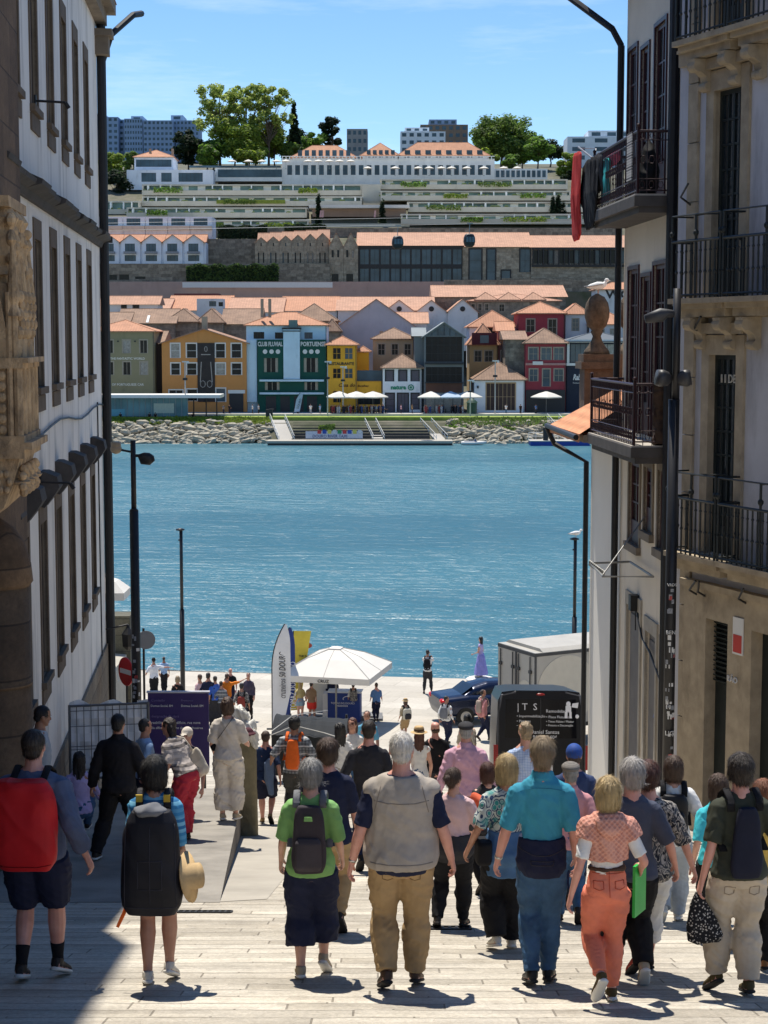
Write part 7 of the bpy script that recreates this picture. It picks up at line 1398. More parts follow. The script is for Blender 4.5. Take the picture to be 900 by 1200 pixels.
h = House('stone_hall', 'long low stone hall with hipped tile roofs above the orange roofed houses', 'hall', 549, 655, 352.5, 385, 366, W_('rubble', (0,0,0)), 16, [(a,a+4,356,364) for a in (552,560,568)]+[(584.5,590.5,356.5,365)], FST, ('hip', 345, TILE_P))
for i, px in enumerate((556,583,612)): roof_hip(h.lx(px), h.lx(px+26), -.3, 9, h.h+.25, 1.6, TILE_P, h.t, .2)
h = House('long_roof_lodge', 'long wine lodge under a broad salmon roof below the stone retaining wall', 'lodge', 508, 662, 348, 375, 388, W_('rubble', (0,0,0)), 22, (), FDK, ('gx', 334.5, TILE_P)); 
for lb, a_, b_, ye, yp, Y, m in (('long salmon roofed wine lodge, leftmost under the pink retaining wall',104,196,366,350,370,TILE_P),('salmon roofed wine lodge behind the maroon plant box',197,268,364,346.5,374,TILE_N),('weathered salmon wine lodge roof above the boat club chimneys',269,330,366,349,372,TILE_P),('salmon wine lodge roof left of the lilac warehouse',331,395,364.5,347.5,375,TILE_N)): House('long_roof_lodge', lb, 'lodge', a_, b_, ye, 395, Y, W_('whitewash', (0,0,0)), 22, (), FDK, ('gx', yp, m))

h = House('long_roof_lodge', 'salmon roofed wine lodge above the lilac warehouse', 'lodge', 396, 508, 364, 390, 374, W_('whitewash', (0,0,0)), 24, (), FDK, ('gx', 348, TILE_P))
OLD = [('brown tiled lodge roof with skylight strips above the olive house',140,205,379,362,336,'gx'),('brown hipped lodge roof behind the orange house, left of its chimney',196,232,377,362,338,'hip'),('brown hipped lodge roof just right of the orange house chimney',232,262,378,362,339,'hip'),('wide brown lodge roof between orange house and boat club',262,305,380,362,341,'gx'),('dark red gable roof at the far left behind the olive house',100,150,381,366,334,'gx'),('brown pyramid roof rising behind the boat club roof',340,395,376,356,346,'hip'),('small brown roof right of the boat club',380,398,388,374,336,'hip')]
for lb, a, b, ye, yp, Y, k in OLD:
    h = House('lodge', lb, 'lodge', a, b, ye, ye+35, Y, W_('rubble', (0,0,0)), 13, (), FDK, (k, yp, TILE_O), group='old lodges behind the waterfront')
    if 'skylight' in lb: MB().prism([(-.2,h.h+.15),(2.6,h.h+1.55),(2.6,h.h+1.62),(-.2,h.h+.22)], h.lx(172), h.lx(175), axis='x').build('skylight', FWH, h.t)
h = House('roof_house', 'white roof house with dark door panels on the left lodge roof', 'house', 122, 186, 357, 380, 352, W_('whitewash', (0,0,0)), 8, [(144,149,349.5+8,362),(157.5,163.5,358,368)], FDK, ('gx', 347, TILE_P)); h = House('roof_box', 'maroon clad plant box on the lodge roofs', 'plant room', 205, 257, 344, 356, 400, W_('maroon', (.06,.02,.028)), 6); h = House('roof_box', 'small white plant room with grey shutters on the lodge roofs', 'plant room', 231.5, 262, 350, 364, 362, W_('whitewash', (0,0,0)), 5, [(246,254,353,359),(257,262,354,359)], FDK, sur=0)
terr('w', 60, 520, 330, 349, 423, W_('pinkwall', (.30,.215,.19)), 'long pinkish retaining wall below the stone lodges, left stretch'); terr('w', 520.3, 800, 328, 349, 424, W_('rubble', (0,0,0)), 'rough stone retaining wall below the stone lodges, right stretch')
MB().box(0, X(390,421)-X(215,421), 0, .3, 0, 1.3).build('road_parapet', M('parapet_white', (.6,.6,.6), .8, .05, bump=0), None, (X(215,421), 421, zat(337,421))); tag(bpy.data.objects['road_parapet'], 'white road parapet running below the ivy wall', 'parapet')
h = House('terrace_wall', 'stepped stone terrace wall with dark openings under the gabled cottages', 'wall', 60, 219, 309, 336, 440, W_('rubble', (0,0,0)), 12, [(124,139,322,328,3,1),(141.5,153,321.5,328),(160,172,324,327,3,1)], FDK, sur=0, pane=FGL); MB().box(0,h.w,-2.2,0,-1,h.lz(331)).build('lower_step', W_('rubble', (0,0,0)), h.t)
# ---- stone lodges and glass hall at mid height
SR = ashlar('lodge_stone', (.30,.255,.19), (.46,.40,.31), (.26,.225,.17), 1.5, .7, .6); terr('w', 299, 387, 309, 335, 447, MATS['wall_rubble'], 'rough stone wall carrying the saw tooth row of lodges')
for i in range(6):
    a = 300+i*14.3; h = House('saw_tooth_lodge', 'narrow stone gabled lodge, %s from the left in the saw tooth row' % ('first','second','third','fourth','fifth','sixth')[i], 'lodge', a, a+14.2, 284.5-i*.8, 310, 450+i*.05, SR, 30, [(a+3.2,a+4.8,296,308,1,1),(a+9,a+10.6,296,308,1,1),(a+6.4,a+7.8,284.5,288.5,1,1)], FDK, ('gy', 278.5-i*1.0, TILE_P, .1), 278.5-i*1.0, sur=0, group='saw tooth row of stone lodges'); roof_gable(0, h.w, 7, 15, h.h+.1, zat(273.5-i*.8,461)-h.zb-h.h, TILE_P, h.t, 0, 'x', 'rear_roof')
for i in range(2):
    a = 386+i*17; h = House('tall_stone_lodge', 'tall stone gabled lodge, %s of the pair beside the glass hall' % ('left one','right one')[i], 'lodge', a, a+16.8, 289, 333, 448, SR, 30, [(a+3,a+5.5,293,301.5,1,1),(a+9.5,a+12,293,301.5,1,1),(a+3,a+11,321,331,4,1),(a+7,a+8.5,279.5,284,1,1)], FDK, ('gy', 273, TILE_P, .1), 273, sur=0)
h = House('glass_hall', 'long hall with black glass front and salmon roof beside the stone gables', 'hall', 420, 541, 288, 334, 449, FDK, 26, [(422+i*12,432.5+i*12,292,310,2,1) for i in range(10)]+[(422+i*12,432.5+i*12,314.5,331,2,1) for i in range(10)], FDK, ('gx', 272.5, TILE_P), sur=0, pane=FGB)
h = House('stone_hall_block', 'stone hall with three tall dark glass panels and salmon roof right of the glass hall', 'hall', 541.3, 621, 289.5, 334, 449.5, SR, 26, [(549.5,563.5,292,332,1,3),(570,579.5,292,332,1,3),(608.5,620,292,319,2,2),(587,597,317,330,1,1)], FDK, ('gx', 272.5, TILE_P), sur=.3, pane=FGB)
h = House('fin_hall', 'long hall with black ribbed band and salmon roof at the right end', 'hall', 621.3, 745, 290, 334, 449, SR, 26, [(624+i*6,629+i*6,293,309,1,1) for i in range(20)], FDK, ('gx', 276, TILE_P), sur=0); h.box('rib_band', 622, 745, 290.3, 292.5, FDK, -.5); h.box('rib_band', 622, 745, 310, 313, FDK, -.5)
mb = MB(); [mb.box(h.lx(623.2+i*6)-.12,h.lx(623.2+i*6)+.12,-.8,-.004,h.lz(310),h.lz(292.5)) for i in range(20)]; mb.build('fin', FDK, h.t)
h = House('banner_house', 'white house end with a large painted W at the right', 'house', 697, 760, 339, 365, 380, W_('whitewash', (0,0,0)), 8, (), FDK, ('hip', 331, TILE_N)); h.text('WOW', 708, 756, 350, FDK, height=1.9, bold=.03)
t = terr('w', 588, 720, 326, 334, 440, W_('rubble', (0,0,0)), 'low stone terrace wall before the ribbed hall')
# ---- gabled cottages
WC = W_('cottage', (.56,.60,.66))
for i in range(6):
    a = 95+i*24.6; h = House('gabled_cottage', 'white gabled hotel cottage with balcony, %s from the left' % ('first','second','third','fourth','fifth','sixth')[i] if i else 'white gabled hotel cottage half hidden by the white building', 'cottage', a, a+22, 283.5, 306.5, 455, WC, 14, [(a+4.5,a+16,285.5,294.5,3,1),(a+4,a+17,299,306,3,1)], FDK, ('gy', 275.5, TILE_N, .5), 275.5, sur=0, pane=FGB, group='gabled hotel cottages'); roof_gable(0, h.w+.5, 3, 11, h.h+.15, zat(275.5,462)-h.zb-h.h, TILE_N, h.t, 0, 'x', 'rear_roof')
    MB().box(.8,h.w-1.0,-1.3,-.02,h.lz(297.5),h.lz(294.8)).build('balcony', M('balcony_grey', (.22,.24,.27), .7, bump=0), h.t)
    MB().box(h.w+.02,h.w+.55,.5,10,-1,h.lz(284)).build('party_wall', WC, h.t)
for i in range(6):
    a = 95+i*26; h = House('terrace_suite', 'flat roofed white hotel suite above the cottages, %s from the left' % ('first','second','third','fourth','fifth','sixth')[i], 'hotel suite', a, a+25.5, 254, 276, 470, WC, 10, [(a+4,a+20,256,264,4,1)], FDK, sur=0, pane=FGB, group='flat hotel suites'); MB().box(0,h.w,-1.4,0,h.lz(269),h.lz(265)).build('balcony', W_('beigeslab', (.44,.415,.35)), h.t)
# ---- terraced hotel
ht = thing('terraced_hotel', 'long stepped hotel with beige balcony terraces and teal glazing across the hillside', 'hotel', (0, 490, 46)); BS = W_('beigeslab', (0,0,0)); HG = glass('hotel_glass', (.17,.29,.28), .25, .3); HW = W_('hotelwhite', (.72,.74,.72)); HEDGE = M('hedge_leaves', (.09,.135,.035), .9, .5, 1.5, .8, 6, .1)
def tier(x0, x1, yt, yb, Y, seed, hedge=None):
    rg = random.Random(seed); a, b = X(x0,Y,yt), X(x1,Y,yt); z0, z1 = zat(yb,Y)-46, zat(yt,Y)-46; y = Y-490; H = z1-z0
    mb = MB(); mb.box(a,b,y-3.4,y-3.05,z0-.5,z0+1.0); mb.box(a,b,y-3.05,y+6,z0-.5,z0-.05); mb.box(a-.2,b+.2,y-1.6,y+6,z1-.45,z1); mb.box(a,a+.4,y-3.0,y+6,z0,z1-.45); mb.box(b-.4,b,y-3.0,y+6,z0,z1-.45); p = mb.build('terrace', BS, ht)
    mb = MB(); mb.poly([(a,y,z0),(b,y,z0),(b,y,z1-.45),(a,y,z1-.45)]); mb.build('glazing', HG, p)
    x = a+1.5
    while x < b-2:
        wv = rg.choice((.3,.5,1.6,2.4)); MB().box(x,x+wv,y-2.4 if wv < 1 else y-.3,y-.02,z0,z1-.46).build('partition', HW, p); x += wv+rg.choice((2.2,2.8,3.4))
    mb = MB(); x = a+.5
    while x < b-3:
        if rg.random() < .55: w_ = rg.uniform(.5,1.6); mb.ell((x,y-2.6,z0+1.0),(w_*.8,.4,rg.uniform(.3,.6)),7,5)
        x += rg.uniform(1.2,3.5)
    struct(mb.build('planting', HEDGE, p), 'stuff')
    if hedge: mb = MB(); q0, q1 = X(hedge[0],Y,yt), X(hedge[1],Y,yt); mb.box(q0,q1,y-3.9,y-3.42,z0+.2,z0+1.3); mb.build('hedge', M('hedge_bright', (.16,.20,.03), .9, .4, 2, .6, 6, .1) if hedge[2] else HEDGE, p)
for i, a in enumerate(((168,424,216.5,228,535),(168,424,230.5,240.5,525),(150,360,243.5,254,514),(228,362,258,268,503))): tier(*a, i+1, (255,335,1) if i == 1 else None)
for i, a in enumerate(((446,664,210.5,221,538),(446,668,224,234,527),(478,690,237,247.5,516),(470,700,251,261.5,505))): tier(*a, i+11)
for i, a in enumerate(((100,165,236,250,520),)): tier(*a, 31)
def hb_(nm, x0, x1, yt, yb, Y, m, d=8): return MB().box(X(x0,Y,yt), X(x1,Y,yt), Y-490, Y-490+d, zat(yb,Y)-46, zat(yt,Y)-46).build(nm, m, ht)
hb_('pool_canopy', 362, 480, 240, 243.5, 508, FWH, 10); hb_('pool_wall', 366, 476, 243.6, 254, 512, W_('poolwall', (.26,.19,.16)), 6); hb_('pool_terrace', 360, 480, 262, 269, 503, BS, 6); hb_('stair', 424, 446, 216, 240, 530, BS, 12)
mb = MB(); [mb.box(X(425,529,225)+i*.0,X(445,529,225),529-490-3+i*.9,529-490-2.1+i*.9,zat(244,529)-46+i*.45,zat(244,529)-46+.45*(i+1)) for i in range(13)]; mb.build('stair', W_('stairstone', (.42,.38,.30)), ht)
for px, m in ((376,'rose'),(378.5,'wht'),(439,'rose2')): mb = MB(); mb.poly([(X(px-1,503,250),8,zat(256,503)-46),(X(px+1.4,503,250),8,zat(256,503)-46),(X(px+1.8,503,250),8.2,zat(248,503)-46),(X(px,503,250),8.2,zat(248,503)-46)]); mb.build('flag', M('flagcloth', (.6,.36,.34), .8, bump=0), ht)
# palace on top and left villa
h = House('hotel_palace', 'white hotel palace with terracotta roofs along the hilltop', 'hotel', 332, 578, 187, 209, 552, W_('palacewhite', (.62,.63,.62)), 16, [(338+i*9.2,343.5+i*9.2,193.5,205,2,2) for i in range(26)], FDK, sur=0, pane=FGB)
for lb_, a, b, ye, yp, wn in (('l',344,416,184.5,170.5,[(350+i*8,355+i*8,186.4,190,1,1) for i in range(8)]),('c',425,466,182.5,167.5,[(430+i*7,434.5+i*7,185,190,1,1) for i in range(5)]),('r',467.5,570,182.5,167,[(474+i*12,480.5+i*12,185.5,191,2,1) for i in range(8)])):
    xa, xb = h.lx(a), h.lx(b); mb = MB(); mb.box(xa,xb,2.2,14,h.h-1,zat(ye,554)-h.zb); u = mb.build('upper_floor', W_('palacewhite', (0,0,0)), h.t); roof_hip(xa,xb,2.2,14,zat(ye,554)-h.zb+.02,zat(yp,560)-zat(ye,554),TILE_N,h.t,.9)
    for w_ in wn: q0,q1 = h.lx(w_[0]),h.lx(w_[1]); MB().box(q0,q1,2.12,2.19,h.h+.9,h.h+3.2).build('window', FGB, u)
mb = MB(); n_ = 60
for z_, r_ in ((h.h+1.0,.10),(h.h+.15,.08)): mb.box(0,h.w,-.25,-.05,z_-r_,z_+r_)
for i in range(n_): mb.box(h.w*i/n_,h.w*i/n_+.3,-.22,-.08,h.h,h.h+1.0)
mb.build('balustrade', W_('palacewhite', (0,0,0)), h.t); MB().box(h.lx(255),0,-1,10,-1,h.lz(197)).build('terrace_wing', W_('palacewhite', (0,0,0)), h.t); MB().box(h.lx(258),0,-1.1,-1.02,h.lz(208),h.lz(199)).build('wing_glass', FGB, h.t); MB().box(h.lx(225),h.lx(331),-1.4,-1.15,h.lz(197),h.lz(194.5)).build('terrace_rail', FGB, h.t); MB().box(h.w,h.lx(640),2,10,-1,h.lz(197)).build('side_wing', W_('palacewhite', (0,0,0)), h.t)
mb = MB(); [mb.box(h.lx(580+i*6),h.lx(584+i*6),1.9,1.97,h.lz(207),h.lz(199)) for i in range(10)]; mb.build('wing_glass', FGB, h.t)
v = House('hill_villa', 'small white villa with a pyramid roof at the left end of the hotel', 'villa', 161, 206, 184, 197, 548, WC, 12, [(163,204,187,195.5,8,1)], FDK, ('hip', 176, TILE_N), sur=0, pane=FGB); v.chimney(178, 173, 180); v.chimney(204, 173, 182)
v = House('hotel_wing', 'white three bay hotel wing below the small pyramid roofed villa', 'hotel', 152, 252, 199, 215, 545, WC, 12, [(169,186,202.5,213,4,1),(192,204,202.5,213,3,1),(212,240,202.5,213,6,1)], FDK, sur=0, pane=FGB)
HP = [(272,190),(291,190),(307,190),(324,191),(335,191),(361,191),(373,191),(386,191),(398,191),(411,191),(431,197),(463,197),(490,200),(503,200),(517,200),(529,200),(547,198),(567,200),(590,201),(606,201)]
for i, (px, py) in enumerate(HP): p = at(px, py+8, 549); parasol((p.x, 549, zat(206,549) if px > 335 and i > 9 else zat(198,549)), 1.55, 3.0, 'small white parasol on the hilltop hotel terraces', 'parasols on the hotel terraces', .7, False, CANV, 0, True, .05)
# ---- apartment blocks on the skyline
def block(name, label, x0, x1, yt, yb, Y, m, rowsn, coln, d=14, gl=FGB, cat='apartment block'):
    h = House(name, label, cat, x0, x1, yt, yb, Y, m, d, (), FDK); 
    for r in range(rowsn):
        z = h.h*(r+.3)/rowsn; [MB().box(h.w*(i+.22)/coln,h.w*(i+.78)/coln,-.06,-.005,z,z+h.h/rowsn*.48).build('window', gl, h.t) for i in range(coln)]
    return h
SB = W_('slateblue', (.18,.26,.39)); SB2 = W_('slateblue2', (.27,.37,.50))
for i, (lb, a, b, y) in enumerate((('blue grey tower block at the left skyline edge',100,143,137),('narrow pale lift tower between the blue grey blocks',143.2,149.8,140),('blue grey block set back beside the pale lift tower',150,171,139),('pale stair slab between the blue grey blocks',158,171.5,136),('long blue grey block with many windows',172,206,141),('rightmost blue grey block with roof box',206.2,236,141))): block('apartment_block', lb, a, b, y, 185, 760+(i%2)*6, SB if i in (0,2,4,5) else SB2, 7, 7 if b-a > 15 else 1)
bx = block('apartment_block', 'little roof storey on the blue grey blocks', 116, 127, 133, 138, 762, SB2, 1, 2); block('roof_storey', 'pale roof plant room on the rightmost blue grey block', 204, 218, 135, 142, 770, SB2, 1, 1)
block('apartment_block', 'grey beige block right of the dark round tree', 407, 431, 151, 180, 700, W_('greige', (.22,.22,.22)), 3, 4); block('apartment_block', 'white stepped apartment block behind the hotel roof', 469, 521, 154, 180, 690, W_('apartwhite', (.52,.57,.62)), 3, 6); block('apartment_block', 'white penthouse floor on the stepped apartment block', 474, 502, 149.5, 155, 694, W_('apartwhite', (0,0,0)), 1, 3)
block('apartment_block', 'brown apartment tower with blue roof storey', 492, 547, 146, 180, 720, W_('apartbrown', (.16,.12,.09)), 4, 7); block('roof_storey', 'blue roof storey on the brown apartment tower', 502, 534, 140, 147, 722, SB, 1, 4); block('apartment_block', 'low white block at the right skyline above the washing', 662, 740, 160, 190, 640, W_('apartwhite', (0,0,0)), 3, 3); block('apartment_block', 'taller white step of the right skyline block', 686, 740, 153, 162, 642, W_('apartwhite', (0,0,0)), 1, 3); block('apartment_block', 'pale sliver of a block behind the broad green tree', 590, 606, 149, 180, 720, SB2, 3, 2)
# ------------------------------------------------------------------ trees, bank, boats, gondolas, far people
def leafm(nm, c, tr=.25):
    if nm in MATS: return MATS[nm]
    b = NB(nm); n = b.noise(.35, 3); n2 = b.noise(3, 2); b.base(b.mix(b.ramp(n2,[(.4,(0,0,0)),(.6,(.5,.5,.5))]), b.ramp(n, [(.3, sc(c,.65)), (.7, sc(c,1.4))]), sc(c,.75))); b.rough(.6); b.p.inputs['Specular IOR Level'].default_value = .25
    tl = b.n.new('ShaderNodeBsdfTranslucent'); tl.inputs[0].default_value = (*sc(c, 1.5), 1); ms = b.n.new('ShaderNodeMixShader'); ms.inputs[0].default_value = .5
    b.link(b.p.outputs[0], ms.inputs[1]); b.link(tl.outputs[0], ms.inputs[2]); b.link(ms.outputs[0], b.n['Material Output'].inputs[0])
    MATS[nm] = b.m; return b.m
BARK = M('bark', (.10,.08,.06), .95, .3, 2, .5, 12, .05)
def tree(name, label, px, pbase, ptop, Y, wpx, mats, nl=2600, clumps=26, leaf=.7, trunk=.35, fill=1.0, seed=1, conic=False, group='trees on the far hill', cat='tree', limbs=7, tr=.35, gap=.75):
    rg = random.Random(seed); p = at(px, pbase, Y); H = zat(ptop, Y)-p.z; RW = wpx*Y/2000/2; t = thing(name, label, cat, (p.x, Y, p.z), 0, group); cz = H*(trunk+(1-trunk)*.5); rz_ = H*(1-trunk)*.5
    mb = MB(); tops = []
    mb.loft([(0,0,-3),(0,0,0),(rg.uniform(-.3,.3),0,H*trunk*.6),(rg.uniform(-.6,.6),0,H*(trunk+.15)),(0,0,H*.85)], [tr*1.2,tr,tr*.75,tr*.5,tr*.1], n=7)
    cl = []
    for i in range(clumps):
        if conic: z = H*(trunk+(1-trunk)*rg.random()**1.3); q = RW*(1-(z-H*trunk)/(H*(1-trunk)))*.9+.3; a = rg.uniform(0,6.28); cl.append((q*math.cos(a)*.6, q*math.sin(a)*.6, z, q*.55+.3, rg.uniform(.9,1.6)))
        else:
            while True:
                u = Vector((rg.uniform(-1,1), rg.uniform(-1,1), rg.uniform(-1,1)))
                if u.length < 1 and (u.length > .45 or rg.random() < .25): break
            r = RW*rg.uniform(.20,.34)*fill; cl.append((u.x*(RW-r*.6), u.y*(RW-r*.6), cz+u.z*(rz_-r*.5), r, r*rg.uniform(.6,.9)))
    for i in range(limbs):
        c = cl[i % len(cl)]; z0 = H*(trunk*.7+.25*rg.random()); mb.loft([(0,0,z0),(c[0]*.45,c[1]*.45,z0+(c[2]-z0)*.55),(c[0],c[1],c[2])], [tr*.38,tr*.24,tr*.07], n=5)
    mb.build('trunk', BARK, t)
    lv = MB(); V = []; F = []; MI = []; tw = sum(c[3]**2 for c in cl)
    for c in cl:
        for i in range(int(nl*(1.4 if name == 'plane_tree' else 1.9)*c[3]**2/tw)):
            while True:
                u = Vector((rg.gauss(0,1), rg.gauss(0,1), rg.gauss(0,1)))
                if u.length > .01: break
            u.normalize(); k = rg.random()**.33*rg.choice((1,1,1.18)); q = Vector((c[0]+u.x*c[3]*k, c[1]+u.y*c[3]*k, c[2]+u.z*c[4]*k)); nn = (u + Vector((rg.uniform(-.8,.8), rg.uniform(-.8,.8), rg.uniform(-.3,1)))).normalized(); a, b = frame_of(nn); s = leaf*rg.uniform(.7,1.5); o = len(V)
            V += [tuple(q+a*s*.5), tuple(q+b*s*.35), tuple(q-a*s*.5), tuple(q-b*s*.35+nn*s*.1)]; F.append((o,o+1,o+2,o+3)); MI.append(0 if rg.random() < .6 else 1)
    me = bpy.data.meshes.new('crown'); me.from_pydata(V, [], F); [me.materials.append(m) for m in mats]; me.polygons.foreach_set('material_index', MI); me.update(); o = bpy.data.objects.new('crown', me); COL.objects.link(o); o.parent = t; return t
LB = [leafm('leaf_bright', (.21,.28,.035)), leafm('leaf_mid', (.135,.205,.04))]; LM = [leafm('leaf_mid', (0,0,0)), leafm('leaf_deep', (.075,.125,.03))]; LD = [leafm('leaf_dark', (.024,.044,.018)), leafm('leaf_darker', (.013,.026,.012))]; LP_ = [leafm('leaf_plane', (.36,.42,.11)), leafm('leaf_mid', (0,0,0))]; LG = [leafm('leaf_fresh', (.16,.28,.04)), leafm('leaf_deep', (0,0,0))]
tree('plane_tree', 'tall airy plane tree with yellow green leaves, leftmost of the hilltop group', 258, 196, 90, 602, 66, LP_, 4200, 62, .78, .30, .62, 3, limbs=34, tr=.55)
tree('plane_tree', 'tall airy plane tree in the middle of the hilltop group with forked trunk', 289, 196, 94, 606, 58, LP_, 3400, 54, .78, .34, .6, 4, limbs=30, tr=.55); tree('plane_tree', 'tall airy plane tree at the right of the hilltop group above the parasols', 315, 196, 96, 603, 60, LP_, 3500, 54, .78, .32, .6, 5, limbs=30, tr=.5)
tree('broadleaf_tree', 'bright low tree under the plane trees behind the hotel terrace', 275, 196, 140, 598, 62, LB, 3000, 24, .9, .2, 1.1, 6); tree('broadleaf_tree', 'bright green tree at the right foot of the plane trees', 322, 196, 146, 612, 52, LB, 2600, 20, .9, .2, 1.1, 7); tree('evergreen_tree', 'dark evergreen under the plane trees to the right', 300, 196, 152, 620, 50, LD, 2200, 18, .9, .2, 1.2, 8)
tree('evergreen_tree', 'dense dark round tree left of the plane trees', 221, 200, 149, 590, 38, LD, 3000, 26, .8, .15, 1.2, 9); tree('broadleaf_tree', 'mid green bush tree between dark round tree and plane trees', 243, 200, 168, 585, 30, LG, 1800, 16, .8, .15, 1.2, 10)
tree('broadleaf_tree', 'bright bush tree under the middle plane tree', 292, 198, 164, 592, 46, LB, 2000, 18, .85, .12, 1.2, 61); tree('broadleaf_tree', 'fresh green bush tree below the leftmost plane tree', 250, 199, 160, 596, 40, LG, 1800, 16, .85, .12, 1.2, 62); tree('broadleaf_tree', 'mid green bush tree right behind the palace roof end', 340, 192, 166, 605, 34, LM, 1600, 14, .85, .1, 1.2, 63); tree('broadleaf_tree', 'fresh green tree filling between broad tree and light green tree', 612, 200, 152, 618, 44, LG, 2200, 18, .9, .15, 1.2, 64)
tree('conifer', 'tall dark conifer with ragged tip right of the plane trees', 345, 192, 120, 610, 17, LD, 2600, 60, .9, .12, 1, 11, True); tree('evergreen_tree', 'loose dark tree on the skyline right of the conifer', 390, 188, 136, 625, 34, LD, 1900, 20, .8, .3, .95, 12); tree('broadleaf_tree', 'bright green tree between conifer and skyline tree', 366, 188, 152, 622, 40, LG, 2000, 18, .85, .2, 1.1, 13); tree('evergreen_tree', 'low dark tree behind the conifer', 352, 190, 148, 640, 40, LD, 1700, 14, .9, .2, 1.2, 14)
tree('broadleaf_tree', 'bright green tree beside the white building at the left', 133, 240, 176, 560, 34, LB, 2600, 22, .75, .2, 1.1, 15); tree('evergreen_tree', 'dark evergreen below the bright tree at the left', 142, 246, 192, 548, 40, LD, 3000, 24, .75, .1, 1.2, 16); tree('evergreen_tree', 'dark leafy tree between bright tree and pyramid roofed villa', 156, 215, 178, 575, 30, LM, 1800, 16, .75, .2, 1.1, 17)
tree('broadleaf_tree', 'large broad green tree on the hilltop right of the palace', 588, 200, 130, 610, 78, LM, 5200, 42, .95, .2, 1.05, 18, limbs=12, tr=.6); tree('broadleaf_tree', 'light green tree in front of the broad hilltop tree', 630, 200, 158, 600, 42, LG, 2400, 22, .85, .2, 1.1, 19); tree('broadleaf_tree', 'small bright tree between palace roof and broad tree', 573, 202, 172, 590, 26, LB, 1300, 14, .8, .2, 1.1, 20); tree('broadleaf_tree', 'bright green tree left of the washing', 664, 214, 176, 580, 30, LB, 2200, 18, .8, .15, 1.1, 21); tree('evergreen_tree', 'dark trees on the skyline behind the light green tree', 645, 195, 160, 660, 44, LD, 2000, 16, .9, .2, 1.2, 22); tree('broadleaf_tree', 'mid green shrub tree at the right end of the palace', 600, 203, 178, 585, 24, LG, 1300, 12, .75, .1, 1.1, 23); tree('evergreen_tree', 'dark shrub tree below the bright tree left of the washing', 668, 226, 200, 570, 24, LD, 1500, 14, .75, .1, 1.1, 24)
for i, (px, yb, yt, w_, Y, lb) in enumerate(((373,264,230,4,505,'slim dark cypress at the left of the hotel pool'),(448,264,236,5,505,'slim dark cypress at the right of the hotel pool'),(648,258,232,7,512,'dark cypress, left of the trio at the right of the hotel'),(654,258,230,7,512.5,'dark cypress, middle of the trio at the right of the hotel'),(660,258,238,6,513,'dark cypress, right of the trio at the right of the hotel'))): tree('cypress', lb, px, yb, yt, Y, w_, LD, 900, 40, .5, .04, 1, 40+i, True, 'cypresses', limbs=2, tr=.15)
def shrub(label, x0, x1, yt, yb, Y, mats, n, leaf=.35, d=1.4, name='hedge', seed=1):
    rg = random.Random(seed); a, b = X(x0,Y,yt), X(x1,Y,yt); z0, z1 = zat(yb,Y), zat(yt,Y); V = []; F = []; MI = []
    for i in range(n):
        x = rg.uniform(a,b); q = Vector((x, Y+rg.uniform(-d,0), z0+(z1-z0)*rg.random()**.8*(.93+.07*math.sin(x*1.3)) if rg.random() < .9 or name != 'ivy' else z1-z0)); nn = Vector((rg.uniform(-1,1),-1,rg.uniform(-.3,1))).normalized(); u, w_ = frame_of(nn); s = leaf*rg.uniform(.6,1.2); o = len(V); V += [tuple(q+u*s*.5),tuple(q+w_*s*.4),tuple(q-u*s*.5),tuple(q-w_*s*.4)]; F.append((o,o+1,o+2,o+3)); MI.append(rg.random() < .4)
    me = bpy.data.meshes.new(name); V = [(v[0]-a, v[1]-Y, v[2]-z0) for v in V]; me.from_pydata(V, [], F); [me.materials.append(m) for m in mats]; me.polygons.foreach_set('material_index', [int(m) for m in MI]); me.update(); o = bpy.data.objects.new(name, me); COL.objects.link(o); o.location = (a, Y, z0); tag(o, label, 'plant'); return o
terr('w', 218.5, 327, 309, 333, 438.5, W_('rubble', (0,0,0)), 'stone wall overgrown by hanging ivy left of the saw tooth row'); shrub('dark green ivy curtain hanging over the stone wall', 219, 326, 309, 332, 438.3, [LM[1], LD[0]], 4200, .8, .6, 'ivy'); shrub('dark clipped hedge block above the ivy, left', 256, 290, 264, 280, 470, LD, 2200, .7, 2, 'hedge', 2); shrub('dark clipped hedge block above the ivy, middle', 290.5, 313, 264, 281, 470, LD, 1600, .7, 2, 'hedge', 3); shrub('dark clipped hedge block above the ivy, right', 334, 382, 263, 275, 472, LD, 2400, .7, 2, 'hedge', 4); terr('w', 240, 305, 280, 310, 462, W_('rubble', (0,0,0)), 'stone wall between the gabled cottages and the saw tooth row')
terr('w', 150, 720, 267, 282, 492, W_('rubble', (0,0,0)), 'long stone wall at the foot of the terraced hotel')
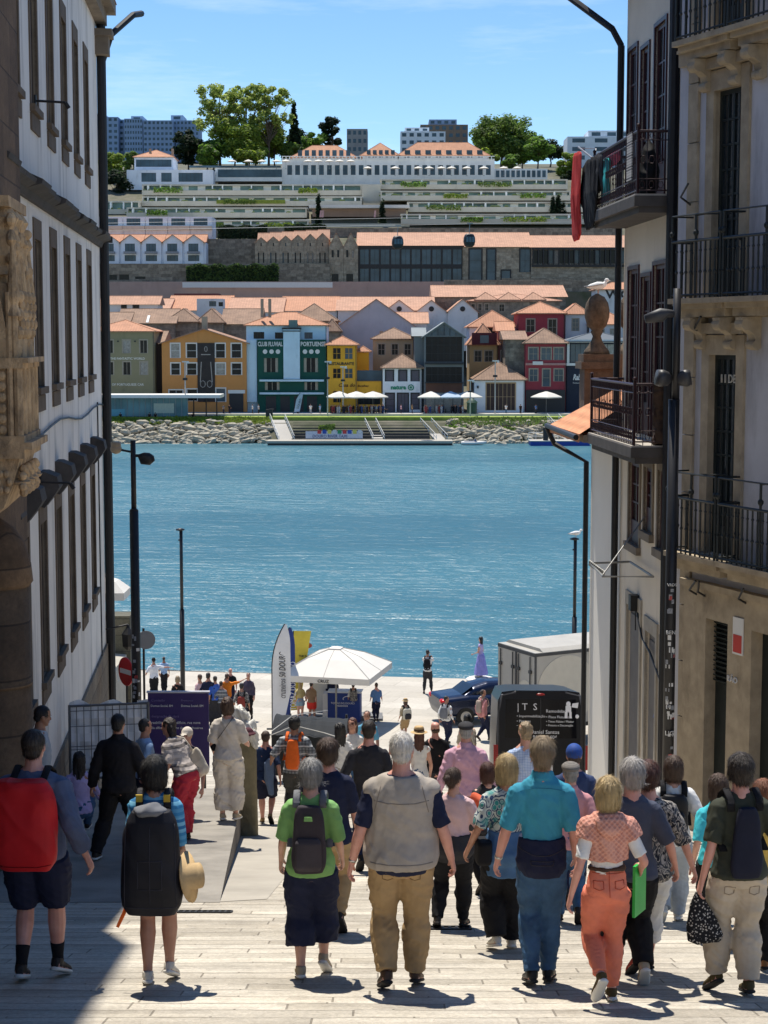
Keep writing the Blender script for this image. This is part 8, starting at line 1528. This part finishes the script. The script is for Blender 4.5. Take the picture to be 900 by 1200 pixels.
# ---- river bank
ROCK = M('embankment_rock', (.38,.34,.26), .9, .3, .7, .6, 4, .1, dirt=(1,.55,(.14,.125,.10),(1,1,1),.6))
def rocks(x0, x1, seed, nrow=8):
    rg = random.Random(seed); mb = MB()
    for r in range(nrow):
        x = x0
        while x < x1:
            s = rg.choice((.35,.45,.6,.75,1.0))*rg.uniform(.85,1.15); q = (r+rg.uniform(-.3,1.3))/nrow; c = Vector((x, 290.2+7.2*q, -.3+3.5*q)); k = 7; vs = []; tl = rg.uniform(-.4,.4); st_ = rg.uniform(.8,1.4)
            for i, (f, zz) in enumerate(((.6,-.5),(1.0,-.1),(.85,.35),(.4,.55))):
                for j in range(k): a = 6.283*j/k+i*.3; d = s*f*rg.uniform(.8,1.15); vs.append((c.x+d*math.cos(a)*1.1*st_, c.y+d*math.sin(a)*.8, c.z+zz*s*rg.uniform(.8,1.1)*1.1+d*math.cos(a)*tl))
            fs = [(i*k+j, i*k+(j+1)%k, (i+1)*k+(j+1)%k, (i+1)*k+j) for i in range(3) for j in range(k)]+[tuple(range(3*k,4*k))]; mb.add(vs, fs); x += s*rg.uniform(1.2,1.9)
    o = mb.build('rock_embankment', ROCK); struct(o, 'stuff')
rocks(X(110,291,510), X(316,291,510), 1); rocks(X(528,291,510), X(740,291,510), 2)
def stuffleaf(x0, x1, n, seed, mats, y0=296.8, y1=299.4):
    rg = random.Random(seed); V = []; F = []
    for i in range(n):
        q = rg.random(); c = Vector((rg.uniform(x0,x1), y0+(y1-y0)*q, 2.9+.9*q+rg.random()*.5)); u, w_ = frame_of(Vector((rg.uniform(-1,1),-1,rg.uniform(0,1)))); s = rg.uniform(.15,.45); o = len(V); V += [tuple(c+u*s*.5),tuple(c+w_*s*.5),tuple(c-u*s*.5),tuple(c-w_*s*.5)]; F.append((o,o+1,o+2,o+3))
    me = bpy.data.meshes.new('bank_weeds'); me.from_pydata(V, [], F); [me.materials.append(m) for m in mats]; o = bpy.data.objects.new('bank_weeds', me); COL.objects.link(o); struct(o, 'stuff')
stuffleaf(X(110,298,500), X(318,298,500), 2600, 3, LB); stuffleaf(X(528,298,500), X(640,298,500), 700, 4, LM, 294, 299)
shrub('round green bush at the top of the bank by the steps', 522, 545, 498, 508, 296.5, LG, 500, .5, 1.5, 'bush', 8); shrub('dark green bush beside the flag banner', 374, 392, 497, 507, 297, LM, 450, .5, 1.5, 'bush', 9); shrub('green bush on the boulders before the low tiled house', 590, 606, 500, 508, 296, LM, 350, .5, 1.5, 'bush', 10)
def obj_box(name, label, cat, boxes, mats, Y0=0, group=None):
    mb = MB(); x, y, z = boxes[0][0], boxes[0][2], boxes[0][4]
    for bx in boxes: mb.box(bx[0]-x, bx[1]-x, bx[2]-y, bx[3]-y, bx[4]-z, bx[5]-z, bx[6] if len(bx) > 6 else 0)
    return tag(mb.build(name, mats, None, (x,y,z)), label, cat, group)
# stepped quay between the boulders
x0, x1 = X(343,296,506), X(503,296,506); st = thing('bank_steps', 'dark stepped concrete bank between two boulder slopes', 'steps', (x0, 290.5, -.5)); mb = MB()
for i in range(9): mb.box(0, x1-x0, i*.9, 9, i*.42, (i+1)*.42)
mb.build('step', M('step_dark', (.075,.068,.06), .9, .25, 1, .3), st)
def ramp(pxa, pya, pxb, pyb, label, w=1.7, Ya=298.5, Yb=291.5):
    a, b = at(pxa, pya, Ya), at(pxb, pyb, Yb); t = thing('gangway', label, 'gangway', a); d = b-a; mb = MB(); n = Vector((w/2,0,0)); mb.add([tuple(q) for q in (-n,n,d+n,d-n,-n-Vector((0,0,.25)),n-Vector((0,0,.25)),d+n-Vector((0,0,.25)),d-n-Vector((0,0,.25)))], [(0,1,2,3),(4,7,6,5),(0,4,5,1),(1,5,6,2),(2,6,7,3),(3,7,4,0)]); mb.build('deck', PROM, t)
    for s in (-1,1):
        mb = MB(); 
        for q in range(7): c = n*s+d*(q/6); mb.cyl(c, c+Vector((0,0,1.1)), .04, n=5)
        for zz in (.55,1.1): mb.tube([n*s+Vector((0,0,zz)), n*s+d+Vector((0,0,zz))], .045, 5)
        mb.build('handrail', FWH, t)
ramp(325, 492, 336, 518, 'white railed gangway down to the floating pontoon by the boat club', 2.6); ramp(434, 497, 444, 517, 'pale ramp with railing on the left part of the steps', 1.9); ramp(499, 497, 518, 517, 'pale ramp with railing at the right end of the steps', 1.9); ramp(648, 492, 668, 515, 'white railed gangway down to the blue pontoon', 2.0)
pa, pb = X(314,288,520), X(530,288,520); t = thing('floating_pontoon', 'long grey floating pontoon below the stepped bank', 'pontoon', (pa, 285.5, 0)); MB().box(0,pb-pa,0,4.2,.35,.75).build('deck', M('pontoon_deck', (.40,.37,.31), .9, .1), t); MB().box(.1,pb-pa-.1,.1,4.1,-.4,.35).build('float', M('pontoon_float', (.055,.05,.045), .8, .2), t)
pa = X(358,287,512); t = thing('flag_banner', 'pale banner with a row of small flags on the pontoon', 'banner', (pa, 287.5, .75)); W2 = X(425,287,512)-pa; MB().box(0,W2,0,.12,.3,1.5).build('panel', M('banner_pale', (.50,.52,.60), .7, .05, bump=0), t); FC = [(.5,.05,.05),(.03,.08,.35),(.55,.5,.1),(.55,.55,.55),(.03,.25,.1)]
for i in range(9): MB().box(2.0+i*.85,2.65+i*.85,-.04,-.01,1.1,1.75).build('small_flag', M('mini_flag%d' % (i%5), FC[i%5], .7, bump=0), t)
text('DOURO RIVER TAXI', W2*.6, M('banner_ink', (.06,.07,.2), .7, bump=0), t, (1.2,-.04,.45), height=.5)
pa, pb = X(621,286,520), X(690,286,520); t = thing('blue_pontoon', 'bright blue floating pontoon with white railings at the right', 'pontoon', (pa, 284.5, 0)); MB().box(0,pb-pa,0,4,-.3,.7).build('float', M('pontoon_blue', (.012,.05,.30), .5, .1), t); MB().box(-.1,pb-pa+.1,-.1,4.1,.7,.85).build('deck', PROM, t); mb = MB(); L = pb-pa
for i in range(9): mb.cyl((L*i/8,4,.85),(L*i/8,4,2.0),.05,n=5)
for zz in (1.4,2.0): mb.tube([(0,4,zz),(L,4,zz)], .05, 5)
mb.build('railing', FWH, t); MB().box(2.2,3.0,1,1.8,.85,3.0).build('mooring_post', FDK, t)
p = at(555, 521, 287); t = thing('small_boat', 'small white motor boat moored at the end of the long pontoon', 'boat', (p.x, 287, 0)); mb = MB(); mb.loft([(-2.1,0,.28),(-1.9,0,.30),(0,0,.30),(1.5,0,.36),(2.2,0,.48)], [.55,.75,.80,.5,.05], [.30,.32,.32,.28,.12], n=14, frames=(Vector((0,1,0)),Vector((0,0,1))), sq=.7); mb.build('hull', FWH, t, smooth=True); mb = MB(); mb.box(-1.6,.6,-.45,.45,.55,.66); mb.prism([(.0,.62),(.5,.62),(.3,1.05)],-.45,.45); mb.build('cockpit', M('boat_blue', (.05,.09,.2), .5, bump=0), t)
# ticket pavilion
pa, pb = X(108,302,480), X(256,302,480); zb = zat(494,301); t = thing('glass_pavilion', 'long glass waiting pavilion with thin white roof on the bank', 'pavilion', (pa, 300.6, zb)); L = pb-pa; hp = zat(466,301)-zb
MB().box(-1,L+.6,-1.6,6,hp,hp+.55).build('roof', FWH, t); MB().box(0,L,-.6,5,0,.9).build('plinth', M('plinth_black', (.03,.03,.03), .8, bump=0), t); xg = X(221,302,480)-pa
MB().poly([(0,.2,.9),(xg,.2,.9),(xg,.2,hp),(0,.2,hp)]).build('glass_wall', glass('pavilion_glass', (.13,.22,.24), .05, .25), t); mb = MB(); [mb.box(xg*i/16-.05,xg*i/16+.05,.08,.18,.9,hp) for i in range(17)]; mb.build('mullion', M('mullion_grey', (.25,.28,.29), .5, bump=0), t); mb = MB(); [mb.cyl((x,2.5,0),(x,2.5,hp),.11,n=8) for x in (xg+.8,xg+3,L-.4)]; mb.build('column', FDK, t); MB().box(1,xg*.35,.06,.15,.95,2.2).build('counter', M('counter_teal', (.12,.32,.40), .5, .1, bump=0), t); MB().box(xg*.65,xg*.86,.07,.15,1.5,hp-1).build('poster', M('poster_pale', (.42,.45,.38), .7, .1, bump=0), t)
# promenade lamps, parasols, kiosks
def plamp(px, yt, yb, Y, label):
    p = at(px, yb, Y); H = zat(yt, Y)-p.z; t = thing('promenade_lamp', label, 'street lamp', (p.x, Y, p.z), 0, 'pale promenade lamps'); mb = MB(); mb.cyl((0,0,0),(0,0,H),.13,.09,n=8); mb.build('pole', M('lamp_pale', (.42,.42,.40), .5, .05, bump=0), t); mb = MB(); mb.box(-.5,.7,-.12,.12,H-.1,H+.12); mb.cyl((.5,0,H-.02),(.5,0,H-.3),.22,n=8); mb.build('lamp_head', FWH, t); mb = MB(); mb.box(-.4,.4,-.15,.15,H*.70,H*.74); mb.build('bracket', FDK, t)
for px, yt, yb, Y, lb in ((217.5,424,496,301,'pale tall lamp in front of the orange house'),(384,424,492,303,'slim pale lamp at the edge of the yellow restaurant'),(551,446,492,302.5,'pale lamp beside the round green kiosk'),(402,430,486,309,'dark slim lamp before the yellow restaurant'),(580,423,486,309,'slim lamp before the low tiled house')): plamp(px, yt, yb, Y, lb)
for i, (px, lb) in enumerate(((398,'white cafe parasol before the yellow restaurant, leftmost of three'),(418,'white cafe parasol before the yellow restaurant, middle of three'),(437,'white cafe parasol before the yellow restaurant, nearest the white shop'),(505,'white cafe parasol left of the glass gable entrance'),(528,'bluish white cafe parasol in front of the glass gable'),(548,'white cafe parasol right of the glass gable'),(640,'white cafe parasol under the dark red house'))): p = at(px, 484, 310); parasol((p.x, 310, 4.32), 2.0 if px > 390 else 1.7, 4.0, lb, 'cafe parasols on the promenade', 1.0, True, CANV if i != 4 else M('canvas_blue', (.40,.50,.60), .8, .05, bump=0), R(15+i*20), True, .2)
rg = random.Random(12); SH = [cloth('crowd_%d' % i, c) for i, c in enumerate(((.03,.03,.035),(.25,.05,.05),(.35,.33,.30),(.05,.08,.2),(.5,.5,.5),(.2,.12,.08)))]
def crowd(nm, x0, x1, n, seed):
    """seated cafe guests and tables that read as one mass at this distance"""
    rg = random.Random(seed); mb = MB()
    for i in range(n):
        x = rg.uniform(x0,x1); y = rg.uniform(308,312); k = rg.randrange(6); mb.loft([(x,y,4.75),(x,y,5.1),(x,y,5.45),(x,y,5.6)], [.22,.20,.24,.09], [.2,.15,.15,.08], n=8, mi=k); mb.ell((x,y,5.72),(.10,.11,.13),8,6,6); mb.loft([(x,y-.05,4.72),(x,y-.45,4.75),(x,y-.5,4.35)], [.17,.13,.09], n=6, mi=k)
        if i % 2 == 0: mb.cyl((x+.5,y-.4,4.32),(x+.5,y-.4,5.02),.04,n=5,mi=0); mb.cyl((x+.5,y-.4,5.02),(x+.5,y-.4,5.06),.42,n=10,mi=5)
    o = mb.build(nm, SH+[skin('tan')]); struct(o, 'stuff')
crowd('cafe_crowd', X(386,310), X(452,310), 46, 2); crowd('cafe_crowd', X(497,310), X(556,310), 30, 5)
h = at(553, 486, 306); t = thing('green_kiosk', 'round dark green advertising column with bins on the promenade', 'kiosk', (h.x, 306, 4.32)); mb = MB(); mb.lathe([(.9,0),(.9,2.0),(1.05,2.1),(.7,2.5),(.1,2.9)], (0,0,0), 14); mb.build('body', M('kiosk_green', (.02,.06,.04), .6, .2), t)
pf = at(344, 486, 306); t = thing('feather_flag', 'pale blue feather flag leaning beside the boat club doors', 'flag', (pf.x, 306, 4.32), R(0)); mb = MB(); mb.poly([(0,0,.4),(1.1,0,.5),(1.7,0,3.5),(1.2,0,3.9),(.5,0,2.6)]); mb.build('sail', M('flag_pale_blue', (.32,.42,.58), .7, bump=0), t); MB().tube([(0,0,0),(.45,.02,2.6),(1.2,.02,3.9)], .05, 5).build('pole', FDK, t); text('DOURO', 1.8, FDK, t, (.9,-.03,1.0), (math.pi/2,-R(72),0))
obj_box('waste_bin', 'dark pair of waste bins at the top of the white gangway', 'bin', [(X(311,300),X(319,300),300,301,4.1,5.4),(X(314.5,300),X(320,300),300.2,301.2,5.4,5.5)], [FDK])
def tiny(label, px, Y, top, bot, H=1.7, z=None, seat=False, fc=0):
    p = at(px, 486, Y); t = thing('person', label, 'person', (p.x, Y, z if z is not None else hz(Y)+.02), R(fc)); k = H; q = .45 if seat else 1
    mb = MB(); [mb.loft([(s*.09,0,.04),(s*.09,.0,.45*k*q),(s*.08,0,.52*k*q)], [.06,.07,.09], n=6) for s in (-1,1)]; zt_ = .50*k*q; mb.loft([(0,0,zt_-.05),(0,0,zt_+.18*k),(0,0,zt_+.30*k),(0,0,zt_+.34*k)], [.17,.16,.20,.07], [.11,.10,.11,.06], n=8); [mb.loft([(s*.2,0,zt_+.30*k),(s*.24,.02,zt_+.15*k),(s*.23,-.06,zt_)], [.05,.045,.035], n=6) for s in (-1,1)]; mb.loft([(0,0,zt_+.33*k),(0,0,zt_+.38*k),(0,0,zt_+.43*k),(0,0,zt_+.49*k)], [.05,.06,.085,.05], n=8); mb.build('body', skin('tan'), t, smooth=True)
    mb = MB(); mb.loft([(0,0,zt_-.08),(0,0,zt_+.18*k),(0,0,zt_+.31*k)], [.20,.185,.215], [.14,.125,.125], n=8); [mb.loft([(s*.2,0,zt_+.31*k),(s*.24,.02,zt_+.17*k)], [.07,.06], n=6) for s in (-1,1)]; mb.build('shirt', top, t, smooth=True); mb = MB(); [mb.loft([(s*.09,0,.08),(s*.09,0,.45*k*q),(s*.08,0,.53*k*q)], [.08,.09,.11], n=6) for s in (-1,1)]; mb.build('trousers', bot, t, smooth=True); mb = MB(); mb.ell((0,-.015,zt_+.45*k),(.095,.10,.09),8,6); mb.build('hair', hairmat('dark'), t, smooth=True)
TP = [('tiny figure in black walking before the orange house door',269,black,navy),('tiny figure in grey beside the orange house door',262,grey,navy),('tiny figure in white near the boat club entrance, left',296,white,charcoal),('tiny figure in grey beside the boat club entrance',303,lightgrey,black),('tiny figure in dark red before the boat club',349,redm,black),('tiny figure in white shirt before the boat club green door',364,white,lightgrey),('tiny figure in pale blue right of the boat club door',375,skyblue,grey),('tiny figure in pink walking by the white shop',470,pink,navy),('tiny figure in white bending near the low tiled house',593,white,jeans),('tiny figure in black standing right of the low tiled house',610,black,black),('tiny figure in blue walking before the dark red house',628,blue,charcoal),('tiny figure in khaki before the white shop door',483,khaki,navy)]
for i, (lb, px, a, b) in enumerate(TP): tiny(lb, px, 308.5+.4*(i%3), a, b, z=4.33, fc=i*40)
for lb, px in (('tiny dark figure sitting on the pavilion plinth, leftmost',141),('tiny dark figure sitting on the pavilion plinth, second from left',175),('tiny dark figure sitting by the third pavilion bay',182),('tiny dark figure sitting near the pale tall lamp',226)): tiny(lb, px, 299.6, black, black, z=zat(494,301)+.45, seat=True)
# ---- cable cars
def gondola(px, py, Y, label):
    p = at(px, py, Y); t = thing('cable_car', label, 'cable car', p, R(8), 'cable cars'); mb = MB(); mb.loft([(0,0,-1.15),(0,0,-.9),(0,0,-.2),(0,0,.5),(0,0,.95),(0,0,1.1)], [.55,.85,1.02,.95,.75,.5], [.5,.75,.9,.85,.65,.4], n=18, frames=(Vector((1,0,0)),Vector((0,1,0))), sq=.6); mb.build('cabin', FDK, t, smooth=True)
    for s in (-.52,0,.52): mb = MB(); mb.poly([(s-.2,-.95,-.35),(s+.2,-.95,-.35),(s+.19,-.93,.55),(s-.19,-.93,.55)]); mb.build('window', FGB, t)
    mb = MB(); mb.tube([(0,0,1.1),(0,0,2.0),(.1,0,2.9)], .06, 5); mb.box(-.4,.6,-.1,.1,2.85,3.0); mb.build('hanger', M('hanger_grey', (.3,.3,.3), .5, bump=0), t); return p
g1 = gondola(466, 284, 300, 'dark cable car cabin hanging left in front of the glass hall'); g2 = gondola(550, 281.5, 300, 'dark cable car cabin hanging right before the stone hall')
for i, (off, dz) in enumerate(((0,2.95),(6,4.6))):
    mb = MB(); pts = []
    for q in range(21): x = -75+q*7.5; pts.append((x, off, (g1.z+dz)+(g2.z-g1.z)*(x-g1.x)/(g2.x-g1.x)*.6))
    mb.tube([(a, b, c-g1.z) for a,b,c in pts], .035, 4); o = mb.build('cable', M('steel_cable', (.25,.26,.28), .4, bump=0), None, (0, 300, g1.z)); tag(o, ('lower' if i == 0 else 'upper')+' cable of the cable car line across the hillside', 'cable')

rg = random.Random(21)
for i, (a, b, yt, yb, Y) in enumerate(((180,214,219,226,531),(262,300,233,239,521),(350,372,220,226,531),(172,196,246,252,510),(232,262,261,267,499),(310,345,261,267,499),(470,500,213,219,534),(560,600,213,219,534),(520,548,227,232,523),(610,640,226,232,523),(500,540,240,246,512),(590,640,254,260,501),(540,566,254,260,501))): shrub('trailing green plants over a hotel terrace parapet, %s' % ('far left of the top tier','left on the second tier','by the stair, top left tier','far left of the third tier','left on the lowest tier','right on the lowest left tier','left on the top right tier','right on the top right tier','left on the second right tier','right on the second right tier','left on the third right tier','right on the lowest right tier','middle of the lowest right tier')[i], a, b, yt, yb, Y, [LG, LM, LB][i % 3], 260, .55, .3, 'trailing_plant', 60+i)
